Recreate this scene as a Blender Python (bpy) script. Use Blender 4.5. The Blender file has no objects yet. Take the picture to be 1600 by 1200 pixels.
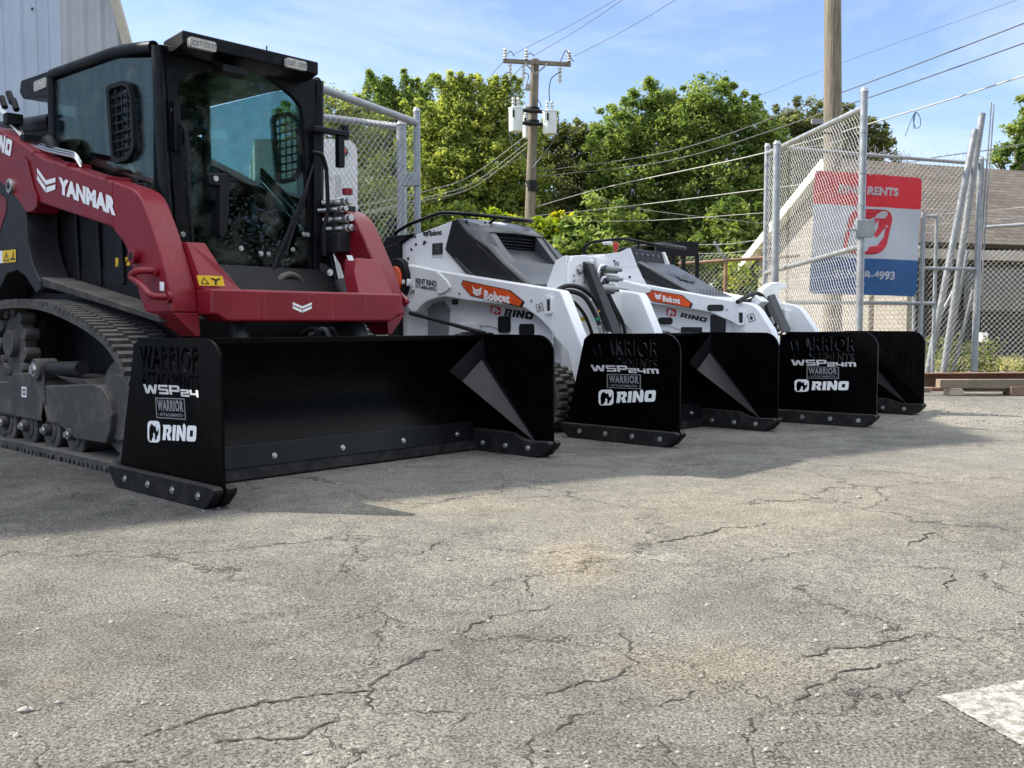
import bpy, math, random
import numpy as np
from mathutils import Vector, Matrix
from mathutils.geometry import interpolate_bezier
random.seed(7)
RNG = np.random.default_rng(11)
SC = bpy.context.scene
COL = SC.collection
R = math.radians

# ---------------------------------------------------------------- camera
FOC, HOR, CAMH = 1505.3, 504.6, 0.70          # focal length and horizon in pixels of a 1600 wide picture
PITCH = math.atan((600 - HOR) / FOC)
cam = bpy.data.cameras.new('camera')
cam.sensor_width = 36.0
cam.lens = 36.0 * FOC / 1600.0
cam.clip_start = 0.02
cam.clip_end = 2000
camo = bpy.data.objects.new('camera', cam)
COL.objects.link(camo)
camo.location = (0, 0, CAMH)
camo.rotation_euler = (math.pi / 2 - PITCH, 0, 0)
SC.camera = camo

# ---------------------------------------------------------------- light
SUN_EL = R(39.0)
SHX, SHY = 0.986, -0.164                       # horizontal direction in which shadows fall
world = bpy.data.worlds.new('World')
SC.world = world
world.use_nodes = True
wn, wl = world.node_tree.nodes, world.node_tree.links
bg = wn['Background']
sky = wn.new('ShaderNodeTexSky')
sky.sky_type = 'NISHITA'
sky.sun_disc = False
sky.sun_elevation = SUN_EL
sky.sun_rotation = math.atan2(-SHX, -SHY)
sky.air_density = 1.0
sky.dust_density = 0.35
sky.ozone_density = 1.2
tc = wn.new('ShaderNodeTexCoord')
mp = wn.new('ShaderNodeMapping')
mp.inputs['Scale'].default_value = (1.6, 1.6, 6.5)
mp.inputs['Rotation'].default_value = (0.0, R(12), R(20))
nz = wn.new('ShaderNodeTexNoise')
nz.inputs['Scale'].default_value = 1.7
nz.inputs['Detail'].default_value = 9
nz.inputs['Roughness'].default_value = 0.62
nz.inputs['Distortion'].default_value = 0.5
rp = wn.new('ShaderNodeValToRGB')
rp.color_ramp.elements[0].position = 0.40
rp.color_ramp.elements[0].color = (0, 0, 0, 1)
rp.color_ramp.elements[1].position = 0.74
rp.color_ramp.elements[1].color = (0.6, 0.6, 0.6, 1)
mx = wn.new('ShaderNodeMix')
mx.data_type = 'RGBA'
mx.inputs['B'].default_value = (5.2, 5.7, 6.2, 1)
wl.new(tc.outputs['Generated'], mp.inputs['Vector'])
wl.new(mp.outputs['Vector'], nz.inputs['Vector'])
wl.new(nz.outputs['Fac'], rp.inputs['Fac'])
wl.new(rp.outputs['Color'], mx.inputs['Factor'])
wl.new(sky.outputs['Color'], mx.inputs['A'])
# unseen bright veil added overhead to lift fill light, fading towards the horizon
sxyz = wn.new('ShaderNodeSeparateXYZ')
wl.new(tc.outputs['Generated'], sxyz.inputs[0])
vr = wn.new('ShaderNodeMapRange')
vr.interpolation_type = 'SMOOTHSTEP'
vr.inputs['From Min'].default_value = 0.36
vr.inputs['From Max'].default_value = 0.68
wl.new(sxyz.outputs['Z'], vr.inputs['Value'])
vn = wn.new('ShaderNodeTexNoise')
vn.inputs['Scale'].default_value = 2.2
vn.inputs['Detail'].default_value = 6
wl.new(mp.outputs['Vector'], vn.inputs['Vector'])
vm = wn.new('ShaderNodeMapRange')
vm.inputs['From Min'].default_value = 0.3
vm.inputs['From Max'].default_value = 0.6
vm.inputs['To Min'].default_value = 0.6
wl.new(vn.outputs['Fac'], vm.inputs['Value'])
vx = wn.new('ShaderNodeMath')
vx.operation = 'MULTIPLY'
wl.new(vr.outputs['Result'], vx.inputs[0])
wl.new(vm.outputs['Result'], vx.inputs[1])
tint = wn.new('ShaderNodeMix')
tint.data_type = 'RGBA'
tint.blend_type = 'MULTIPLY'
tint.inputs['Factor'].default_value = 1.0
tint.inputs['B'].default_value = (0.80, 0.80, 0.92, 1)
wl.new(mx.outputs['Result'], tint.inputs['A'])
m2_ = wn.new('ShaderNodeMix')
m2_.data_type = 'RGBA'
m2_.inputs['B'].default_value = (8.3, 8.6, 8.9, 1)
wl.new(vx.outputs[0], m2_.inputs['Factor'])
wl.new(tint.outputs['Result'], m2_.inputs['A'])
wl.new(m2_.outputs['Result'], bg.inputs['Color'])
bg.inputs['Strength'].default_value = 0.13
sl = bpy.data.lights.new('sun', 'SUN')
sl.energy = 4.9
sl.angle = R(0.53)
sl.color = (1.0, 0.93, 0.82)
so = bpy.data.objects.new('sun', sl)
COL.objects.link(so)
so.location = (-20, 4, 20)
so.rotation_euler = Vector((SHX * math.cos(SUN_EL), SHY * math.cos(SUN_EL), -math.sin(SUN_EL))).to_track_quat('-Z', 'Y').to_euler()
vs = SC.view_settings
vs.view_transform = 'Standard'
vs.look = 'None'
vs.exposure = 1.0
vs.gamma = 1.0
vs.use_curve_mapping = False
SC.cycles.use_denoising = True
SC.cycles.max_bounces = 6
SC.cycles.diffuse_bounces = 3
SC.cycles.glossy_bounces = 3
SC.cycles.adaptive_threshold = 0.02
SC.cycles.transparent_max_bounces = 24
SC.cycles.sample_clamp_indirect = 6.0

# ---------------------------------------------------------------- photograph pixel -> point on a known plane of a known frame
FR = {0: (0, 0, 0), 1: (-1.1032, 3.5351, 0.8207), 2: (0.9158, 5.3307, 0.81), 3: (2.4187, 6.3786, 0.9045)}

def un(fr, px, py, u=None, v=None, z=None):
    x, y, a = FR[fr]
    c, s = math.cos(a), math.sin(a)
    cp, sp = math.cos(PITCH), math.sin(PITCH)
    kx, ky = (px - 800) / FOC, -(py - 600) / FOC
    d = (kx, cp + ky * sp, -sp + ky * cp)
    r = (-x, -y, CAMH)
    Rl = (r[0] * c + r[1] * s, -r[0] * s + r[1] * c, r[2])
    D = (d[0] * c + d[1] * s, -d[0] * s + d[1] * c, d[2])
    k, val = (0, u) if u is not None else (1, v) if v is not None else (2, z)
    t = (val - Rl[k]) / D[k]
    return tuple(Rl[i] + t * D[i] for i in range(3))

# ---------------------------------------------------------------- materials
MT = {}

def mat(name, col, rough=0.6, metal=0.0, spec=0.5, var=0.12, vscale=6.0, bump=0.0, bscale=60.0, dust=0.0,
        dustcol=(0.30, 0.27, 0.22), coat=0.0, rvar=0.1, trans=0.0, emit=0.0, dscale=5.0):
    """painted / bare / rubber surfaces: colour varied by noise, dust patches by noise and by upward facing surfaces"""
    if name in MT:
        return MT[name]
    m = bpy.data.materials.new(name)
    m.use_nodes = True
    n, l = m.node_tree.nodes, m.node_tree.links
    b = n['Principled BSDF']
    t = n.new('ShaderNodeTexCoord')
    no = n.new('ShaderNodeTexNoise')
    no.inputs['Scale'].default_value = vscale
    no.inputs['Detail'].default_value = 6
    no.inputs['Roughness'].default_value = 0.6
    l.new(t.outputs['Object'], no.inputs['Vector'])
    r = n.new('ShaderNodeValToRGB')
    e = r.color_ramp.elements
    e[0].position, e[1].position = 0.3, 0.7
    e[0].color = tuple(c * (1 - var) for c in col) + (1,)
    e[1].color = tuple(min(1, c * (1 + var)) for c in col) + (1,)
    l.new(no.outputs['Fac'], r.inputs['Fac'])
    out = r.outputs['Color']
    if dust > 0:
        n2 = n.new('ShaderNodeTexNoise')
        n2.inputs['Scale'].default_value = dscale
        n2.inputs['Detail'].default_value = 8
        n2.inputs['Roughness'].default_value = 0.7
        l.new(t.outputs['Object'], n2.inputs['Vector'])
        g = n.new('ShaderNodeNewGeometry')
        sx = n.new('ShaderNodeSeparateXYZ')
        l.new(g.outputs['Normal'], sx.inputs[0])
        ma = n.new('ShaderNodeMath')
        ma.operation = 'MULTIPLY_ADD'
        ma.inputs[1].default_value = 0.28
        l.new(sx.outputs['Z'], ma.inputs[0])
        l.new(n2.outputs['Fac'], ma.inputs[2])
        r2 = n.new('ShaderNodeValToRGB')
        r2.color_ramp.elements[0].position = 0.48
        r2.color_ramp.elements[0].color = (0, 0, 0, 1)
        r2.color_ramp.elements[1].position = 0.92
        r2.color_ramp.elements[1].color = (dust, dust, dust, 1)
        l.new(ma.outputs[0], r2.inputs['Fac'])
        mxn = n.new('ShaderNodeMix')
        mxn.data_type = 'RGBA'
        mxn.inputs['B'].default_value = dustcol + (1,)
        l.new(r2.outputs['Color'], mxn.inputs['Factor'])
        l.new(out, mxn.inputs['A'])
        out = mxn.outputs['Result']
    l.new(out, b.inputs['Base Color'])
    b.inputs['Roughness'].default_value = rough
    if rvar > 0:
        mr = n.new('ShaderNodeMapRange')
        mr.inputs['From Min'].default_value = 0.3
        mr.inputs['From Max'].default_value = 0.7
        mr.inputs['To Min'].default_value = max(0.02, rough - rvar)
        mr.inputs['To Max'].default_value = min(1, rough + rvar)
        l.new(no.outputs['Fac'], mr.inputs['Value'])
        l.new(mr.outputs['Result'], b.inputs['Roughness'])
    b.inputs['Metallic'].default_value = metal
    b.inputs['Specular IOR Level'].default_value = spec
    if coat:
        b.inputs['Coat Weight'].default_value = coat
        b.inputs['Coat Roughness'].default_value = 0.12
    if bump > 0:
        n3 = n.new('ShaderNodeTexNoise')
        n3.inputs['Scale'].default_value = bscale
        n3.inputs['Detail'].default_value = 5
        l.new(t.outputs['Object'], n3.inputs['Vector'])
        bp = n.new('ShaderNodeBump')
        bp.inputs['Strength'].default_value = bump
        bp.inputs['Distance'].default_value = 0.004
        l.new(n3.outputs['Fac'], bp.inputs['Height'])
        l.new(bp.outputs['Normal'], b.inputs['Normal'])
    MT[name] = m
    return m

def specks(m, col=(0.16, 0.155, 0.15), scale=55, thr=0.035, streak=0.12):
    n, l = m.node_tree.nodes, m.node_tree.links
    b = n['Principled BSDF']
    t = n.new('ShaderNodeTexCoord')
    v = n.new('ShaderNodeTexVoronoi')
    v.inputs['Scale'].default_value = scale
    l.new(t.outputs['Object'], v.inputs['Vector'])
    r = n.new('ShaderNodeValToRGB')
    r.color_ramp.elements[0].position = thr
    r.color_ramp.elements[0].color = (1, 1, 1, 1)
    r.color_ramp.elements[1].position = thr * 2.2
    r.color_ramp.elements[1].color = (0, 0, 0, 1)
    l.new(v.outputs['Distance'], r.inputs['Fac'])
    k = n.new('ShaderNodeTexNoise')
    k.inputs['Scale'].default_value = 7
    l.new(t.outputs['Object'], k.inputs['Vector'])
    kr = n.new('ShaderNodeValToRGB')
    kr.color_ramp.elements[0].position = 0.5
    kr.color_ramp.elements[1].position = 0.62
    l.new(k.outputs['Fac'], kr.inputs['Fac'])
    mu = n.new('ShaderNodeMath')
    mu.operation = 'MULTIPLY'
    l.new(r.outputs['Color'], mu.inputs[0])
    l.new(kr.outputs['Color'], mu.inputs[1])
    fac = mu.outputs[0]
    if streak:
        mp_ = n.new('ShaderNodeMapping')
        mp_.inputs['Scale'].default_value = (38, 38, 1.2)
        mp_.inputs['Rotation'].default_value = (0.25, 0.12, 0)
        l.new(t.outputs['Object'], mp_.inputs['Vector'])
        s = n.new('ShaderNodeTexNoise')
        s.inputs['Scale'].default_value = 2.0
        s.inputs['Detail'].default_value = 7
        l.new(mp_.outputs['Vector'], s.inputs['Vector'])
        sr = n.new('ShaderNodeValToRGB')
        sr.color_ramp.elements[0].position = 0.60
        sr.color_ramp.elements[1].position = 0.80
        sr.color_ramp.elements[1].color = (streak, streak, streak, 1)
        l.new(s.outputs['Fac'], sr.inputs['Fac'])
        ad = n.new('ShaderNodeMath')
        ad.operation = 'MAXIMUM'
        l.new(fac, ad.inputs[0])
        l.new(sr.outputs['Color'], ad.inputs[1])
        fac = ad.outputs[0]
    mx_ = n.new('ShaderNodeMix')
    mx_.data_type = 'RGBA'
    mx_.inputs['B'].default_value = col + (1,)
    src = b.inputs['Base Color'].links[0].from_socket
    l.new(fac, mx_.inputs['Factor'])
    l.new(src, mx_.inputs['A'])
    l.new(mx_.outputs['Result'], b.inputs['Base Color'])
    return m

def glass(name, tint, refl=0.12, rough=0.0):
    if name in MT:
        return MT[name]
    m = bpy.data.materials.new(name)
    m.use_nodes = True
    n, l = m.node_tree.nodes, m.node_tree.links
    n.remove(n['Principled BSDF'])
    tr = n.new('ShaderNodeBsdfTransparent')
    tr.inputs['Color'].default_value = tint + (1,)
    gl = n.new('ShaderNodeBsdfGlossy')
    gl.inputs['Roughness'].default_value = rough
    gl.inputs['Color'].default_value = (0.9, 0.95, 1, 1)
    fr = n.new('ShaderNodeFresnel')
    fr.inputs['IOR'].default_value = 1.5
    ad = n.new('ShaderNodeMath')
    ad.operation = 'MULTIPLY_ADD'
    ad.inputs[1].default_value = 0.5
    ad.inputs[2].default_value = refl
    ad.use_clamp = True
    l.new(fr.outputs[0], ad.inputs[0])
    # dusty film
    t = n.new('ShaderNodeTexCoord')
    nn = n.new('ShaderNodeTexNoise')
    nn.inputs['Scale'].default_value = 9
    nn.inputs['Detail'].default_value = 8
    l.new(t.outputs['Object'], nn.inputs['Vector'])
    rr = n.new('ShaderNodeValToRGB')
    rr.color_ramp.elements[0].position = 0.5
    rr.color_ramp.elements[0].color = (0, 0, 0, 1)
    rr.color_ramp.elements[1].position = 0.85
    rr.color_ramp.elements[1].color = (0.14, 0.14, 0.14, 1)
    l.new(nn.outputs['Fac'], rr.inputs['Fac'])
    df = n.new('ShaderNodeBsdfDiffuse')
    df.inputs['Color'].default_value = (0.4, 0.38, 0.33, 1)
    m1 = n.new('ShaderNodeMixShader')
    m2 = n.new('ShaderNodeMixShader')
    l.new(ad.outputs[0], m1.inputs[0])
    l.new(tr.outputs[0], m1.inputs[1])
    l.new(gl.outputs[0], m1.inputs[2])
    l.new(rr.outputs['Color'], m2.inputs[0])
    l.new(m1.outputs[0], m2.inputs[1])
    l.new(df.outputs[0], m2.inputs[2])
    l.new(m2.outputs[0], n['Material Output'].inputs['Surface'])
    MT[name] = m
    return m

red = mat('red_paint', (0.19, 0.004, 0.014), 0.40, spec=0.34, var=0.16, vscale=4, dust=0.18, dustcol=(0.26, 0.09, 0.09), dscale=9, coat=0.08)
blk = mat('black_gloss_paint', (0.0012, 0.0012, 0.0015), 0.26, spec=0.06, var=0.2, vscale=8, dust=0.02, dustcol=(0.14, 0.14, 0.14), dscale=30, rvar=0.06)
blk2 = mat('black_edge_paint', (0.012, 0.013, 0.015), 0.45, spec=0.4, dust=0.12, dustcol=(0.15, 0.15, 0.14))
gus = mat('satin_black_brace', (0.006, 0.0065, 0.008), 0.36, spec=0.34)
cabk = mat('cab_black_paint', (0.003, 0.0033, 0.0045), 0.36, spec=0.2, dust=0.09, dustcol=(0.2, 0.19, 0.17), dscale=14)
bodk = mat('body_black_paint', (0.004, 0.0045, 0.006), 0.5, spec=0.25, dust=0.08, dustcol=(0.12, 0.11, 0.10), dscale=6)
bodg = mat('charcoal_panel', (0.012, 0.013, 0.016), 0.5, spec=0.35, dust=0.18, dustcol=(0.16, 0.15, 0.13), dscale=6)
dusty = mat('dusty_steel_plate', (0.05, 0.048, 0.044), 0.8, spec=0.25, dust=0.9, dustcol=(0.2, 0.18, 0.155), dscale=5, bump=0.3)
frm = mat('dusty_track_frame', (0.058, 0.056, 0.053), 0.7, spec=0.3, dust=0.75, dustcol=(0.26, 0.235, 0.20), dscale=7, bump=0.4)
rub = mat('rubber_track', (0.066, 0.064, 0.060), 0.85, spec=0.25, var=0.3, vscale=20, dust=0.8, dustcol=(0.21, 0.195, 0.17), dscale=16, bump=0.6, bscale=90)
uhmw = mat('cutting_edge_rubber', (0.009, 0.009, 0.010), 0.65, spec=0.22, dust=0.3, dustcol=(0.16, 0.15, 0.13), dscale=12, bump=0.3)
zinc = mat('zinc_bolt', (0.55, 0.55, 0.54), 0.35, metal=0.9, var=0.1)
chrome = mat('chrome_tube', (0.75, 0.75, 0.75), 0.15, metal=1.0, var=0.05, rvar=0.03)
galv = mat('galvanised_pipe', (0.29, 0.305, 0.315), 0.42, metal=0.55, var=0.18, vscale=12, bump=0.1)
galvw = mat('galvanised_wire', (0.40, 0.40, 0.385), 0.5, metal=0.15, var=0.2, vscale=5)
wht = mat('white_paint', (0.80, 0.81, 0.82), 0.32, spec=0.5, var=0.03, dust=0.12, dustcol=(0.5, 0.47, 0.42), dscale=7, coat=0.2, rvar=0.05)
wht2 = mat('off_white_panel', (0.72, 0.72, 0.71), 0.45, var=0.05, dust=0.2, dustcol=(0.4, 0.38, 0.34))
hoodm = mat('dark_grey_hood', (0.052, 0.056, 0.063), 0.36, spec=0.5, var=0.08, bump=0.06, bscale=250)
hoodk = mat('black_plastic', (0.010, 0.011, 0.013), 0.5, spec=0.4, bump=0.06, bscale=300)
hose = mat('hose_rubber', (0.010, 0.010, 0.011), 0.55, spec=0.4, bump=0.6, bscale=200)
stw = mat('white_vinyl', (0.80, 0.81, 0.82), 0.45, var=0.02)
stk = mat('black_vinyl', (0.012, 0.012, 0.014), 0.4, var=0.02)
sts = mat('silver_vinyl', (0.36, 0.37, 0.38), 0.3, metal=0.5, var=0.25, vscale=40)
stg = mat('grey_vinyl', (0.20, 0.21, 0.22), 0.4, var=0.15, vscale=30)
sty = mat('yellow_vinyl', (0.78, 0.50, 0.02), 0.5, var=0.05)
sto = mat('orange_vinyl', (0.62, 0.075, 0.012), 0.4, var=0.3, vscale=3)
strd = mat('red_vinyl', (0.65, 0.03, 0.04), 0.4)
lens = mat('lamp_lens', (0.42, 0.41, 0.37), 0.2, spec=0.6, var=0.3, vscale=40)
orl = mat('orange_lens', (0.75, 0.09, 0.01), 0.2, spec=0.6, coat=0.4)
rdl = mat('red_lens', (0.55, 0.01, 0.012), 0.2, spec=0.6, coat=0.4)
seatm = mat('black_vinyl_seat', (0.035, 0.036, 0.04), 0.6)
gl_front = glass('windscreen_glass', (0.74, 0.86, 0.87), -0.012)
gl_side = glass('side_glass', (0.56, 0.70, 0.66), 0.03)
gl_rear = glass('rear_glass', (0.88, 0.97, 0.98), 0.0)

specks(blk, (0.10, 0.10, 0.10), 55, 0.03, 0.03)
specks(red, (0.40, 0.20, 0.19), 30, 0.035, 0.22)
specks(cabk, (0.14, 0.13, 0.12), 40, 0.03, 0.05)
specks(uhmw, (0.15, 0.14, 0.13), 70, 0.05, 0.16)
specks(bodk, (0.11, 0.10, 0.09), 30, 0.03, 0.10)
specks(frm, (0.20, 0.18, 0.15), 25, 0.06, 0.3)
specks(wht, (0.35, 0.33, 0.30), 45, 0.02, 0)

# ---------------------------------------------------------------- scene graph
OFF = {}
FRAME = {}

def tag(o, label=None, cat=None, group=None, kind=None):
    if label: o['label'] = label
    if cat: o['category'] = cat
    if group: o['group'] = group
    if kind: o['kind'] = kind
    return o

def to_world(fr, p):
    x, y, a = FR[fr]
    c, s = math.cos(a), math.sin(a)
    return Vector((x + p[0] * c - p[1] * s, y + p[0] * s + p[1] * c, p[2]))

def thing(name, label, cat, fr=0, at=(0, 0, 0), group=None):
    o = bpy.data.objects.new(name, None)
    o.empty_display_size = 0.2
    COL.objects.link(o)
    o.location = to_world(fr, at)
    o.rotation_euler = (0, 0, FR[fr][2])
    OFF[o.name] = at
    FRAME[o.name] = fr
    return tag(o, label, cat, group)

class MB:
    def __init__(s):
        s.V = []
        s.F = []

    def add(s, V, F):
        n = len(s.V)
        s.V += [tuple(v) for v in V]
        s.F += [tuple(i + n for i in f) for f in F]
        return s

    def box(s, a, b, M=None):
        x0, y0, z0 = a
        x1, y1, z1 = b
        V = [(x0, y0, z0), (x1, y0, z0), (x1, y1, z0), (x0, y1, z0), (x0, y0, z1), (x1, y0, z1), (x1, y1, z1), (x0, y1, z1)]
        if M is not None:
            V = [M @ Vector(v) for v in V]
        return s.add(V, [(0, 3, 2, 1), (4, 5, 6, 7), (0, 1, 5, 4), (1, 2, 6, 5), (2, 3, 7, 6), (3, 0, 4, 7)])

    def prism(s, ax, prof, a, b):
        """prof: outline in the two other axes; extruded along axis ax from a to b"""
        def mk(p, q):
            return (q, p[0], p[1]) if ax == 0 else (p[0], q, p[1]) if ax == 1 else (p[0], p[1], q)
        n = len(prof)
        ar = sum(prof[i][0] * prof[(i + 1) % n][1] - prof[(i + 1) % n][0] * prof[i][1] for i in range(n))
        if ar < 0:
            prof = prof[::-1]
        V = [mk(p, a) for p in prof] + [mk(p, b) for p in prof]
        up = (b > a) if ax != 1 else (b < a)
        F = [tuple(range(n))[::-1], tuple(range(n, 2 * n))] + [(i, (i + 1) % n, n + (i + 1) % n, n + i) for i in range(n)]
        if not up:
            F = [f[::-1] for f in F]
        return s.add(V, F)

    def loft(s, A, B, cap=True):
        """two closed 3-D outlines of equal length joined"""
        n = len(A)
        F = [(i, (i + 1) % n, n + (i + 1) % n, n + i) for i in range(n)]
        if cap:
            F += [tuple(range(n))[::-1], tuple(range(n, 2 * n))]
        return s.add(list(A) + list(B), F)

    def tube(s, path, r, n=10, cap=True, closed=False):
        P = [Vector(p) for p in path]
        m = len(P)
        rr = r if isinstance(r, (list, tuple)) else [r] * m
        prev = None
        V = []
        for i, p in enumerate(P):
            if closed:
                t = (P[(i + 1) % m] - P[i - 1])
            else:
                t = (P[min(i + 1, m - 1)] - P[max(i - 1, 0)])
            if t.length < 1e-9:
                t = Vector((0, 0, 1))
            t.normalize()
            if prev is None:
                a = Vector((0, 0, 1)) if abs(t.z) < 0.9 else Vector((1, 0, 0))
                prev = t.cross(a).normalized()
            else:
                prev = (prev - t * prev.dot(t))
                if prev.length < 1e-6:
                    prev = t.orthogonal()
                prev.normalize()
            q = t.cross(prev)
            for k in range(n):
                w = 2 * math.pi * k / n
                V.append(p + (prev * math.cos(w) + q * math.sin(w)) * rr[i])
        F = []
        for i in range(m if closed else m - 1):
            for k in range(n):
                a, b = i * n + k, i * n + (k + 1) % n
                j = (i + 1) % m
                F.append((a, b, j * n + (k + 1) % n, j * n + k))
        if cap and not closed:
            F.append(tuple(range(n))[::-1])
            F.append(tuple(range((m - 1) * n, m * n)))
        return s.add(V, F)

    def cyl(s, a, b, r, n=20, r2=None):
        return s.tube([a, b], [r, r if r2 is None else r2], n)

    def build(s, name, m, parent=None, bevel=0.0, flat=False, ang=38, kind=None):
        off = OFF.get(parent.name, (0, 0, 0)) if parent else (0, 0, 0)
        me = bpy.data.meshes.new(name)
        me.from_pydata([(v[0] - off[0], v[1] - off[1], v[2] - off[2]) for v in s.V], [], s.F)
        me.materials.append(m)
        me.update()
        if not flat:
            me.polygons.foreach_set('use_smooth', [True] * len(me.polygons))
            me.set_sharp_from_angle(angle=R(ang))
        o = bpy.data.objects.new(name, me)
        COL.objects.link(o)
        if parent:
            o.parent = parent
            OFF[o.name] = off
            FRAME[o.name] = FRAME.get(parent.name, 0)
        if bevel > 0:
            b = o.modifiers.new('bevel', 'BEVEL')
            b.width = bevel
            b.segments = 2
            b.limit_method = 'ANGLE'
            b.angle_limit = R(30)
            b.harden_normals = True
        if kind:
            o['kind'] = kind
        return o

def fillet(pts, r, n=5):
    P = [Vector(p) for p in pts]
    out = [P[0]]
    for i in range(1, len(P) - 1):
        a, b, c = P[i - 1], P[i], P[i + 1]
        d1, d2 = (a - b), (c - b)
        k = min(r, d1.length * 0.45, d2.length * 0.45)
        s, e = b + d1.normalized() * k, b + d2.normalized() * k
        for j in range(n + 1):
            t = j / n
            out.append(s * (1 - t) ** 2 + b * 2 * t * (1 - t) + e * t * t)
    out.append(P[-1])
    return out

def round_rect(x0, y0, x1, y1, r, n=5, corners=(1, 1, 1, 1)):
    """corners: bottom-left, bottom-right, top-right, top-left"""
    out = []
    for (cx, cy, a0, f, X, Y) in ((x0 + r, y0 + r, 180, corners[0], x0, y0), (x1 - r, y0 + r, 270, corners[1], x1, y0),
                                  (x1 - r, y1 - r, 0, corners[2], x1, y1), (x0 + r, y1 - r, 90, corners[3], x0, y1)):
        if f:
            for j in range(n + 1):
                w = R(a0 + 90 * j / n)
                out.append((cx + r * math.cos(w), cy + r * math.sin(w)))
        else:
            out.append((X, Y))
    return out

def catmull(P, n=8, closed=True):
    out = []
    m = len(P)
    for i in range(m if closed else m - 1):
        p0, p1, p2, p3 = (P[(i - 1) % m], P[i], P[(i + 1) % m], P[(i + 2) % m])
        if not closed:
            p0 = P[max(i - 1, 0)]
            p3 = P[min(i + 2, m - 1)]
        for j in range(n):
            t = j / n
            out.append(tuple(0.5 * ((2 * b) + (-a + c) * t + (2 * a - 5 * b + 4 * c - d) * t * t + (-a + 3 * b - 3 * c + d) * t ** 3)
                             for a, b, c, d in zip(p0, p1, p2, p3)))
    if not closed:
        out.append(tuple(P[-1]))
    return out

# ---------------------------------------------------------------- lettering and marks
def fill_loops(loops, extrude=0.0):
    """closed 2-D loops filled by the even-odd rule -> verts, faces"""
    cu = bpy.data.curves.new('tmp', 'CURVE')
    cu.dimensions = '2D'
    cu.fill_mode = 'BOTH'
    cu.extrude = extrude
    for lp in loops:
        sp = cu.splines.new('POLY')
        sp.points.add(len(lp) - 1)
        for i, p in enumerate(lp):
            sp.points[i].co = (p[0], p[1], 0, 1)
        sp.use_cyclic_u = True
    o = bpy.data.objects.new('tmp', cu)
    COL.objects.link(o)
    me = bpy.data.meshes.new_from_object(o)
    V = [tuple(v.co) for v in me.vertices]
    F = [tuple(p.vertices) for p in me.polygons]
    bpy.data.objects.remove(o)
    bpy.data.meshes.remove(me)
    bpy.data.curves.remove(cu)
    return V, F

_TL = {}
def text_loops(txt, bold=0.0, space=1.0, box=(0, 0, 1, 1)):
    """outlines of a word fitted into box"""
    key = (txt, bold, space)
    if key not in _TL:
        cu = bpy.data.curves.new('tmp', 'FONT')
        cu.body = txt
        cu.space_character = space
        cu.offset = bold
        cu.resolution_u = 4
        o = bpy.data.objects.new('tmp', cu)
        COL.objects.link(o)
        bpy.context.view_layer.update()
        c2 = o.to_curve(bpy.context.evaluated_depsgraph_get())
        L = []
        for sp in c2.splines:
            if sp.type == 'BEZIER':
                bp = sp.bezier_points
                m = len(bp)
                lp = []
                for i in range(m):
                    a, b = bp[i], bp[(i + 1) % m]
                    if a.handle_right_type == 'VECTOR' and b.handle_left_type == 'VECTOR':
                        lp.append((a.co.x, a.co.y))
                    else:
                        q = interpolate_bezier(a.co, a.handle_right, b.handle_left, b.co, 5)
                        lp += [(w.x, w.y) for w in q[:-1]]
                L.append(lp)
            else:
                L.append([(q.co[0], q.co[1]) for q in sp.points])
        if bold:
            L = [offset_loop(lp, bold) for lp in L]
        o.to_curve_clear()
        bpy.data.objects.remove(o)
        bpy.data.curves.remove(cu)
        xs = [p[0] for lp in L for p in lp]
        ys = [p[1] for lp in L for p in lp]
        a, b, c, d = min(xs), min(ys), max(xs), max(ys)
        _TL[key] = [[((p[0] - a) / (c - a), (p[1] - b) / (d - b)) for p in lp] for lp in L]
    x0, y0, x1, y1 = box
    return [[(x0 + p[0] * (x1 - x0), y0 + p[1] * (y1 - y0)) for p in lp] for lp in _TL[key]]

def offset_loop(lp, d):
    """moves a font outline outwards (holes shrink) to make the letters bolder"""
    out = []
    n = len(lp)
    for i in range(n):
        a, b, c = Vector(lp[i - 1]), Vector(lp[i]), Vector(lp[(i + 1) % n])
        e1, e2 = (b - a), (c - b)
        if e1.length < 1e-7 or e2.length < 1e-7:
            out.append(tuple(b))
            continue
        n1 = Vector((e1.y, -e1.x)).normalized()
        n2 = Vector((e2.y, -e2.x)).normalized()
        k = n1 + n2
        if k.length < 1e-3:
            out.append(tuple(b))
            continue
        k.normalize()
        s = d / max(0.5, k.dot(n1))
        out.append((b.x + k.x * s, b.y + k.y * s))
    return out

def fit(loops, x0, y0, x1, y1, shear=0.0):
    xs = [p[0] for lp in loops for p in lp]
    ys = [p[1] for lp in loops for p in lp]
    a, b, c, d = min(xs), min(ys), max(xs), max(ys)
    return [[(x0 + ((p[0] + shear * (p[1] - b)) - a) / (c - a + shear * (d - b)) * (x1 - x0), y0 + (p[1] - b) / (d - b) * (y1 - y0)) for p in lp] for lp in loops]

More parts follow.
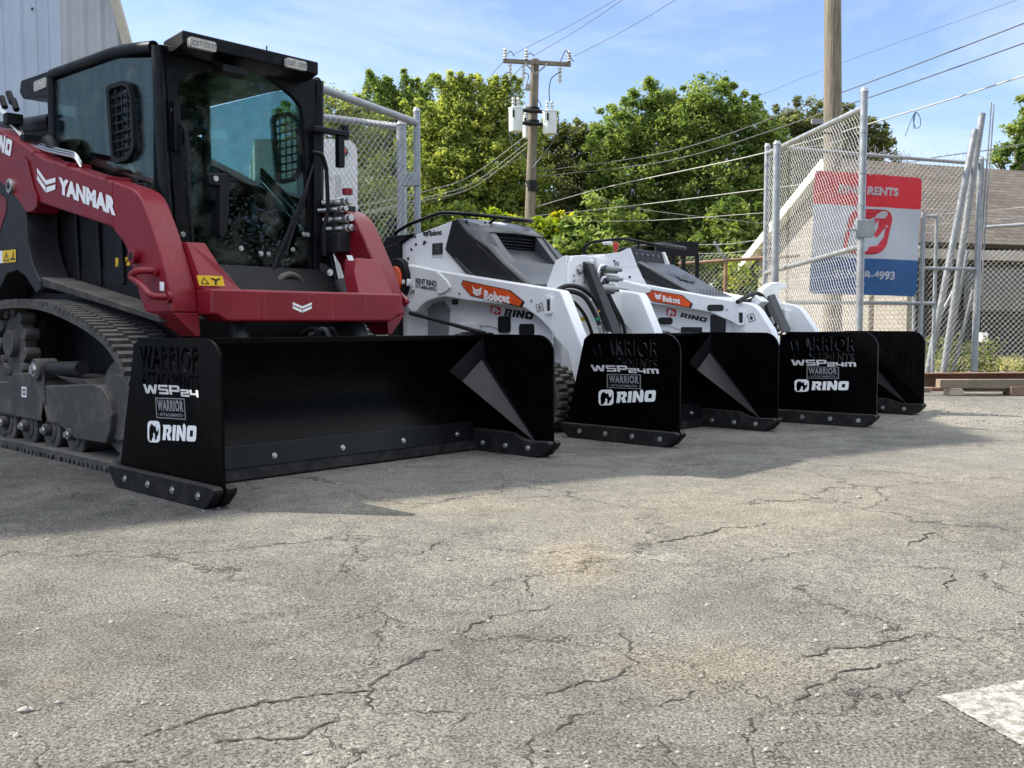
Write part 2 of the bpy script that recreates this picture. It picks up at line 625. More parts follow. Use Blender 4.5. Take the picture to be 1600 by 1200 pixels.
def model_word(txt):
    G = {'W': [[(0, 1), (.18, 1), (.28, .36), (.41, .92), (.59, .92), (.72, .36), (.82, 1), (1, 1), (.85, 0), (.62, 0), (.5, .52), (.38, 0), (.15, 0)]],
         'S': [[(.08, 1), (.96, 1), (.96, .78), (.26, .78), (.22, .74), (.22, .64), (.26, .6), (.88, .6), (1, .5), (1, .1), (.9, 0), (.04, 0), (.04, .22), (.74, .22), (.78, .26), (.78, .36), (.74, .4), (.12, .4), (0, .5), (0, .92)]],
         'P': [[(0, 0), (0, 1), (.88, 1), (1, .9), (1, .42), (.88, .32), (.24, .32), (.24, 0)], [(.24, .78), (.76, .78), (.76, .54), (.24, .54)]],
         '2': [[(0, 1), (.9, 1), (1, .92), (1, .5), (.9, .42), (.28, .42), (.26, .4), (.26, .26), (1, .26), (1, 0), (0, 0), (0, .56), (.1, .64), (.72, .64), (.74, .66), (.74, .76), (0, .76)]],
         '4': [[(0, 1), (.25, 1), (.25, .54), (.70, .54), (.70, 1), (.95, 1), (.95, 0), (.70, 0), (.70, .28), (.1, .28), (0, .36)]],
         'M': [[(0, 0), (0, .9), (.1, 1), (.92, 1), (1, .92), (1, 0), (.79, 0), (.79, .76), (.605, .76), (.605, 0), (.395, 0), (.395, .76), (.21, .76), (.21, 0)]]}
    X = {'W': (0, 1.35, 0, 1), 'S': (1.43, 2.38, 0, 1), 'P': (2.46, 3.42, 0, 1), '2': (3.48, 4.22, -.12, .62), '4': (4.28, 5.05, -.12, .62), 'M': (5.1, 6.15, -.12, .62)}
    out = []
    for ch in txt:
        x0, x1, y0, y1 = X[ch]
        out += [[(x0 + (x1 - x0) * p[0], y0 + (y1 - y0) * p[1]) for p in lp] for lp in G[ch]]
    return out

def rino_word():
    r_ = [(-0.06, 1), (0.8, 1), (0.99, 0.86), (0.99, 0.56), (0.82, 0.42), (1.04, 0), (0.64, 0), (0.40, 0.44), (0.55, 0.5), (0.62, 0.58), (0.62, 0.74), (0.40, 0.74), (0.36, 0), (-0.02, 0), (0.04, 0.74)]
    i_ = [(1.14, 0), (1.50, 0), (1.50, 1), (1.14, 1)]
    n_ = [(1.62, 0), (1.62, 1), (1.98, 1), (2.34, 0.46), (2.34, 0.74), (2.28, 0.98), (2.42, 1.14), (2.62, 0.98), (2.68, 0.8), (2.68, 0), (2.34, 0), (1.96, 0.5), (1.96, 0)]
    o_ = round_rect(2.80, 0, 3.86, 1, 0.2, 4)
    h_ = round_rect(3.16, 0.3, 3.5, 0.7, 0.06, 3)
    return [r_, i_, n_, o_, h_]

RHINO = [(0.16, 0.06), (0.13, 0.5), (0.17, 0.7), (0.26, 0.84), (0.34, 0.88), (0.37, 0.80), (0.44, 0.84), (0.50, 0.76), (0.58, 0.72), (0.62, 0.86),
         (0.67, 0.70), (0.70, 0.56), (0.78, 0.50), (0.87, 0.70), (0.90, 0.50), (0.84, 0.34), (0.76, 0.28), (0.72, 0.14), (0.62, 0.10), (0.57, 0.20),
         (0.60, 0.34), (0.52, 0.46), (0.45, 0.40), (0.47, 0.26), (0.38, 0.18), (0.33, 0.06)]
def rino_badge(x0, y0, x1, y1, shear=0.0):
    return fit([round_rect(0, 0, 1, 1, 0.24, 5)] + [RHINO], x0, y0, x1, y1, shear)

CAT = [[(0.0, 1.0), (0.22, 0.72), (0.42, 0.66), (0.66, 0.70), (0.78, 0.80), (1.0, 0.98), (0.92, 0.62), (0.88, 0.42), (0.96, 0.30), (0.80, 0.26), (0.72, 0.12), (0.60, 0.16), (0.50, 0.0), (0.42, 0.16), (0.30, 0.10), (0.22, 0.28), (0.06, 0.24), (0.14, 0.44), (0.10, 0.62)],
       [(0.30, 0.50), (0.46, 0.44), (0.40, 0.36)], [(0.62, 0.44), (0.80, 0.52), (0.70, 0.36)], [(0.46, 0.28), (0.60, 0.28), (0.53, 0.18)]]

def chevron():
    return [[(0, 1), (0.5, 0.55), (1, 0.92), (1, 0.68), (0.5, 0.30), (0, 0.74)], [(0, 0.62), (0.49, 0.18), (0.49, -0.1), (0, 0.36)], [(0.53, 0.20), (1, 0.56), (1, 0.30), (0.53, -0.1)]]

def decal(parent, name, loops, plane, p0, p1, p2, m, lift=0.0015, thick=0.0):
    """flat mark whose unit square is pinned at three photograph pixels on a plane of the parent's frame"""
    fr = FRAME[parent.name]
    if len(p0) == 2:
        A, B, C = (Vector(un(fr, p[0], p[1], **plane)) for p in (p0, p1, p2))
    else:
        A, B, C = Vector(p0), Vector(p1), Vector(p2)
    X, Y = B - A, C - A
    N = X.cross(Y).normalized() * lift
    V, F = fill_loops(loops)
    mb = MB().add([A + X * v[0] + Y * v[1] + N for v in V], F)
    return mb.build(name, m, parent, flat=True)

UNIT = [[(0, 0), (1, 0), (1, 1), (0, 1)]]
def bolt(parent, p, axis, r=0.016, h=0.014, m=None, name='bolt'):
    a = Vector(p)
    d = Vector(axis).normalized()
    mb = MB()
    mb.cyl(a, a + d * h * 0.3, r * 1.25, 14)
    mb.cyl(a + d * h * 0.3, a + d * h, r * 0.85, 6)
    return mb.build(name, m or zinc, parent)
# ================================================================ snow pushers
TP = 0.012          # side plate thickness
stsb = mat('bright_silver_vinyl', (0.55, 0.55, 0.55), 0.4, var=0.2, vscale=40)

def plate_outline(vt, vb, H):
    """(v, z) of a side plate: v grows to the back; vt rear of the top edge, vb rear at the shoe"""
    r = 0.10
    L = [(0.0, 0.05), (0.0, H - r)]
    L += [(r - r * math.cos(R(90 * j / 6)), H - r + r * math.sin(R(90 * j / 6))) for j in range(1, 7)]
    L += [(vt - 0.05, H), (vt, H - 0.035), (vb, 0.05)]
    return L

def make_pusher(fr, label, name_txt, W, Lr, vp, vt, vb, H=0.638):
    t = thing('snow_pusher', label, 'snow pusher', fr, (W / 2, Lr / 2, 0), 'black steel snow pushers lined up on the lot')
    # side plates, stencil letters cut right through the steel
    for side in (0, 1):
        ua = 0.042 if side == 0 else W - 0.042 - TP
        out = plate_outline(vt - vp, vb - vp, H)
        loops = [[(-v, z) for v, z in out]]
        vv = (vt - vp)
        w0, w1 = -(vv - 0.055), -0.145
        for txt, za, zb, q in (('WARRIOR', 0.508, 0.606, 0), ('ATTACHMENTS', 0.436, 0.498, 0.012)) if side == 0 else ():
            loops += text_loops(txt, 0.016 if q else 0.034, 1.16, (w0 + q, za, w1 - q, zb))
        V, F = fill_loops(loops, TP / 2)
        mb = MB()
        # curve local x = -v, y = z, extrusion = u
        mb.add([(ua + TP / 2 - z, vp - x, y) for x, y, z in V], F)
        pl = mb.build('side_plate', blk, t, ang=30)
        # wear shoe: outer bar, inner bar
        for outer in (True, False):
            if side == 0:
                a, b = (0.0, 0.0405) if outer else (0.0555, 0.10)
            else:
                a, b = (W - 0.0405, W) if outer else (W - 0.10, W - 0.0555)
            zs = 0.082
            if outer:
                pr = [(0.015, zs + 0.006), (0, zs - 0.004), (0.004, zs - 0.02), (0.055, 0.012), (0.085, 0.0), (Lr - 0.085, 0.0), (Lr - 0.055, 0.012), (Lr - 0.004, zs - 0.02), (Lr, zs - 0.004), (Lr - 0.015, zs + 0.006)]
            else:
                pr = [(0.015, zs + 0.006), (0, zs - 0.004), (0.004, zs - 0.02), (0.055, 0.012), (0.085, 0.0), (0.56, 0.0), (0.62, 0.05), (0.66, 0.115), (0.60, 0.12), (0.27, 0.118), (0.19, 0.09), (0.13, zs)]
            sh = MB().prism(0, pr, a, b).build('wear_shoe', uhmw, t, bevel=0.004)
            us = (a if side == 0 else b) if outer else (b if side == 0 else a)
            d = (-1, 0, 0) if us < W / 2 and outer or (us > W / 2 and not outer) else (1, 0, 0)
            bs = (0.115, 0.31, 0.51, 0.71) if outer else (0.14, 0.30, 0.47)
            for v in bs:
                v = v * Lr / 0.87
                # bolt sits in a counterbore ring
                if outer:
                    MB().tube([(us + 0.0005 * d[0] + 0.0, v + 0.018 * math.cos(w), 0.045 + 0.018 * math.sin(w)) for w in [2 * math.pi * k / 16 for k in range(16)]], 0.0022, 5, closed=True).build('bolt_recess', blk2, sh)
                bolt(sh, (us, v, 0.045), d, 0.012, 0.008 if outer else 0.014)
    # moldboard: curved skin, (v, z) profile swept across the width
    ui, uo = 0.0555, W - 0.0555
    front = [(0.560, 0.155), (0.600, 0.20), (0.632, 0.27), (0.650, 0.36), (0.648, 0.45), (0.630, 0.53), (0.600, 0.60), (0.588, 0.622)]
    back = [(v + 0.010, z + 0.002) for v, z in front][::-1]
    mb = MB()
    pf = front + back
    mb.prism(0, pf, ui, uo)
    mb.build('moldboard', blk, t, ang=50)
    MB().prism(0, [(0.580, H - 0.004), (0.580, H - 0.03), (0.597, H - 0.03), (0.650, H - 0.012), (0.650, H - 0.004)], ui, uo).build('top_lip', blk, t, bevel=0.002)
    # blade holder and cutting edge
    MB().prism(0, [(0.545, 0.055), (0.535, 0.06), (0.552, 0.158), (0.566, 0.158), (0.556, 0.05)], ui + 0.04, uo - 0.04).build('blade_holder', gus, t, bevel=0.002)
    MB().prism(0, [(0.556, 0.004), (0.530, 0.008), (0.540, 0.062), (0.566, 0.068)], ui + 0.042, uo - 0.042).build('cutting_edge', uhmw, t, bevel=0.002)
    nb = 5 if W > 1.5 else 3
    for k in range(nb):
        u = 0.12 + 0.11 + (W - 0.46) * k / (nb - 1)
        bolt(t, (u, 0.543, 0.098), (0, -1, 0.15), 0.0105, 0.012)
    # corner braces: folded plate from the moldboard down to the front of the side plate
    for s in (0, 1):
        f = (lambda u: u) if s else (lambda u: W - u)
        us = W - 0.0555
        M1, M2 = (f(W - 0.318), 0.512, 0.443), (f(us), 0.512, 0.625)
        F1, F2 = (f(W - 0.232), 0.500, 0.388), (f(us - 0.03), 0.500, 0.498)
        A = (f(us - 0.012), 0.125, 0.078)
        A2 = (f(us), 0.125, 0.078)
        B1 = (f(us), 0.66, 0.34)
        V = [M1, M2, F1, F2, A, A2, B1, (f(us), 0.50, 0.50)]
        F = [(0, 2, 3, 1), (2, 4, 3), (1, 3, 7), (3, 4, 5, 7), (0, 6, 4, 2), (6, 5, 4), (0, 1, 7, 6), (7, 5, 6)]
        if not s:
            F = [q[::-1] for q in F]
        MB().add(V, F).build('corner_brace', gus if s else blk, t, flat=True)
    MB().box((ui + .002, 0.664, 0.10), (uo - .002, 0.70, H - .02)).build('back_frame', blk, t, bevel=0.003)
    # back frame and quick attach plate
    MB().box((W * 0.5 - 0.42, 0.701, 0.20), (W * 0.5 + 0.42, 0.716, 0.50)).build('attach_plate', blk, t, bevel=0.004)
    for u in (0.5 - 0.36 / W, 0.5 + 0.36 / W):
        MB().prism(0, [(0.701, 0.56), (0.75, 0.5), (0.75, 0.12), (0.701, 0.12)], W * u - 0.008, W * u + 0.008).build('back_rib', blk2, t, bevel=0.002)
    return t

def pusher_decals(t, fr, txt, tw, tbox, wbox, rbox):
    pl = dict(u=0.042)
    L = fit(model_word(txt), 0, 0, 1, 1)
    decal(t, 'model_lettering', L, pl, *tbox, stsb)
    fr_ = [[(0, 0), (1, 0), (1, 1), (0, 1)], [(0.03, 0.05), (0.97, 0.05), (0.97, 0.95), (0.03, 0.95)]]
    fr_ += text_loops('WARRIOR', 0.05, 1.18, (0.06, 0.36, 0.94, 0.91)) + text_loops('ATTACHMENTS', 0.035, 1.15, (0.12, 0.11, 0.88, 0.27))
    fr_ += [[(0.06, 0.17), (0.09, 0.17), (0.09, 0.21), (0.06, 0.21)], [(0.91, 0.17), (0.94, 0.17), (0.94, 0.21), (0.91, 0.21)]]
    decal(t, 'maker_sticker', fr_, pl, *wbox, stg)
    decal(t, 'rental_sticker', rino_badge(0.0, -0.14, 0.27, 1.14) + fit(rino_word(), 0.31, 0.03, 1.0, 1.05, 0.1), pl, *rbox, stw)

P1 = make_pusher(1, 'widest black snow pusher nearest the camera, on the red track loader', 'W', 1.995, 0.883, 0.0112, 0.70, 0.862)
pusher_decals(P1, 1, 'WSP24', 0, [(226, 616), (311, 621), (224, 600)], [(245, 653), (291, 656), (243, 621)], [(231, 687), (308, 691), (231, 661)])
P2 = make_pusher(2, 'middle black snow pusher, in front of the white loader with the smooth grey hood', 'W', 1.2135, 0.858, 0.0097, 0.70, 0.845)
pusher_decals(P2, 2, 'WSP24M', 0, [(925, 581), (1030, 584), (923, 570)], [(948.5, 606), (1001.5, 608), (948.5, 584)], [(935.5, 631), (1025.5, 628), (935.5, 612)])
P3 = make_pusher(3, 'farthest black snow pusher, rightmost of the row beside the gate', 'W', 1.2135, 0.858, 0.0097, 0.68, 0.82)
pusher_decals(P3, 3, 'WSP24M', 0, [(1237, 572), (1338, 573), (1236, 562)], [(1260.5, 591.5), (1311, 592), (1260.5, 573)], [(1241.5, 610), (1327, 610), (1241.5, 595)])

# ================================================================ rubber tracks
def track_loop(pts, step):
    C = catmull(pts, 16)
    # resample by arc length
    C.append(C[0])
    d = [0]
    for a, b in zip(C, C[1:]):
        d.append(d[-1] + math.dist(a, b))
    n = int(d[-1] / step)
    out = []
    j = 0
    for i in range(n):
        s = d[-1] * i / n
        while d[j + 1] < s:
            j += 1
        t = (s - d[j]) / max(1e-9, d[j + 1] - d[j])
        out.append((C[j][0] + (C[j + 1][0] - C[j][0]) * t, C[j][1] + (C[j + 1][1] - C[j][1]) * t))
    return out

def make_track(parent, pts, ua, ub, thick, step, lug):
    L = track_loop(pts, step)
    n = len(L)
    cx = sum(p[0] for p in L) / n
    cz = sum(p[1] for p in L) / n
    ar = sum(L[i][0] * L[(i + 1) % n][1] - L[(i + 1) % n][0] * L[i][1] for i in range(n))
    sg = 1 if ar > 0 else -1
    N, T = [], []
    for i in range(n):
        a, b = L[i - 1], L[(i + 1) % n]
        tx, tz = b[0] - a[0], b[1] - a[1]
        q = math.hypot(tx, tz)
        T.append((tx / q, tz / q))
        N.append((tz / q * sg, -tx / q * sg))
    mb = MB()
    V = []
    for i in range(n):
        o = (L[i][0] - N[i][0] * lug, L[i][1] - N[i][1] * lug)
        k = (o[0] - N[i][0] * thick, o[1] - N[i][1] * thick)
        V += [(ua, o[0], o[1]), (ub, o[0], o[1]), (ub, k[0], k[1]), (ua, k[0], k[1])]
    F = []
    for i in range(n):
        a, b = 4 * i, 4 * ((i + 1) % n)
        for q in range(4):
            F.append((a + q, a + (q + 1) % 4, b + (q + 1) % 4, b + q))
    mb.add(V, F)
    w = ub - ua
    segs = [(0.0, 0.30), (0.33, 0.66), (0.70, 1.0)]
    for i in range(n):
        for k, (s0, s1) in enumerate(segs):
            sh = 0.0 if k != 1 else 0.5
            p = L[i]
            tx, tz = T[i]
            nx, nz = N[i]
            px, pz = p[0] + tx * step * sh, p[1] + tz * step * sh
            hw = step * (0.30 + random.uniform(-0.03, 0.03))
            e0, e1 = ua + w * s0 + random.uniform(-.004, .004), ua + w * s1 + random.uniform(-.004, .004)
            base = [(px - tx * hw * 1.25 - nx * (lug + .003), pz - tz * hw * 1.25 - nz * (lug + .003)), (px + tx * hw * 1.25 - nx * (lug + .003), pz + tz * hw * 1.25 - nz * (lug + .003)),
                    (px + tx * hw * 0.7, pz + tz * hw * 0.7), (px - tx * hw * 0.7, pz - tz * hw * 0.7)]
            A = [(e0, q[0], q[1]) for q in base]
            B = [(e1, q[0], q[1]) for q in base]
            mb.loft(A, B)
    return mb.build('track_belt', rub, parent, ang=50, bevel=0.0)

# ================================================================ red track loader
Y = thing('track_loader', 'red and black enclosed-cab track loader at the left', 'track loader', 1, (0.985, 2.0, 0))
CU = 0.985
def mir(u): return 2 * CU - u

arm_o = [(2.95, 1.86), (2.456, 1.675), (2.27, 1.597), (1.416, 1.385), (1.25, 1.342), (1.193, 1.322), (1.15, 1.295), (1.113, 1.258), (1.049, 1.169), (0.953, 1.015), (0.871, 0.854), (0.858, 0.768),
         (0.856, 0.745), (1.115, 0.745), (1.16, 0.80), (1.227, 0.932), (1.274, 1.031), (1.331, 1.091), (1.38, 1.122), (1.413, 1.142), (1.43, 1.165), (2.328, 1.36), (2.37, 1.31), (2.46, 1.31), (2.6, 1.40), (2.7, 1.50), (2.95, 1.52)]
for s in (0, 1):
    ua, ub = (0.300, 0.430) if s == 0 else (mir(0.430), mir(0.300))
    arm = MB().prism(0, arm_o, ua, ub).build('lift_arm', red, Y, bevel=0.012)
    # chamfered toe under the arm
    f = (lambda u: u) if s == 0 else mir
    T_ = [(f(.300), .856, .746), (f(.430), .856, .746), (f(.430), 1.114, .746), (f(.300), 1.114, .746)]
    B_ = [(f(.405), .845, .638), (f(.430), .845, .638), (f(.430), .98, .638), (f(.405), .98, .638)]
    if s == 0: T_, B_ = B_, T_
    MB().loft(T_, B_).build('arm_toe', red, arm, bevel=0.004)
    # reinforced seam plate on the outside
    uo = 0.2985 if s == 0 else mir(0.2985)
    d = -0.012 if s == 0 else 0.012
    MB().prism(0, [(2.95, 1.66), (2.52, 1.63), (2.44, 1.60), (2.36, 1.44), (2.315, 1.39), (2.315, 1.335), (2.37, 1.315), (2.46, 1.315), (2.6, 1.405), (2.95, 1.52)], uo, uo + d).build('pivot_plate', red, arm, bevel=0.004)
    # grab loop
    g0, g1 = un(1, 245, 423, u=0.30), un(1, 265, 464, u=0.30)
    u0 = 0.30 if s == 0 else mir(0.30)
    e = -0.07 if s == 0 else 0.07
    pa = [(u0, g0[1], g0[2]), (u0 + e, g0[1] + .03, g0[2]), (u0 + e, g0[1] + 0.13, g0[2] - .02), (u0 + e, g1[1] + 0.13, g1[2] + .06), (u0 + e, g1[1] + 0.03, g1[2]), (u0, g1[1], g1[2])]
    MB().tube(fillet(pa, 0.05, 5), 0.0165, 12).build('grab_loop', red, arm)
    for g in (g0, g1):
        MB().cyl((u0, g[1], g[2]), (u0 + e * 0.25, g[1], g[2]), 0.028, 18).build('handle_boss', red, arm)
    # pin boss
    bp = un(1, 214, 401, u=0.30)
    MB().cyl((u0, bp[1], bp[2]), (u0 + e * 0.45, bp[1], bp[2]), 0.034, 20).build('pin_boss', red, arm, bevel=0.003)
    MB().cyl((u0 + e * .45, bp[1], bp[2]), (u0 + e * 0.46, bp[1], bp[2]), 0.02, 18).build('pin_hole', bodk, arm)
    bp = un(1, 20, 291, u=0.29)
    MB().cyl((u0, bp[1], bp[2]), (u0 + e * 0.5, bp[1], bp[2]), 0.042, 20).build('pivot_pin', zinc, arm, bevel=0.004)
    MB().cyl((u0 + e * .5, bp[1], bp[2]), (u0 + e * 0.56, bp[1], bp[2]), 0.02, 18).build('pin_cap', dusty, arm, bevel=0.003)
    # gusset box between arm and cross beam
    ia, ib = (0.430, 0.56) if s == 0 else (mir(0.56), mir(0.430))
    gp = MB()
    A = [(ib if s == 0 else ia, 0.80, 0.852), (ib if s == 0 else ia, 0.90, 0.852), (0.43 if s == 0 else mir(0.43), 1.02, 1.10), (0.43 if s == 0 else mir(0.43), 0.93, 1.07)]
    if s == 0:
        # sloping gusset
        V = [(0.43, 0.80, 0.85), (0.62, 0.80, 0.852), (0.54, 0.86, 0.97), (0.515, 0.94, 1.075), (0.43, 0.955, 1.075),
             (0.43, 0.92, 0.85), (0.62, 0.92, 0.852), (0.54, 0.95, 0.97), (0.515, 1.0, 1.075), (0.43, 1.02, 1.075)]
    else:
        V = [(mir(0.43), 0.80, 0.85), (mir(0.66), 0.80, 0.852), (mir(0.645), 0.86, 0.97), (mir(0.60), 0.90, 1.045), (mir(0.43), 0.93, 1.045),
             (mir(0.43), 0.92, 0.85), (mir(0.66), 0.92, 0.852), (mir(0.645), 0.95, 0.97), (mir(0.60), 1.0, 1.045), (mir(0.43), 1.02, 1.045)]
    F = [(0, 1, 2, 3, 4), (5, 9, 8, 7, 6), (0, 5, 6, 1), (1, 6, 7, 2), (2, 7, 8, 3), (3, 8, 9, 4), (4, 9, 5, 0)]
    if s: F = [f[::-1] for f in F]
    MB().add(V, F).build('gusset', red, Y, bevel=0.006)
# cross beam
bz0, bz1 = 0.705, 0.855
ends = [(CU - 0.56, 0.735), (CU - 0.53, 0.735), (CU - 0.485, bz0), (CU + 0.485, bz0), (CU + 0.53, 0.735), (CU + 0.56, 0.735), (CU + 0.56, bz1), (CU - 0.56, bz1)]
MB().prism(1, ends, 0.735, 0.90).build('cross_beam', red, Y, bevel=0.014)
decal(Y, 'beam_emblem', fit(chevron(), 0, 0, 1, 1), dict(v=0.7335), (457, 489), (487, 488), (457, 472), stw)
decal(Y, 'warning_sticker', UNIT, dict(v=0.795), (311, 446), (351, 447), (307, 430), sty)
decal(Y, 'warning_symbol', [[(.08, .15), (.42, .15), (.25, .85)], [(.14, .22), (.36, .22), (.25, .72)], [(.62, .1), (.7, .1), (.72, .45), (.9, .7), (.86, .8), (.72, .66), (.55, .8), (.5, .72), (.66, .5)]], dict(v=0.793), (311, 446), (351, 447), (307, 430), stk)
decal(Y, 'arm_sticker', UNIT, dict(v=0.853), (544, 407), (553, 407), (541, 399), stw)
decal(Y, 'small_white_label', UNIT, dict(u=0.2975), (250, 454), (257, 455), (250, 440), stw)
decal(Y, 'maker_emblem', fit(chevron(), 0, -0.06, 1, 1), dict(u=0.2975), (58, 292), (86.5, 306), (58.5, 262), stw)
decal(Y, 'maker_lettering', text_loops('YANMAR', 0.07, 1.08), dict(u=0.2975), (92, 302), (181, 337.5), (92, 276), stw)
decal(Y, 'rental_lettering', fit(rino_word(), 0, 0, 1, 1, 0.05), dict(u=0.2975), (-16, 228), (17, 245), (-13, 200), stw)

g = un(1, 509, 422, v=0.875)
V, F = fill_loops([[(g[0] + x, g[2] + z) for x, z in round_rect(-.045, -.022, .045, .022, .02)]], .004)
ca, sa = math.cos(-.5), math.sin(-.5)
gp_ = MB().add([(g[0] + (x - g[0]) * ca - (y - g[2]) * sa, .872 - z, g[2] + (x - g[0]) * sa + (y - g[2]) * ca) for x, y, z in V], F).build('lock_plate', bodk, Y)
bolt(gp_, (g[0] + .02, .868, g[2] - .012), (0, -1, 0), .014, .012)

for v_, z_ in ((1.50, 1.375), (1.95, 1.49), (2.38, 1.60)):
    MB().box((.30, v_ - .012, z_ - .0), (.43, v_ + .012, z_ + .045)).build('arm_top_lug', red, Y, bevel=.004)
MB().prism(0, [(1.425, 1.16), (1.432, 1.16), (1.425, 1.385), (1.418, 1.385)], .2982, .3005).build('weld_seam', red, Y, bevel=.001)
MB().prism(0, [(1.10, .80), (1.105, .795), (.875, .845), (.870, .850)], .2982, .3005).build('weld_seam', red, Y, bevel=.001)

# auxiliary hydraulic block on the far arm
blkb = MB()
c = un(1, 533, 348, v=1.24)
blkb.box((c[0] - 0.06, 1.23, c[2] - 0.06), (c[0] + 0.10, 1.27, c[2] + 0.10))
blkb.box((c[0] - 0.075, 1.17, c[2] - 0.17), (c[0] + 0.06, 1.27, c[2] - 0.06))
aux = blkb.build('valve_block', bodg, Y, bevel=0.006)
for (px, py, rr) in ((545, 314, .03), (546, 341, .026), (547, 356, .027), (538, 326, .02)):
    p = un(1, px, py, v=1.15)
    mb = MB().cyl((p[0], 1.16, p[2]), (p[0], 1.23, p[2]), rr * 0.9, 18)
    mb.cyl((p[0], 1.13, p[2]), (p[0], 1.162, p[2]), rr * 0.72, 18)
    mb.cyl((p[0] - .01, 1.20, p[2]), (p[0] - .07, 1.30, p[2] - .004), rr * 0.6, 12)
    mb.build('coupler', zinc, aux, bevel=0.003)
for k, (z0, z1) in enumerate(((0.0, -0.05), (-.035, -.06), (-.075, -.08), (-.1, -.12), (.02, -.03))):
    a = (c[0] - 0.03, 1.24, c[2] + 0.10 + z0)
    b = (c[0] - 0.07, 1.50, c[2] + 0.09 + z1)
    MB().tube(fillet([a, (a[0] - .02, 1.30, a[2]), b, (b[0] - 0.02, 1.9, b[2] + .3)], 0.05), 0.011, 10).build('hydraulic_line', chrome if k % 2 else hose, aux)
cap = un(1, 543, 310, v=1.2)
MB().cyl((cap[0], 1.20, cap[2] + 0.02), (cap[0], 1.20, cap[2] + .055), 0.03, 16).build('red_cap', red, aux, bevel=0.004)

# hydraulic pipes along the top of the near arm
for k, dz in enumerate((0.0, 0.022, 0.044)):
    P = []
    for px, py in ((-6, 168), (10, 186), (40, 222), (55, 229), (72, 236), (118, 246), (127, 262)):
        q = un(1, px, py - dz * 170, u=0.36 + k * 0.02)
        P.append((0.36 + k * 0.02, q[1], q[2]))
    MB().tube(fillet(P, 0.05), 0.0075, 10).build('hydraulic_pipe', chrome, Y)
for px, py in ((20, 186), (47, 219)):
    q = un(1, px, py, u=0.38)
    MB().box((0.335, q[1] - .03, q[2] - .035), (0.43, q[1] + .03, q[2] + .03)).build('pipe_clamp', bodk, Y, bevel=0.006)
for px, py in ((8, 168), (19, 161), (26, 172)):
    q = un(1, px, py, u=0.38)
    MB().cyl((0.38, q[1], q[2]), (0.38, q[1] + .05, q[2] + .07), 0.018, 14).build('pipe_fitting', bodk, Y, bevel=0.003)
# rear black link tube
MB().cyl((0.52, 2.63, 1.87), (0.52, 3.6, 1.95), 0.05, 24).build('rear_link', cabk, Y)
MB().tube(fillet([(0.42, 2.35, 1.62), (0.40, 2.4, 1.72), (0.44, 2.52, 1.74), (0.46, 2.8, 1.70)], .08), 0.030, 14).build('rear_hose', hose, Y)

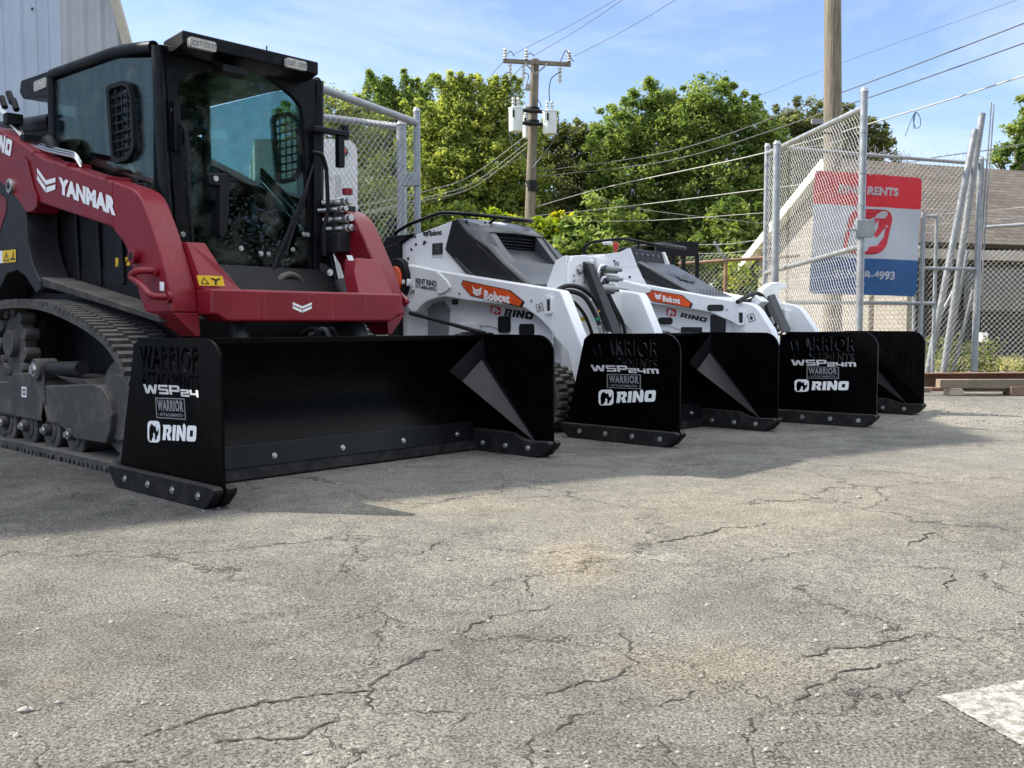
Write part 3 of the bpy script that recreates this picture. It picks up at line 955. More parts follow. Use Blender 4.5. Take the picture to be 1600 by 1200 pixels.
# tracks and undercarriage
TL = [(1.30, 0.0), (1.7, 0), (2.2, 0), (2.75, 0), (2.93, .05), (3.03, .2), (3.0, .42), (2.88, .64), (2.68, .79), (2.4, .828), (1.97, .815), (1.6, .755), (1.30, .675), (1.13, .595), (1.0, .47), (.952, .32), (.98, .16), (1.07, .05), (1.18, .006)]
for s in (0, 1):
    ua, ub = (0.15, 0.46) if s == 0 else (mir(0.46), mir(0.15))
    uc = thing  # noqa
    fr_ = MB()
    e = 1 if s == 0 else -1
    us = 0.185 if s == 0 else mir(0.185)
    w = 0.24 * e
    pr = [(2.95, .36), (2.55, .37), (2.45, .42), (2.12, .44), (2.02, .37), (1.46, .405), (1.34, .395), (1.27, .34), (1.245, .27), (1.265, .19), (1.32, .125), (1.66, .120), (1.86, .178), (2.95, .182)]
    tf = fr_.prism(0, pr, us, us + w).build('track_frame', frm, Y, bevel=0.008)
    make_track(tf, TL, ua, ub, 0.024, 0.052, 0.024)
    for v in (1.72, 2.02, 2.32, 2.62, 2.88):
        wh = MB().cyl((us + .045 * e, v, .138), (us + w, v, .138), 0.098, 32).cyl((us + .028 * e, v, .138), (us + .05 * e, v, .138), 0.112, 32).cyl((us + .020 * e, v, .138), (us + .03 * e, v, .138), 0.07, 24).build('roller', frm, tf, bevel=0.006)
        MB().cyl((us - .012 * e, v, .138), (us + .02 * e, v, .138), 0.032, 18).build('roller_hub', dusty, wh, bevel=0.004)
        bolt(wh, (us - .012 * e, v, .138), (-e, 0, 0), 0.018, 0.016)
    MB().cyl((us + .05 * e, 1.245, .30), (us + w, 1.245, .30), 0.225, 40).cyl((us + .03 * e, 1.245, .30), (us + .06 * e, 1.245, .30), 0.16, 40).build('front_idler', frm, tf, bevel=0.008)
    MB().cyl((us + .02 * e, 2.76, .27), (us + w, 2.76, .27), 0.235, 40).build('rear_idler', frm, tf, bevel=0.008)
    sp = MB()
    sp.cyl((us + .04 * e, 2.52, .585), (us + .10 * e, 2.52, .585), 0.155, 36)
    sp.cyl((us + .0 * e, 2.52, .585), (us + .05 * e, 2.52, .585), 0.075, 28)
    for k in range(11):
        a = 2 * math.pi * k / 11
        sp.cyl((us + .02 * e, 2.52 + .185 * math.cos(a), .585 + .185 * math.sin(a)), (us + .10 * e, 2.52 + .185 * math.cos(a), .585 + .185 * math.sin(a)), 0.033, 12)
    sp.build('drive_sprocket', frm, tf, bevel=0.004)
    # tensioner tube on top of the frame
    MB().cyl((us + .03 * e, 2.05, .46), (us + .03 * e, 1.62, .475), 0.036, 20).build('tension_cylinder', bodg, tf)
    q = MB().cyl((us - .03 * e, 2.07, .455), (us + .08 * e, 2.07, .455), 0.058, 24).build('tension_pivot', frm, tf, bevel=0.006)
    bolt(q, (us - .03 * e, 2.07, .455), (-e, 0, 0), 0.03, 0.02)
    MB().prism(0, [(1.55, .42), (1.95, .43), (1.75, .40), (1.50, .38)], us + .02 * e, us + w).build('dirt_shelf', dusty, tf, bevel=0.004)
    MB().prism(0, [(2.02, .47), (2.10, .42), (2.03, .30), (1.99, .20), (2.03, .17), (2.06, .20), (2.0, .30)], us - .006 * e, us).build('frame_rib', frm, tf)
    if s == 0:
        decal(tf, 'lift_point_sticker', UNIT, dict(u=0.184), (34, 620), (42, 621), (34, 604), stw)
        decal(tf, 'lift_point_mark', [[(.2, .2), (.8, .2), (.8, .8), (.2, .8)], [(.35, .35), (.65, .35), (.65, .65), (.35, .65)]], dict(u=0.183), (34, 620), (42, 621), (34, 604), bodg)

# body: lower hull, recessed side walls, rear towers, ledge over the track
hull = MB()
hull.prism(0, [(1.30, 0.30), (3.3, 0.30), (3.45, 0.6), (3.45, 1.0), (1.28, 1.0), (1.10, 0.72), (1.12, 0.45)], 0.47, mir(0.47))
hull.build('lower_hull', bodk, Y, bevel=0.01)
for s in (0, 1):
    f = (lambda u: u) if s == 0 else mir
    a, b = sorted((f(0.475), f(0.50)))
    MB().prism(0, [(1.15, 0.72), (2.6, 0.72), (2.6, 1.50), (1.45, 1.40), (1.30, 1.2)], a, b).build('side_wall', bodk, Y, bevel=0.006)
    for v, w in ((2.20, .05), (1.93, .03), (1.66, .05)):
        a, b = sorted((f(0.455), f(0.476)))
        MB().prism(0, [(v, .90), (v + w, .90), (v + w + .03, 1.40), (v + .03, 1.40)], a, b).build('wall_rib', bodk, Y, bevel=0.008)
    tw = MB()
    a, b = sorted((f(0.285), f(0.46)))
    tw.prism(0, [(3.0, 1.60), (2.70, 1.47), (2.50, 1.36), (2.47, 1.30), (2.46, 1.15), (2.40, 1.03), (2.30, .93), (2.30, .88), (2.36, .865), (2.50, .96), (2.62, 1.0), (2.78, .985), (2.9, .90), (3.0, .84), (3.5, .84), (3.5, 1.6)], a, b)
    tw.build('rear_tower', bodg, Y, bevel=0.008)
    MB().prism(0, [(2.34, .955), (1.0, .735), (0.98, .70), (1.62, .80), (2.34, .905)], *sorted((f(0.30), f(0.48)))).build('track_ledge', dusty, Y, bevel=0.006)
MB().prism(0, [(2.62, 1.0), (3.45, 1.0), (3.5, 1.75), (3.2, 1.92), (2.62, 1.92)], 0.50, mir(0.50)).build('engine_cover', bodk, Y, bevel=0.02)
# red cheek panel on the rear tower and its stickers
decal(Y, 'rear_red_panel', [[(0, 0), (.6, 0), (.78, .12), (1, .62), (1, .85), (.8, 1), (0, 1)]], dict(u=0.2835), (-40, 375), (10, 375), (-40, 305), red)
decal(Y, 'rear_warning_sticker', UNIT, dict(u=0.2835), (4, 411), (25, 409), (4, 392), sty)
decal(Y, 'rear_warning_symbol', [[(.1, .12), (.5, .12), (.3, .88)], [(.18, .2), (.42, .2), (.3, .7)], [(.6, .15), (.95, .2), (.95, .3), (.82, .3), (.85, .8), (.78, .8), (.75, .35), (.6, .3)]], dict(u=0.282), (4, 411), (25, 409), (4, 392), stk)
decal(Y, 'rear_white_label', UNIT, dict(u=0.2835), (-8, 412), (4, 411), (-8, 393), stw)
decal(Y, 'side_warning_sticker', UNIT, dict(u=0.474), (181, 421), (204, 420), (180.5, 403), sty)
decal(Y, 'side_warning_symbol', [[(.1, .12), (.45, .12), (.27, .88)], [(.17, .2), (.38, .2), (.27, .7)], [(.62, .1), (.7, .12), (.74, .5), (.92, .85), (.86, .88), (.66, .5)]], dict(u=0.4725), (181, 421), (204, 420), (180.5, 403), stk)

# cab
UL, UR = 0.50, 1.47
def strut(name, a, b, w=0.05, m=None, p=None, r=None):
    a, b = Vector(a), Vector(b)
    return MB().tube([a, b], w / 2, 12).build(name, m or cabk, p or Y)
VF = 1.345
fo = [un(1, px, py, v=VF) for px, py in ((275, 140), (279, 126), (291, 117), (341, 106), (396, 110), (429, 129), (456, 151), (469, 167), (472, 192), (486, 462), (305, 457), (291, 355))]
hole = [(p[0], p[2]) for p in fo]
hole[9] = (1.395, 0.80)
hole[10] = (0.69, 0.78)
holer = [(p.x, p.y) for p in fillet([Vector((a, b, 0)) for a, b in (hole[-1:] + hole + hole[:1])], 0.03, 3)][0:-1]
outer = [(0.535, 2.06), (1.425, 2.06), (1.475, 0.70), (0.60, 0.70)]
V, F = fill_loops([outer, [(p[0], p[1]) for p in hole]], 0.018)
MB().add([(x, VF + z, y) for x, y, z in V], [f for f in F]).build('windscreen_frame', cabk, Y, ang=30)
V, F = fill_loops([[(0.56, 2.04), (1.41, 2.04), (1.44, 0.76), (0.63, 0.76)]], 0.003)
ws = MB().add([(x, VF + 0.012 + z, y) for x, y, z in V], F).build('windscreen', gl_front, Y, flat=True)
# side windows, left one with a barred emergency hatch
for s in (0, 1):
    u = UL + .003 if s == 0 else UR - .003
    pr = [(1.42, 1.10), (2.56, 1.30), (2.555, 2.09), (1.75, 2.07), (1.375, 2.005)]
    sw = MB().prism(0, pr, u - .003, u + .003).build('side_window', gl_side, Y, flat=True)
    k = -1 if s == 0 else 1
    g = [un(1, px, py, u=0.49)[1:] for px, py in ((169, 142), (172, 134), (195, 126.5), (204, 131), (209, 147), (213.5, 228), (211, 238), (203, 250), (184, 256), (178, 252))]
    gi = []
    cx = sum(p[0] for p in g) / len(g)
    cz = sum(p[1] for p in g) / len(g)
    gi = [(cx + (p[0] - cx) * 0.80, cz + (p[1] - cz) * 0.89) for p in g]
    V, F = fill_loops([g, gi], 0.012)
    hatch = MB().add([(u + k * (.016 + 0) + z, x, y) for x, y, z in V], F).build('window_grille', bodk, sw, ang=30)
    mb = MB()
    vs_ = [p[0] for p in gi]
    zs_ = [p[1] for p in gi]
    for j in range(1, 4):
        v = min(vs_) + (max(vs_) - min(vs_)) * j / 4
        mb.box((u + k * .012 - .004, v - .005, min(zs_)), (u + k * .012 + .004, v + .005, max(zs_)))
    for j in range(1, 8):
        z = min(zs_) + (max(zs_) - min(zs_)) * j / 8
        mb.box((u + k * .016 - .004, min(vs_), z - .005), (u + k * .016 + .004, max(vs_), z + .005))
    mb.build('grille_bars', bodk, hatch)
# frame tubes
for u, uf in ((UL, 0.535), (UR, 1.435)):
    sg = 1 if u == UL else -1
    MB().tube(fillet([(u + .055 * sg, VF - .01, .80), (u + 0.02 * sg, VF - .005, 1.5), (u + .01 * sg, VF, 2.055)], .1), 0.031, 14).build('front_post', cabk, Y)
    MB().tube(fillet([(u, VF + 0.02, 2.055), (u, 1.72, 2.105), (u, 2.58, 2.13)], .3), 0.030, 14).build('roof_rail', cabk, Y)
    MB().tube([(u, 2.59, 1.0), (u, 2.59, 2.12)], 0.028, 12).build('rear_post', cabk, Y)
    MB().box((u - .02, 1.40, 1.02), (u + .02, 2.6, 1.10)).build('sill_rail', cabk, Y, bevel=0.004)
MB().prism(0, [(1.33, 2.02), (1.33, 2.065), (1.72, 2.11), (2.60, 2.135), (2.60, 2.10), (1.72, 2.075)], UL + .01, UR - .01).build('cab_roof', cabk, Y, bevel=0.006)
# front visor with work lights
vz = MB()
vz.prism(0, [(1.165, 2.095), (1.165, 2.108), (1.36, 2.09), (1.36, 2.02), (1.25, 2.02), (1.165, 2.04)], 0.545, 1.335)
visor = vz.build('roof_visor', cabk, Y, bevel=0.008)
for (a, b) in (((294, 68), (336, 72)), ((446, 98), (477, 104))):
    p, q = un(1, a[0], a[1], v=1.15), un(1, b[0], b[1], v=1.15)
    u0, u1 = p[0], q[0]
    z = (p[2] + q[2]) / 2
    V, F = fill_loops([round_rect(u0, z - .024, u1, z + .024, .012)], .012)
    lt = MB().add([(x, 1.148 + zz, y) for x, y, zz in V], F).build('work_light', lens, visor, ang=30)
    mb = MB()
    for j in range(7):
        if j == 3: continue
        uu = u0 + (u1 - u0) * (j + .5) / 7
        mb.tube([(uu + .010 * math.cos(w), 1.135, z + .010 * math.sin(w)) for w in [2 * math.pi * k / 12 for k in range(12)]], .0018, 5, closed=True)
    mb.build('lamp_rings', stg, lt)
MB().box((0.78, 1.20, 1.96), (0.92, 1.30, 2.0)).build('camera_box', bodk, visor, bevel=0.006)
MB().cyl((1.10, 1.3, 2.10), (1.10, 1.3, 2.17), 0.004, 8).build('aerial', bodk, visor)
# rear roof overhang with side lamp
rv = MB().prism(0, [(2.60, 2.00), (2.60, 2.155), (3.02, 2.17), (3.05, 2.10), (3.0, 2.055)], 0.485, mir(0.50)).build('rear_visor', cabk, Y, bevel=0.012)
p, q = un(1, 54, 131, u=.483), un(1, 73, 128, u=.483)
V, F = fill_loops([round_rect(q[1], q[2] - .03, p[1], q[2] + .028, .015)], .006)
MB().add([(0.483 + z, x, y) for x, y, z in V], F).build('side_lamp', lens, rv, ang=30)
# interior
seat = MB()
seat.box((0.78, 1.95, 0.95), (1.22, 2.42, 1.08))
seat.prism(0, [(2.38, 1.08), (2.50, 1.06), (2.60, 1.62), (2.54, 1.78), (2.46, 1.74)], 0.79, 1.21)
seat.build('seat', seatm, Y, bevel=0.03)
for u in (0.70, 1.30):
    con = MB().box((u - .06, 1.75, 0.98), (u + .06, 2.35, 1.22)).build('arm_console', bodk, Y, bevel=0.02)
    MB().tube(fillet([(u, 1.80, 1.20), (u, 1.76, 1.32), (u, 1.78, 1.40)], .05), .018, 10).build('joystick', seatm, con)
MB().box((0.52, 1.36, 0.98), (1.46, 2.6, 1.0)).build('cab_floor', bodk, Y)
MB().prism(0, [(2.58, 1.0), (2.60, 1.0), (2.60, 1.35), (2.58, 1.35)], 0.52, 1.45).build('rear_wall', bodk, Y)
MB().prism(0, [(2.588, 1.35), (2.592, 1.35), (2.592, 2.08), (2.588, 2.08)], 0.52, 1.45).build('rear_window', gl_rear, Y, flat=True)
MB().box((0.60, 2.35, 1.88), (1.35, 2.55, 2.04)).build('headliner_box', bodg, Y, bevel=0.02)
# door furniture on the windscreen
dh = MB().prism(1, [(0.735, 1.46), (0.85, 1.47), (0.86, 1.44), (0.84, 1.16), (0.80, 1.13), (0.79, 1.16), (0.80, 1.40), (0.74, 1.40)], 1.285, 1.33).build('door_latch', bodk, Y, bevel=0.008)
p = un(1, 337, 279, v=1.28)
MB().cyl((p[0], 1.285, p[2]), (p[0], 1.275, p[2]), 0.014, 16).build('latch_lock', zinc, dh)
for px, py in ((271, 172), (273, 191), (286, 366), (288, 385), (377, 388), (408, 396), (420, 397), (439, 446), (475, 366), (481, 367), (458, 390)):
    p = un(1, px, py, v=1.325)
    bolt(Y, (p[0], 1.327, p[2]), (0, -1, 0), 0.011, 0.01, name='glass_bolt')
MB().box((0.565, 1.30, 1.55), (0.60, 1.335, 1.80)).build('door_hinge', cabk, Y, bevel=.004)
MB().tube(fillet([(0.60, 1.31, 1.69), (0.61, 1.27, 1.66), (0.63, 1.27, 1.10), (0.66, 1.29, 1.02)], .04), 0.010, 10).build('door_rod', bodk, Y)
# wiper
a, b = un(1, 412, 452, v=1.29), un(1, 478, 296, v=1.29)
wm = MB().cyl((a[0] - .03, 1.32, a[2]), (a[0] + .04, 1.26, a[2]), 0.018, 16).build('wiper_motor', bodk, Y, bevel=.003)
MB().tube([(a[0], 1.28, a[2]), ((a[0] * .6 + b[0] * .4), 1.285, a[2] * .6 + b[2] * .4), (b[0], 1.30, b[2])], [.014, .012, .005], 8).build('wiper_arm', bodk, wm)
MB().tube([(a[0] + .04, 1.29, a[2] + .02), (b[0] + .02, 1.305, b[2])], .005, 8).build('wiper_link', bodk, wm)
c1, c2 = un(1, 448, 395, v=1.31), un(1, 492, 250, v=1.31)
MB().tube([(c1[0], 1.312, c1[2]), (c2[0], 1.312, c2[2])], .007, 6).build('wiper_blade', hose, wm)
# right post, mirror bracket, grab rail
MB().box((1.395, 1.30, 0.80), (1.45, 1.335, 1.78)).build('door_post', cabk, Y, bevel=.006)
mb_ = MB().box((1.36, 1.24, 1.755), (1.60, 1.29, 1.785)).build('mirror_bracket', bodk, Y, bevel=.006)
MB().cyl((1.585, 1.265, 1.74), (1.585, 1.265, 1.82), 0.022, 14).build('bracket_knob', bodk, mb_, bevel=.004)
MB().box((1.53, 1.25, 1.58), (1.57, 1.29, 1.755)).build('bracket_post', bodk, mb_, bevel=.004)
P = [un(1, px, py, v=1.22) for px, py in ((488, 238), (503, 240), (510, 262), (513, 330), (507, 352), (503, 372))]
MB().tube(fillet([(p[0], 1.22, p[2]) for p in P], .03), 0.012, 10).build('grab_rail', cabk, Y)
MB().cyl((P[-1][0], 1.2, P[-1][2] - .10), (P[-1][0], 1.2, P[-1][2] + .03), 0.018, 12).build('gas_strut', cabk, Y)
strut('strut_stay', (1.40, 1.30, 1.175), (P[-1][0], 1.22, 1.17), .014)
# things in front of the cab under the beam: tilt cylinders, coupler frame, hoses
for u in (0.62, 1.33):
    MB().cyl((u, 0.98, 0.92), (u, 0.76, 0.50), 0.045, 20).build('tilt_cylinder', bodg, Y)
    MB().cyl((u, 0.76, 0.50), (u, 0.72, 0.42), 0.024, 16).build('cylinder_rod', chrome, Y)
MB().prism(0, [(0.70, 0.18), (0.74, 0.18), (0.80, 0.60), (0.70, 0.60)], CU - .50, CU + .50).build('quick_coupler', bodk, Y, bevel=.01)
MB().prism(0, [(1.20, .55), (1.38, .55), (1.38, .80), (1.20, .80)], 0.55, 1.42).build('front_step', bodk, Y, bevel=.01)
q = un(1, 445, 450, v=1.30)
mb = MB()
for k in range(17):
    w = math.pi * k / 16
    mb.add([], [])
mb.tube([(q[0] + .10 * math.cos(math.pi * k / 14), 1.25, .84 + .12 * math.sin(math.pi * k / 14)) for k in range(15)], .02, 10)
mb.build('lamp_guard', dusty, Y)
for du in (0, .05, -.06):
    MB().tube(fillet([(1.22 + du, 1.15, .62), (1.2 + du, .95, .68), (1.12 + du, .8, .62), (1.1 + du, .72, .52)], .08), .013, 10).build('front_hose', hose if du else galv, Y)
# ================================================================ white mini track loaders
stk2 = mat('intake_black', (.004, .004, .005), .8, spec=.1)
def make_mini(fr, label, first):
    CB = 0.607
    mi = lambda u: 2 * CB - u
    t = thing('mini_loader', label, 'mini loader', fr, (CB, 1.7, 0), 'white compact loaders behind the pushers')
    if first:
        arm_p = [(2.508, 1.137), (2.34, 1.112), (2.155, 1.077), (2.034, 1.059), (1.017, 0.912), (0.985, 0.905), (0.965, 0.885), (0.80, 0.56), (0.74, 0.40), (0.68, 0.20), (0.70, 0.12), (0.80, 0.13), (0.855, 0.318), (0.919, 0.517), (1.005, 0.589),
                 (1.081, 0.67), (1.169, 0.735), (1.282, 0.794), (1.40, 0.812), (1.826, 0.853), (2.062, 0.884), (2.157, 0.872), (2.25, 0.85), (2.31, 0.82), (2.367, 0.778), (2.42, 0.775), (2.47, 0.82), (2.535, 1.0), (2.54, 1.09)]
    else:
        arm_p = [(2.52, 1.15), (2.30, 1.11), (2.021, 1.034), (1.35, 0.91), (1.049, 0.858), (0.98, 0.848), (0.93, 0.825), (0.89, 0.785), (0.853, 0.73), (0.798, 0.652), (0.70, 0.40), (0.65, 0.20), (0.68, 0.12), (0.80, 0.13), (0.90, 0.45), (0.96, 0.58),
                 (1.046, 0.665), (1.12, 0.71), (1.185, 0.735), (1.28, 0.775), (1.392, 0.795), (1.949, 0.872), (2.03, 0.86), (2.12, 0.80), (2.20, 0.74), (2.3, 0.72), (2.47, 0.82), (2.55, 1.0)]
    for s in (0, 1):
        f = (lambda u: u) if s == 0 else mi
        a, b = sorted((f(0.14), f(0.235)))
        arm = MB().prism(0, arm_p, a, b).build('lift_arm', wht, t, bevel=0.012)
        uo = f(0.14)
        d = -1 if s == 0 else 1
        # embossed pivot plate and boss
        if first:
            pv = [(2.13, 1.065), (2.10, 1.05), (2.02, 0.995), (1.985, 0.95), (2.02, 0.925), (2.08, 0.905), (2.12, 0.905), (2.13, 1.0)]
        else:
            pv = [(1.98, 1.02), (1.84, .985), (1.79, .97), (1.80, .94), (1.86, .925), (1.91, .92), (1.98, .90), (2.02, .94)]
        MB().prism(0, pv, uo - .001 * d, uo + .012 * d).build('pivot_plate', wht, arm, bevel=0.005)
        MB().cyl((uo, 2.46, 1.00), (uo + .035 * d, 2.46, 1.00), 0.042, 24).cyl((uo, 2.46, 1.0), (uo + .045 * d, 2.46, 1.0), 0.018, 16).build('pivot_boss', wht, arm, bevel=0.004)
        bolt(arm, (uo, 2.40, 0.94), (d, 0, 0), 0.018, 0.02)
        # stops and small slots near the elbow
        if first:
            pts = [un(fr, px, py, u=.14)[1:] for px, py in ((851, 465), (861, 468), (865, 486), (857, 488))]
        else:
            pts = [un(fr, px, py, u=.14)[1:] for px, py in ((1152, 491), (1160, 490), (1164, 502), (1158, 503))]
        c = (sum(p[0] for p in pts) / 4, sum(p[1] for p in pts) / 4)
        V, F = fill_loops([round_rect(c[0] - .030, c[1] - .055, c[0] + .030, c[1] + .055, .012), round_rect(c[0] - .018, c[1] - .038, c[0] + .016, c[1] + .038, .006)], .008)
        MB().add([(uo + .008 * d + z, x, y) for x, y, z in V], F).build('lock_socket', wht, arm, ang=30)
        V, F = fill_loops([round_rect(c[0] - .020, c[1] - .040, c[0] + .018, c[1] + .040, .006)], .001)
        MB().add([(uo + .0015 * d + z, x, y) for x, y, z in V], F).build('socket_hole', stk, arm)
        if not first and s == 0:
            p = un(fr, 1118, 481, u=.14)
            V, F = fill_loops([round_rect(p[1] - .068, p[2] - .024, p[1] + .068, p[2] + .024, .022)], .002)
            MB().add([(uo + .0015 * d + z, x, y) for x, y, z in V], F).build('arm_slot', stk, arm)
        # seam line, grease nipples and pin heads on the arm
        for v_, z_ in ((1.90, .905), (1.62, .885), (1.22, .845)) if first else ((1.6, .87), (1.15, .80)):
            MB().cyl((uo, v_, z_), (uo + .006 * d, v_, z_), .008, 10).build('grease_nipple', zinc, arm)
        MB().prism(0, [(1.00, .60), (1.004, .60), (1.10, .885), (1.096, .885)], uo - .0005 * d, uo + .002 * d).build('weld_seam', wht2, arm, bevel=.0008)
        # track and frame
        ua, ub = sorted((f(0.10), f(0.32)))
        us = f(0.13)
        tf = MB().prism(0, [(1.20, .12), (2.25, .12), (2.30, .30), (2.05, .40), (1.45, .40), (1.15, .30)], *sorted((us, f(.30)))).build('track_frame', frm, t, bevel=.01)
        TL2 = [(1.12, 0), (1.5, 0), (2.0, 0), (2.32, 0), (2.45, .06), (2.50, .2), (2.42, .36), (2.2, .50), (1.98, .60), (1.78, .64), (1.58, .60), (1.32, .50), (1.08, .42), (.955, .32), (.93, .2), (.97, .08), (1.04, .015)]
        make_track(tf, TL2, ua, ub, 0.02, 0.058, 0.024)
        for v in (1.3, 1.55, 1.8, 2.05):
            MB().cyl((us, v, .12), (f(.29), v, .12), 0.085, 24).build('roller', frm, tf, bevel=.004)
        for v, z, r in ((1.14, .215, .17), (2.27, .21, .17), (1.78, .45, .14)):
            MB().cyl((us, v, z), (f(.29), v, z), r, 28).build('track_wheel', frm, tf, bevel=.006)
    # body shell
    if first:
        bp = [(1.30, .40), (1.18, .55), (1.20, .80), (1.38, .935), (1.93, 1.03), (2.13, 1.215), (2.06, 1.432), (2.03, 1.436), (2.511, 1.352), (2.62, 1.31), (2.66, 1.29), (2.64, .40)]
        bp = [(1.30, .40), (1.18, .55), (1.20, .80), (1.38, .935), (1.93, 1.03), (2.13, 1.215), (2.057, 1.434), (2.511, 1.352), (2.66, 1.29), (2.64, .40)]
    else:
        bp = [(1.30, .40), (1.18, .55), (1.20, .80), (1.38, .90), (1.90, 1.00), (2.01, 1.185), (2.105, 1.19), (2.12, 1.262), (2.30, 1.268), (2.77, 1.268), (2.70, .40)]
    body = MB().prism(0, bp, 0.245, mi(0.245)).build('body', wht, t, bevel=0.008)
    for s in (0, 1):
        f = (lambda u: u) if s == 0 else mi
        # fender skirt below the arm with dark cut-outs
        a, b = sorted((f(0.243), f(0.236)))
        MB().prism(0, [(1.12, .55), (1.15, .80), (1.9, .92), (2.3, .92), (2.3, .52), (2.05, .60), (1.85, .68), (1.70, .68), (1.5, .62), (1.3, .52)], a, b).build('side_skirt', wht, body, bevel=.002)
    def hole(px0, py0, px1, py1, name='side_opening', r=.02, m=stk, du=0.2345):
        a, b = un(fr, px0, py0, u=du), un(fr, px1, py1, u=du)
        V, F = fill_loops([round_rect(min(a[1], b[1]), min(a[2], b[2]), max(a[1], b[1]), max(a[2], b[2]), r)], .0015)
        MB().add([(du + z, x, y) for x, y, z in V], F).build(name, m, body)
    if first:
        hole(778, 494, 798, 520); hole(811, 506, 835, 525)
        hole(706, 468, 716, 476, r=.012)
        a = un(fr, 725, 504, u=.225)
        MB().box((.19, a[1] - .16, .55), (.236, a[1] + .02, a[2])).build('pump_cover', wht2, body, bevel=.01)
        MB().prism(0, [(2.34, .80), (2.28, .84), (2.16, .86), (2.10, .80), (2.12, .60), (2.34, .60)], .228, .236).build('access_plate', stg, body, bevel=.004)
    else:
        hole(986, 473, 1018, 508, r=.01, m=hoodk); hole(1028, 496, 1051, 507, r=.022); hole(1064, 511, 1097, 524, r=.01); hole(1110, 492, 1134, 520, r=.008)
    if first:
        r0, r1 = un(fr, 641, 489, u=.10), un(fr, 757, 521, u=.10)
        MB().tube([r0, (.10, (r0[1] + r1[1]) / 2, (r0[2] + r1[2]) / 2), r1], [.016, .013, .016], 10).build('brace_rod', bodk, t)
        MB().box((.09, r1[1] - .05, r1[2] - .03), (.14, r1[1] + .03, r1[2] + .005)).build('rod_bracket', bodk, t, bevel=.004)
    # hood
    if first:
        nb = [(2.07, 1.440), (1.90, 1.387), (1.80, 1.33), (1.705, 1.225), (1.59, 1.11), (1.385, 0.955)]     # top crease, inner
        lo = [(2.02, 1.432), (1.955, 1.36), (1.90, 1.31), (1.717, 1.212), (1.58, 1.10), (1.35, 0.95)]       # lower crease, outer
        un_, lo_ = 0.325, 0.232
        top = MB()
        n = len(nb)
        A = [(un_, v, z) for v, z in nb]
        Bm = [(CB, v + 0.0, z + .008) for v, z in nb]
        Bq = [(mi(un_), v, z) for v, z in nb]
        L0 = [(lo_, v, z) for v, z in lo]
        L1 = [(mi(lo_), v, z) for v, z in lo]
        rows = [L0, A, Bm, Bq, L1]
        V = [p for r_ in rows for p in r_]
        F = []
        for i in range(len(rows) - 1):
            for j in range(n - 1):
                if i in (1, 2) and j in (2, 3):
                    continue          # intake opening, closed below by its own recessed part
                F.append((i * n + j, (i + 1) * n + j, (i + 1) * n + j + 1, i * n + j + 1))
        # front skirt down to the arm line
        for i in range(len(rows) - 1):
            F.append((i * n + n - 1, (i + 1) * n + n - 1, len(V) + i + 1, len(V) + i))
        V += [(r_[-1][0], r_[-1][1] - .03, .86) for r_ in rows]
        hood = top.add(V, F).build('hood', hoodm, t, ang=18)
        so_ = hood.modifiers.new('thick', 'SOLIDIFY'); so_.thickness = 0.010; so_.offset = -1
        # frame strips round the intake so that it is narrower than the hood
        for s in (0, 1):
            f = (lambda u: u) if s == 0 else mi
            q = nb[2:5]
            A = [(f(un_), v, z) for v, z in q]
            B = [(f(un_ + .07), v, z + .002) for v, z in q]
            mb = MB()
            for j in range(2):
                W_ = [A[j], B[j], B[j + 1], A[j + 1]]
                mb.add(W_ + [(w[0], w[1] + .006, w[2] - .012) for w in W_], [(0, 1, 2, 3), (7, 6, 5, 4), (1, 5, 6, 2), (0, 4, 5, 1), (2, 6, 7, 3), (3, 7, 4, 0)])
            mb.build('intake_rim', hoodm, hood, ang=18)
        # recessed scoop
        v0, z0 = nb[2]
        v1, z1 = nb[4]
        a, b = un_ + .068, mi(un_ + .068)
        mb = MB()
        P = [(a, v0, z0), (b, v0, z0), (b, v0 + .02, z0 - .10), (a, v0 + .02, z0 - .10), (a, v1, z1), (b, v1, z1), (b, v1 + .04, z1 - .012), (a, v1 + .04, z1 - .012)]
        mb.add(P, [(3, 7, 6, 2), (7, 4, 5, 6), (0, 4, 7, 3), (1, 2, 6, 5)])
        sc_ = mb.build('intake_scoop', hoodm, hood, flat=True)
        MB().box((a - .01, v0 + .022, z0 - .11), (b + .01, v0 + .03, z0 + .004)).build('intake_dark_back', stk2, sc_)  # black back of the intake, with the recess shade put into its colour
        for j in range(4):
            MB().box((a, v0 + .008, z0 - .025 - j * .022), (b, v0 + .021, z0 - .021 - j * .022)).build('grille_slat', hoodk, sc_)
        # black side panels
        for s in (0, 1):
            f = (lambda u: u) if s == 0 else mi
            MB().prism(0, [(2.071, 1.426)] + lo + [(1.35, .90), (1.90, .99), (1.922, 1.04), (2.147, 1.226)], *sorted((f(.228), f(.24)))).build('side_panel', hoodk, t, bevel=.003)
            MB().prism(0, [(1.82, 1.255), (1.50, 1.03), (1.42, .955), (1.80, 1.00), (1.90, 1.08)], *sorted((f(.223), f(.23)))).build('panel_inset', hoodk, t, bevel=.006)
            MB().prism(0, [(2.05, 1.15), (2.03, 1.165), (1.80, 1.0), (1.83, .99)], *sorted((f(.220), f(.23)))).build('panel_trim', hoodm, t, bevel=.003)
        for px, py in ((729, 344), (740, 350), (758, 347), (770, 353), (788, 351), (798, 357)):
            p = un(fr, px, py, z=1.425)
            MB().cyl((p[0], p[1], p[2] - .02), (p[0], p[1], p[2] + .002), .009, 10).build('hood_rivet', stk, hood)
        a0 = Vector((0.50, 1.93, 1.402)); a1 = Vector((0.70, 1.93, 1.402)); a2 = Vector((0.50, 2.05, 1.440))
        decal(t, 'hood_emblem', CAT, None, a0, a1, a2, stw, lift=.012)
    else:
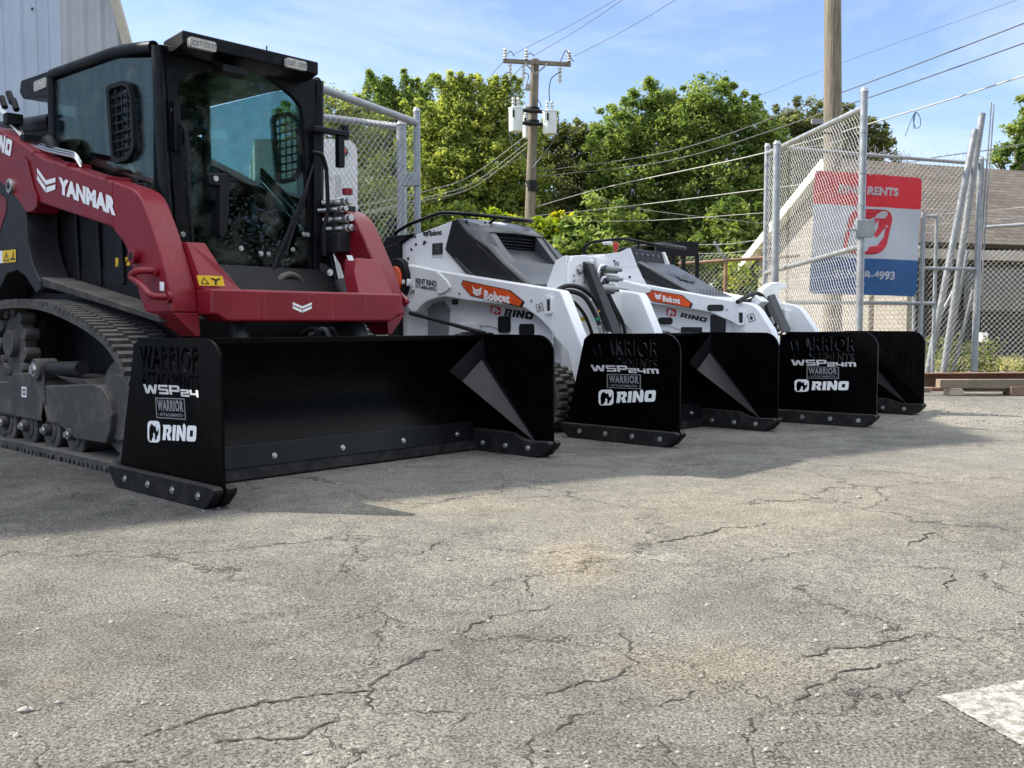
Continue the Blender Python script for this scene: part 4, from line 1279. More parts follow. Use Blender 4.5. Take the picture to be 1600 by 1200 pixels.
        MB().prism(0, [(2.09, 1.19), (2.04, 1.19), (2.075, 1.305), (2.10, 1.305)], .26, .80).build('header_bar', hoodk, t, bevel=.004)
        for a_, b_ in ((.243, .258), (.80, .83)):
            MB().prism(0, [(1.99, 1.15), (2.057, 1.304), (2.085, 1.303), (2.15, 1.277), (2.30, 1.266), (2.30, 1.15)], a_, b_).build('header_cheek', wht, t, bevel=.004)
        for k in range(5):
            MB().cyl((.34 + k * .09, 2.055, 1.262), (.34 + k * .09, 2.048, 1.263), .009, 10).build('header_rivet', stg, t)
        q = [(2.03, 1.195), (1.98, 1.195), (1.80, 1.10), (1.62, 1.0), (1.42, .905), (1.33, .86)]
        low = [(1.33, .80), (1.9, .90), (2.04, 1.0)]
        hood = MB().prism(0, q + low, .26, .86).build('hood', hoodm, t, bevel=.03)
        MB().prism(0, [(1.99, 1.19), (1.94, 1.06), (1.70, .96), (1.40, .89), (1.5, .93), (1.78, 1.075)], .250, .262).build('side_panel', hoodk, t, bevel=.003)
        MB().prism(0, [(1.93, 1.10), (1.70, .98), (1.62, .96), (1.66, .985), (1.88, 1.115)], .246, .252).build('side_vent', stk, t)
        a0 = Vector((0.40, 1.64, 1.018)); a1 = Vector((0.72, 1.64, 1.018)); a2 = Vector((0.40, 1.82, 1.118))
        decal(t, 'hood_emblem', CAT, None, a0, a1, a2, stk, lift=.006)
        mb = MB()
        for i in range(8):
            for j in range(3):
                mb.cyl((0.38 + i * .055, 1.46 + j * .03, .93 + j * .016), (0.38 + i * .055, 1.462 + j * .03, .935 + j * .016), .005, 8)
        mb.build('vent_holes', stk, hood)
    # operator rail, rear console
    if first:
        P = [(0.25, 2.75, 1.20), (0.25, 2.75, 1.38), (0.25, 2.56, 1.44), (0.25, 2.205, 1.497), (0.25, 1.95, 1.468), (0.36, 1.90, 1.462), (0.85, 1.90, 1.462), (0.96, 1.95, 1.468), (0.96, 2.205, 1.497), (0.96, 2.56, 1.44), (0.96, 2.75, 1.38), (0.96, 2.75, 1.2)]
        MB().tube(fillet(P, .06), .0135, 10).build('hand_rail', cabk, t)
        MB().tube([(.5, 1.90, 1.45), (.5, 1.97, 1.42)], .010, 8).build('rail_stay', cabk, t)
        MB().prism(0, [(2.50, 1.362), (2.80, 1.36), (2.86, 1.30), (2.80, 1.26), (2.66, 1.29)], .22, mi(.22)).build('rear_console', bodk, t, bevel=.008)
        MB().prism(0, [(2.64, .45), (2.76, .50), (2.80, 1.28), (2.64, 1.30)], .20, mi(.20)).build('rear_panel', bodk, t, bevel=.008)
    else:
        P = [(0.25, 2.51, 1.20), (0.25, 2.50, 1.34), (0.25, 2.42, 1.373), (0.25, 2.116, 1.385), (0.25, 1.90, 1.335), (0.30, 1.86, 1.325), (0.80, 1.86, 1.325), (0.90, 1.9, 1.335), (0.90, 2.116, 1.385), (0.90, 2.45, 1.373), (0.90, 2.5, 1.2)]
        MB().tube(fillet(P, .05), .012, 10).build('hand_rail', cabk, t)
        a = un(fr, 951, 379, u=.25)
        MB().tube([(.25, a[1] - .03, a[2] - .002), (.25, a[1] + .05, a[2] - .002)], .0145, 10).build('rail_label', stw, t)
        MB().tube([(.25, 1.98, 1.30), (.25, 1.98, 1.36)], .010, 8).build('rail_stay', cabk, t)
        MB().tube(fillet([(.45, 2.3, 1.26), (.45, 2.28, 1.32), (.62, 2.2, 1.33), (.62, 2.1, 1.28)], .04), .012, 8).build('control_bar', cabk, t)
        p = un(fr, 962, 390, u=.32)
        MB().cyl((.32, p[1], 1.26), (.32, p[1], 1.34), .012, 12).cyl((.32, p[1], 1.315), (.32, p[1], 1.365), .022, 16).build('beacon', rdl, t, bevel=.003)
        MB().prism(0, [(2.70, .45), (2.82, .50), (2.82, 1.24), (2.72, 1.26)], .20, mi(.20)).build('rear_panel', bodk, t, bevel=.008)
    # tail lamp on the side
    if first:
        cl = un(fr, 622, 437, u=.12)
        MB().prism(0, [(cl[1] + .12 * math.cos(w) * 1.0, cl[2] + .16 * math.sin(w)) for w in [2 * math.pi * k / 20 for k in range(20)]], .10, .16).build('lamp_housing', bodk, t, bevel=.01)
        MB().prism(0, [(cl[1] + .07 * math.cos(w), cl[2] + .10 * math.sin(w)) for w in [2 * math.pi * k / 20 for k in range(20)]], .085, .11).build('side_marker_lamp', orl, t, bevel=.008)
    # cross members and the attachment lift gear in front
    MB().box((.235, 1.16, .60), (mi(.235), 1.30, .86)).build('front_cross_beam', wht, t, bevel=.012)
    MB().box((.30, 1.10, .30), (mi(.30), 1.18, .60)).build('front_panel', wht2, t, bevel=.008)
    if first:
        tower = MB().prism(1, [(.42, .52), (.425, 1.085), (.46, 1.145), (.60, 1.16), (.645, 1.12), (.645, .52)], 1.14, 1.17).build('tilt_bracket', wht, t, bevel=.006)
        MB().prism(0, [(1.17, .55), (1.34, .60), (1.34, .96), (1.26, 1.12), (1.17, 1.15)], .42, .436).build('bracket_flange', wht, t, bevel=.004)
        MB().box((.63, 1.12, 1.06), (.80, 1.18, 1.13)).build('bracket_hook', wht, t, bevel=.012)
        p = un(fr, 905, 421, v=1.14)
        bolt(tower, (p[0], 1.14, p[2]), (0, -1, 0), .028, .02)
        hi, lo2 = Vector(un(fr, 921, 412, v=1.10)), Vector(un(fr, 962, 522, v=.86))
        wv = .085
        V = []
        for q in (hi, lo2):
            w = wv * (0.55 if q is hi else 1)
            V += [(q.x - .02, q.y, q.z), (q.x + w, q.y, q.z), (q.x + w, q.y + .08, q.z + .03), (q.x - .02, q.y + .08, q.z + .03)]
        MB().loft(V[:4], V[4:]).build('tilt_cylinder_cover', bodg, t, bevel=.006)
        b = un(fr, 906, 499, v=1.09)
        decal(t, 'yellow_label', UNIT, dict(v=1.095), (892, 502), (916, 502), (892, 495), sty)
        # hoses that leap from the arm to the cylinder
        for k, (P) in enumerate(([(868, 455), (885, 447), (905, 449), (925, 463), (938, 485), (944, 505)], [(868, 461), (885, 455), (905, 459), (918, 470), (930, 492), (937, 508)])):
            pts = [un(fr, px, py, v=1.08 - .02 * i) for i, (px, py) in enumerate(P)]
            hh = MB().tube(catmull(pts, 6, False), .0155, 10).build('hydraulic_hose', hose, t)
            e = Vector(pts[-1])
            MB().cyl(e, e + Vector((.012, -.01, -.06)), .017, 12).cyl(e + Vector((0.002, 0, -.012)), e + Vector((0.004, 0, -.022)), .021, 12).build('hose_fitting', zinc, hh, bevel=.002)
        for P in ([(858, 470), (878, 466), (896, 472), (912, 490), (922, 512), (925, 524)], [(948, 416), (941, 430), (944, 452), (956, 476), (966, 500), (970, 524)], [(952, 434), (948, 450), (958, 474), (972, 502), (977, 524)]):
            pts = [un(fr, px, py, v=1.075 - .004 * i) for i, (px, py) in enumerate(P)]
            MB().tube(catmull(pts, 6, False), .012, 10).build('hydraulic_hose', hose, t)
        for px, py in ((897, 430), (897, 438), (913, 432), (913, 440), (889, 447)):
            p = un(fr, px, py, v=1.138)
            bolt(tower, (p[0], 1.14, p[2]), (0, -1, 0), .008, .008)
        for px, py, c in ((938, 484, sty), (933, 496, mat('green_cap', (.02, .25, .12), .5))):
            p = un(fr, px, py, v=.99)
            MB().cyl((p[0], p[1], p[2]), (p[0] + .004, p[1], p[2] - .018), .020, 14).build('hose_ring', c, t)
        P = [un(fr, px, py, v=.97) for px, py in ((944, 492), (950, 505), (955, 515), (948, 523))]
        MB().tube(catmull(P, 6, False), .008, 8).build('steel_pipe', chrome, t)
        # far arm bracket with couplers
        MB().prism(1, [un(fr, px, py, v=1.10)[::2] for px, py in ((930, 402), (946, 405), (948, 440), (962, 480), (958, 482), (942, 478), (934, 440))], 1.09, 1.11).build('coupler_plate', wht, t, bevel=.004)
        cp = MB().prism(1, [un(fr, px, py, v=1.13)[::2] for px, py in ((925, 400), (945, 398), (953, 420), (966, 450), (976, 470), (997, 522), (966, 522), (955, 485), (944, 455), (934, 430))], 1.12, 1.20).build('far_arm_shield', wht, t, bevel=.01)
        for px, py, r_ in ((965, 421, .03), (967, 436, .022), (960, 452, .034)):
            p = un(fr, px, py, v=1.02)
            mb = MB().cyl((p[0] - .07, 1.08, p[2] + .006), (p[0] + .01, 1.03, p[2]), r_, 18).cyl((p[0] + .01, 1.03, p[2]), (p[0] + .035, 1.01, p[2]), r_ * .55, 14)
            mb.cyl((p[0] - .10, 1.10, p[2] + .01), (p[0] - .06, 1.075, p[2] + .006), r_ * .7, 14)
            mb.build('quick_coupler', galv, cp, bevel=.003)
        p = un(fr, 966, 413, v=1.02)
        MB().box((p[0] - .015, 1.02, p[2] - .03), (p[0] + .015, 1.045, p[2] + .02)).build('coupler_block', galv, cp, bevel=.004)
        for (a, b, c) in (((935, 425), (940, 415), (955, 416)), ((936, 445), (942, 434), (950, 433)), ((936, 462), (942, 452), (950, 450))):
            MB().tube(catmull([un(fr, *q, v=1.06) for q in (a, b, c)], 6, False), .011, 8).build('steel_pipe', chrome, cp)
    else:
        hk = [un(fr, px, py, v=1.12)[::2] for px, py in ((1180, 468), (1188, 452), (1200, 443), (1211, 441), (1222, 443), (1225, 449), (1214, 453), (1210, 462), (1220, 480), (1240, 515), (1228, 520), (1205, 480))]
        MB().prism(1, hk, 1.09, 1.14).build('tilt_bracket', wht, t, bevel=.006)
        hi, lo2 = Vector(un(fr, 1204, 463, v=1.08)), Vector(un(fr, 1228, 520, v=.88))
        V = []
        for q in (hi, lo2):
            V += [(q.x - .03, q.y, q.z), (q.x + .09, q.y, q.z + .02), (q.x + .09, q.y + .08, q.z + .03), (q.x - .03, q.y + .08, q.z + .03)]
        MB().loft(V[:4], V[4:]).build('tilt_cylinder_cover', bodg, t, bevel=.006)
        for P in ([(1152, 472), (1166, 464), (1182, 458), (1193, 465), (1198, 482), (1203, 496)], [(1156, 475), (1170, 470), (1186, 466), (1196, 478), (1201, 492), (1212, 508)]):
            pts = [un(fr, px, py, v=1.05 - .02 * i) for i, (px, py) in enumerate(P)]
            hh = MB().tube(catmull(pts, 6, False), .0155, 10).build('hydraulic_hose', hose, t)
            e = Vector(pts[-1])
            MB().cyl(e, e + Vector((.03, -.01, -.05)), .015, 12).build('hose_fitting', zinc, hh, bevel=.002)
        P = [un(fr, px, py, v=.95) for px, py in ((1203, 500), (1208, 515), (1217, 523), (1225, 516))]
        MB().tube(catmull(P, 6, False), .009, 8).build('steel_pipe', hose, t)
        fa = [un(fr, px, py, v=1.0)[::2] for px, py in ((1224, 482), (1240, 486), (1254, 498), (1268, 522), (1238, 522), (1226, 498))]
        MB().prism(1, fa, .99, 1.06).build('far_arm_shield', wht, t, bevel=.01)
        MB().prism(0, [(1.15, .80), (1.05, .86), (.98, .90), (.93, .86), (1.05, .75)], .27, .40).build('elbow_bracket', wht, t, bevel=.006)
    # coupler frame behind the pusher
    MB().prism(0, [(.70, .15), (.74, .15), (.80, .50), (.70, .50)], .25, mi(.25)).build('quick_attach_frame', bodk, t, bevel=.008)
    # marks
    if first:
        pl = dict(u=.1385)
        bx = [(730, 460), (820, 480), (733, 437)]
        badge = [[(0.0, .62), (.02, 1), (.80, 1), (1.02, .42), (.98, 0), (.16, 0)]]
        decal(t, 'badge_border', badge, pl, (721, 459), (818, 481), (721, 437), hoodk)
        decal(t, 'maker_badge', fit(badge, .015, .06, .985, .95), pl, (721, 459), (818, 481), (721, 437), sto, lift=.003)
        decal(t, 'badge_lettering', text_loops('Bobcat', .055, 1.1), pl, (757, 468), (797, 475), (757, 453), stw, lift=.0045)
        decal(t, 'badge_emblem', CAT, pl, (738, 462), (754, 465), (738, 445), stw, lift=.0045)
        decal(t, 'rental_lettering', text_loops('RENT RINO', .03), pl, (649.5, 443), (682, 448), (649.5, 434), stk)
        decal(t, 'phone_lettering', text_loops('317-868-4993', .02), pl, (649, 450), (681, 455), (649, 444), stk)
        decal(t, 'inspection_label', [[(0, 0), (1, 0), (1, 1), (0, 1)], [(.08, .08), (.92, .08), (.92, .92), (.08, .92)], [(.3, .25), (.7, .25), (.7, .35), (.42, .35), (.42, .5), (.7, .5), (.7, .7), (.3, .7), (.3, .6), (.6, .6), (.6, .58), (.3, .58)]], pl, (840, 488), (850, 484), (837, 477), stk)
        ps = dict(u=.2445)
        decal(t, 'side_emblem', CAT, ps, (660, 370), (671, 371), (660, 358), stk)
        decal(t, 'side_lettering', text_loops('Bobcat', .055, 1.1), ps, (671.5, 369), (690.5, 367.5), (671, 360), stk)
        decal(t, 'side_small_mark', [[(.0, 0), (.2, 1), (.6, 1), (.55, .6), (1, .9), (.7, .3), (.5, .4), (.4, 0)]], ps, (660.5, 383), (668, 383), (660.5, 376), stk)
        dp = decal(t, 'data_plate', [[(0, .22), (1, .22), (1, 1), (0, 1)]], ps, (675.5, 403), (692, 402), (675.5, 380.5), stk)
        decal(t, 'data_plate_lines', [[(.0, 0), (1, 0), (1, .18), (0, .18)], [(.03, .03), (.97, .03), (.97, .15), (.03, .15)]] + [[(.2, y), (.8, y), (.8, y + .03), (.2, y + .03)] for y in (.35, .5, .62, .74, .9)], ps, (675.5, 403), (692, 402), (675.5, 380.5), stg, lift=.003)
        for px, py in ((645, 370), (649, 370), (643, 390), (628, 394), (650, 382), (638, 404)):
            p = un(fr, px, py, u=.2445)
            MB().cyl((.246, p[1], p[2]), (.241, p[1], p[2]), .011, 12).build('side_bolt', stk, body)
        pk = dict(u=.2345)
        decal(t, 'rental_badge', rino_badge(0, 0, 1, 1, .1), pk, (766, 489), (784, 493), (765, 476), strd)
        decal(t, 'rental_badge_lettering', fit(rino_word(), 0, 0, 1, 1, .15), pk, (787, 493), (834, 500), (788, 480), stk)
        decal(t, 'side_notice', [[(0, 0), (1, 0), (1, 1), (0, 1)], [(.1, .06), (.9, .06), (.9, .94), (.1, .94)], [(.3, .2), (.6, .2), (.6, .4), (.3, .4)], [(.4, .5), (.7, .5), (.7, .8), (.4, .8)]], pk, (679, 497), (686, 497), (680, 482), stg)
    else:
        pl = dict(u=.1385)
        badge = [[(0.0, .62), (.02, 1), (.80, 1), (1.02, .42), (.98, 0), (.16, 0)]]
        decal(t, 'badge_border', badge, pl, (1007, 469), (1081, 482), (1007, 451), hoodk)
        decal(t, 'maker_badge', fit(badge, .015, .06, .985, .95), pl, (1007, 469), (1081, 482), (1007, 451), sto, lift=.003)
        decal(t, 'badge_lettering', text_loops('Bobcat', .055, 1.1), pl, (1036, 471), (1063, 475), (1036, 461.5), stw, lift=.0045)
        decal(t, 'badge_emblem', CAT, pl, (1023, 468), (1034, 470), (1023, 456), stw, lift=.0045)
        decal(t, 'rental_lettering', text_loops('RENT RINO', .03), pl, (957, 459), (983.5, 461), (957, 449.5), stk)
        decal(t, 'phone_lettering', text_loops('317-868-4993', .02), pl, (957, 463), (981.5, 466), (957, 457.5), stk)
        decal(t, 'inspection_label', [[(0, 0), (1, 0), (1, 1), (0, 1)], [(.08, .08), (.92, .08), (.92, .92), (.08, .92)], [(.3, .25), (.7, .25), (.7, .7), (.3, .7)]], pl, (1171, 504), (1181, 500), (1167, 493), stk)
        pk = dict(u=.2345)
        decal(t, 'rental_badge', rino_badge(0, 0, 1, 1, .1), pk, (1041, 493), (1058, 495), (1040, 481), strd)
        decal(t, 'rental_badge_lettering', fit(rino_word(), 0, 0, 1, 1, .15), pk, (1062, 495), (1105, 504), (1063, 487), stk)
        for px, py in ((960, 408), (984, 433)):
            p = un(fr, px, py, u=.2445)
            MB().cyl((.246, p[1], p[2]), (.241, p[1], p[2]), .011, 12).build('side_bolt', stk, body)
    return t

M2 = make_mini(2, 'white mini loader with dark grey scooped hood, beside the red track loader', True)
M3 = make_mini(3, 'white mini loader with a red beacon and flat sloping hood, nearer the gate', False)
# ================================================================ ground
def ground_mat():
    m = bpy.data.materials.new('old_asphalt')
    m.use_nodes = True
    n, l = m.node_tree.nodes, m.node_tree.links
    b = n['Principled BSDF']
    t = n.new('ShaderNodeTexCoord')
    def noise(sc, det=5, ro=.6, dist=0.0):
        q = n.new('ShaderNodeTexNoise')
        q.inputs['Scale'].default_value = sc
        q.inputs['Detail'].default_value = det
        q.inputs['Roughness'].default_value = ro
        q.inputs['Distortion'].default_value = dist
        l.new(t.outputs['Object'], q.inputs['Vector'])
        return q
    def ramp(src, a, b_, ca=(0, 0, 0, 1), cb=(1, 1, 1, 1)):
        q = n.new('ShaderNodeValToRGB')
        q.color_ramp.elements[0].position = a
        q.color_ramp.elements[1].position = b_
        q.color_ramp.elements[0].color = ca
        q.color_ramp.elements[1].color = cb
        l.new(src, q.inputs['Fac'])
        return q
    def mix(fac, A, B, mode='MIX'):
        q = n.new('ShaderNodeMix')
        q.data_type = 'RGBA'
        q.blend_type = mode
        for s, v in (('Factor', fac), ('A', A), ('B', B)):
            if hasattr(v, 'links') or hasattr(v, 'is_linked'):
                l.new(v, q.inputs[s])
            elif s == 'Factor':
                q.inputs[s].default_value = v
            else:
                q.inputs[s].default_value = v
        return q.outputs['Result']
    big = noise(0.45, 7, .62, .6)
    med = noise(2.6, 8, .68, .4)
    base = ramp(med.outputs['Fac'], .3, .72, (.142, .139, .132, 1), (.30, .292, .272, 1)).outputs['Color']
    tan = ramp(big.outputs['Fac'], .40, .66).outputs['Color']
    c = mix(tan, base, (.38, .362, .32, 1))
    dk = ramp(noise(0.8, 7, .6, .3).outputs['Fac'], .52, .70).outputs['Color']
    mm = n.new('ShaderNodeMath'); mm.operation = 'MULTIPLY'; mm.inputs[1].default_value = .55
    l.new(dk, mm.inputs[0])
    c = mix(mm.outputs[0], c, (.108, .106, .10, 1))
    # sand spill and pale scuffs where the photograph has them
    def spot(px, py, rx, ry, col, amt, c):
        p = un(0, px, py, z=0)
        mp_ = n.new('ShaderNodeMapping')
        mp_.inputs['Location'].default_value = (-p[0] / rx, -p[1] / ry, 0)
        mp_.inputs['Scale'].default_value = (1 / rx, 1 / ry, 1)
        l.new(t.outputs['Object'], mp_.inputs['Vector'])
        ln = n.new('ShaderNodeVectorMath'); ln.operation = 'LENGTH'
        l.new(mp_.outputs['Vector'], ln.inputs[0])
        ad = n.new('ShaderNodeMath'); ad.operation = 'ADD'
        l.new(ln.outputs['Value'], ad.inputs[0])
        w = n.new('ShaderNodeMath'); w.operation = 'MULTIPLY_ADD'; w.inputs[1].default_value = 2.0; w.inputs[2].default_value = -1.0
        l.new(noise(7, 8, .75).outputs['Fac'], w.inputs[0])
        l.new(w.outputs[0], ad.inputs[1])
        r_ = ramp(ad.outputs[0], .25, 1.15, (amt, amt, amt, 1), (0, 0, 0, 1)).outputs['Color']
        return mix(r_, c, col)
    c = spot(905, 872, .19, .34, (.43, .37, .28, 1), .8, c)
    c = spot(1090, 1030, .22, .16, (.34, .29, .21, 1), .35, c)
    c = spot(90, 1070, .10, .08, (.34, .30, .24, 1), .45, c)
    c = spot(1010, 868, .16, .10, (.50, .48, .43, 1), .6, c)
    c = spot(1180, 800, 1.0, .8, (.42, .385, .31, 1), .6, c)
    c = spot(1450, 760, 1.2, .8, (.40, .37, .31, 1), .6, c)
    c = spot(1480, 900, .6, .5, (.36, .345, .31, 1), .6, c)
    c = spot(1500, 640, 1.6, 1.2, (.34, .32, .275, 1), .5, c)
    c = spot(1150, 1050, .30, .22, (.40, .36, .29, 1), .45, c)
    c = spot(700, 790, .5, .3, (.40, .36, .28, 1), .5, c)
    mo_ = ramp(noise(24, 6, .78).outputs['Fac'], .32, .68, (.80, .80, .80, 1), (1.18, 1.175, 1.16, 1)).outputs['Color']
    c = mix(1.0, c, mo_, 'MULTIPLY')
    mo2 = ramp(noise(5.5, 8, .75, .5).outputs['Fac'], .34, .66, (.82, .82, .82, 1), (1.18, 1.17, 1.15, 1)).outputs['Color']
    c = mix(1.0, c, mo2, 'MULTIPLY')
    # aggregate
    vo = n.new('ShaderNodeTexVoronoi')
    vo.inputs['Scale'].default_value = 150
    l.new(t.outputs['Object'], vo.inputs['Vector'])
    ag = ramp(noise(150, 4, .85).outputs['Fac'], .36, .64, (.12, .12, .12, 1), (1.9, 1.9, 1.86, 1)).outputs['Color']
    c = mix(1.0, c, ag, 'MULTIPLY')
    vc = n.new('ShaderNodeSeparateColor')
    l.new(vo.outputs['Color'], vc.inputs[0])
    st = ramp(vc.outputs[0], .93, .98).outputs['Color']
    s2 = n.new('ShaderNodeMath'); s2.operation = 'MULTIPLY'; s2.inputs[1].default_value = .45
    l.new(st, s2.inputs[0])
    c = mix(s2.outputs[0], c, (.50, .48, .44, 1))
    # fine crack web
    dn = noise(3.0, 6, .7)
    va = n.new('ShaderNodeVectorMath'); va.operation = 'MULTIPLY_ADD'
    va.inputs[1].default_value = (.5, .5, 0)
    l.new(dn.outputs['Color'], va.inputs[0])
    l.new(t.outputs['Object'], va.inputs[2])
    vk = n.new('ShaderNodeTexVoronoi')
    vk.feature = 'DISTANCE_TO_EDGE'
    vk.inputs['Scale'].default_value = 1.2
    l.new(va.outputs[0], vk.inputs['Vector'])
    ck = ramp(vk.outputs['Distance'], .0, .005, (1, 1, 1, 1), (0, 0, 0, 1)).outputs['Color']
    msk = ramp(noise(.9, 4, .6).outputs['Fac'], .40, .50).outputs['Color']
    ml = n.new('ShaderNodeMath'); ml.operation = 'MULTIPLY'
    l.new(ck, ml.inputs[0]); l.new(msk, ml.inputs[1])
    m6 = n.new('ShaderNodeMath'); m6.operation = 'MULTIPLY'; m6.inputs[1].default_value = .85
    l.new(ml.outputs[0], m6.inputs[0])
    c = mix(m6.outputs[0], c, (.035, .033, .03, 1))
    l.new(c, b.inputs['Base Color'])
    b.inputs['Roughness'].default_value = .93
    b.inputs['Specular IOR Level'].default_value = .25
    # relief
    h1 = n.new('ShaderNodeMath'); h1.operation = 'MULTIPLY_ADD'; h1.inputs[1].default_value = -.9
    l.new(vo.outputs['Distance'], h1.inputs[0])
    h2 = noise(110, 5, .85)
    h3 = n.new('ShaderNodeMath'); h3.operation = 'MULTIPLY'; h3.inputs[1].default_value = 2.2
    l.new(h2.outputs['Fac'], h3.inputs[0]); l.new(h3.outputs[0], h1.inputs[2])
    h4 = n.new('ShaderNodeMath'); h4.operation = 'MULTIPLY_ADD'; h4.inputs[1].default_value = -2.5
    l.new(ml.outputs[0], h4.inputs[0]); l.new(h1.outputs[0], h4.inputs[2])
    bp = n.new('ShaderNodeBump')
    bp.inputs['Strength'].default_value = 1.0
    bp.inputs['Distance'].default_value = .013
    l.new(h4.outputs[0], bp.inputs['Height'])
    l.new(bp.outputs['Normal'], b.inputs['Normal'])
    return m
asph = ground_mat()
# one sheet to the horizon, gently uneven near the camera
gx = np.unique(np.concatenate([np.linspace(-8, 8, 161), np.linspace(-400, 400, 41)]))
gy = np.unique(np.concatenate([np.linspace(-2, 14, 161), np.linspace(-200, 600, 41)]))
V = []
for y in gy:
    for x in gx:
        z = 0.0
        if abs(x) < 8 and -2 < y < 3.3:
            e = min(1, (3.3 - y) / 1.5)
            z = e * (0.006 * math.sin(x * 2.1 + .5 * y) * math.sin(y * 1.7 + 1) + .003 * math.sin(x * 5.3 + 1.2) * math.cos(y * 4.9)) - .002
        V.append((float(x), float(y), z - .001))
nx_ = len(gx)
F = [(j * nx_ + i, j * nx_ + i + 1, (j + 1) * nx_ + i + 1, (j + 1) * nx_ + i) for j in range(len(gy) - 1) for i in range(nx_ - 1)]
MB().add(V, F).build('ground', asph, kind='structure', ang=80)
def gz(x, y):
    if abs(x) < 8 and -2 < y < 3.3:
        e = min(1, (3.3 - y) / 1.5)
        return e * (0.006 * math.sin(x * 2.1 + .5 * y) * math.sin(y * 1.7 + 1) + .003 * math.sin(x * 5.3 + 1.2) * math.cos(y * 4.9)) - .003
    return -.001

# grass strip beyond the lot
gr = mat('dry_grass_ground', (.22, .19, .07), .95, var=.5, vscale=1.5, bump=.8, bscale=30)
MB().add([(-40, 13.6, .004), (60, 15.4, .004), (120, 140, .004), (-120, 140, .004)], [(0, 1, 2, 3)]).build('lawn', gr, kind='structure')

# cracks
ckm = mat('crack_dark', (.05, .046, .04), 1.0, spec=.1, var=.3, vscale=60)
CR = [([(120, 1200), (175, 1180), (250, 1140), (330, 1115), (415, 1097), (480, 1090), (530, 1080), (585, 1075), (590, 1060), (610, 1045), (650, 1025), (690, 1010), (720, 985), (755, 968), (800, 955), (870, 945)], 1.0),
      ([(585, 1075), (580, 1090), (583, 1108)], .9), ([(100, 1215), (165, 1195), (250, 1172), (350, 1155), (415, 1152), (455, 1152), (500, 1132), (530, 1122), (565, 1117)], 1.0),
      ([(400, 1197), (435, 1180), (460, 1172)], 1.1), ([(585, 1110), (640, 1107), (720, 1111), (780, 1107)], .5), ([(610, 1195), (632, 1165), (645, 1140), (700, 1127), (735, 1112)], .7),
      ([(800, 1095), (840, 1080), (895, 1065), (950, 1055), (995, 1032), (985, 1010), (970, 980)], .7), ([(840, 1145), (885, 1125), (925, 1107), (945, 1075)], .8),
      ([(1010, 1100), (1060, 1087), (1090, 1070), (1110, 1047)], .8), ([(1170, 1197), (1170, 1170), (1162, 1145), (1172, 1120), (1240, 1092), (1280, 1067), (1330, 1045), (1400, 1035), (1430, 1025)], .9),
      ([(1225, 1037), (1250, 1025), (1315, 1010), (1350, 1010), (1390, 1000), (1425, 990), (1500, 987), (1550, 982)], .8), ([(972, 865), (1015, 857), (1035, 845), (1100, 835), (1125, 824), (1180, 822), (1225, 815)], 1.3),
      ([(1415, 852), (1440, 842), (1460, 830)], 1.5), ([(1465, 877), (1490, 895), (1477, 912), (1485, 925)], .9), ([(820, 897), (825, 910), (830, 930)], .8), ([(810, 955), (840, 950), (870, 942)], .6),
      ([(837, 1145), (832, 1170), (830, 1195)], .6), ([(1030, 1145), (1045, 1165), (1055, 1195)], .5), ([(640, 870), (690, 845), (710, 835)], .8), ([(1150, 880), (1200, 872), (1270, 860)], .6)]
cb = MB()
for P, wd in CR:
    pts = [un(0, px, py, z=0)[:2] for px, py in P]
    fine = []
    for a, b in zip(pts, pts[1:]):
        d = math.dist(a, b)
        k = max(2, int(d / .011))
        nrm = ((b[1] - a[1]) / d, -(b[0] - a[0]) / d)
        ph = random.uniform(0, 9)
        for i in range(k):
            s = i / k
            o = (.010 * math.sin(s * d * 34 + ph) + .006 * math.sin(s * d * 90 + 2 * ph)) * math.sin(math.pi * s) + random.uniform(-.0045, .0045)
            fine.append((a[0] + (b[0] - a[0]) * s + nrm[0] * o, a[1] + (b[1] - a[1]) * s + nrm[1] * o))
    fine.append(pts[-1])
    m = len(fine)
    V = []
    for i, p in enumerate(fine):
        a, b = fine[max(i - 1, 0)], fine[min(i + 1, m - 1)]
        d = math.dist(a, b) or 1
        nrm = ((b[1] - a[1]) / d, -(b[0] - a[0]) / d)
        w = .0031 * wd * (.2 + random.random() * 1.5) * (0.12 if math.sin(i * .09 + wd * 7 + len(P)) < -.88 else 1) * min(1, 4 * i / m + .1, 4 * (m - i) / m + .1)
        for sgn in (-1, 1):
            x, y = p[0] + nrm[0] * w * sgn, p[1] + nrm[1] * w * sgn
            V.append((x, y, gz(x, y) + .0018))
    cb.add(V, [(2 * i, 2 * i + 1, 2 * i + 3, 2 * i + 2) for i in range(m - 1)])
cb.build('ground_cracks', ckm, kind='structure', flat=True)

# worn white painted marking, bottom right
pm = bpy.data.materials.new('worn_road_paint')
pm.use_nodes = True
n, l = pm.node_tree.nodes, pm.node_tree.links
b = n['Principled BSDF']
t_ = n.new('ShaderNodeTexCoord')
a_ = n.new('ShaderNodeTexNoise'); a_.inputs['Scale'].default_value = 42; a_.inputs['Detail'].default_value = 10; a_.inputs['Roughness'].default_value = .82
l.new(t_.outputs['Object'], a_.inputs['Vector'])
r_ = n.new('ShaderNodeValToRGB')
r_.color_ramp.elements[0].position = .43; r_.color_ramp.elements[0].color = (.12, .115, .10, 1)
r_.color_ramp.elements[1].position = .56; r_.color_ramp.elements[1].color = (.36, .35, .315, 1)
l.new(a_.outputs['Fac'], r_.inputs['Fac']); l.new(r_.outputs['Color'], b.inputs['Base Color'])
b.inputs['Roughness'].default_value = .85
bp = n.new('ShaderNodeBump'); bp.inputs['Strength'].default_value = .7; bp.inputs['Distance'].default_value = .004
l.new(a_.outputs['Fac'], bp.inputs['Height']); l.new(bp.outputs['Normal'], b.inputs['Normal'])
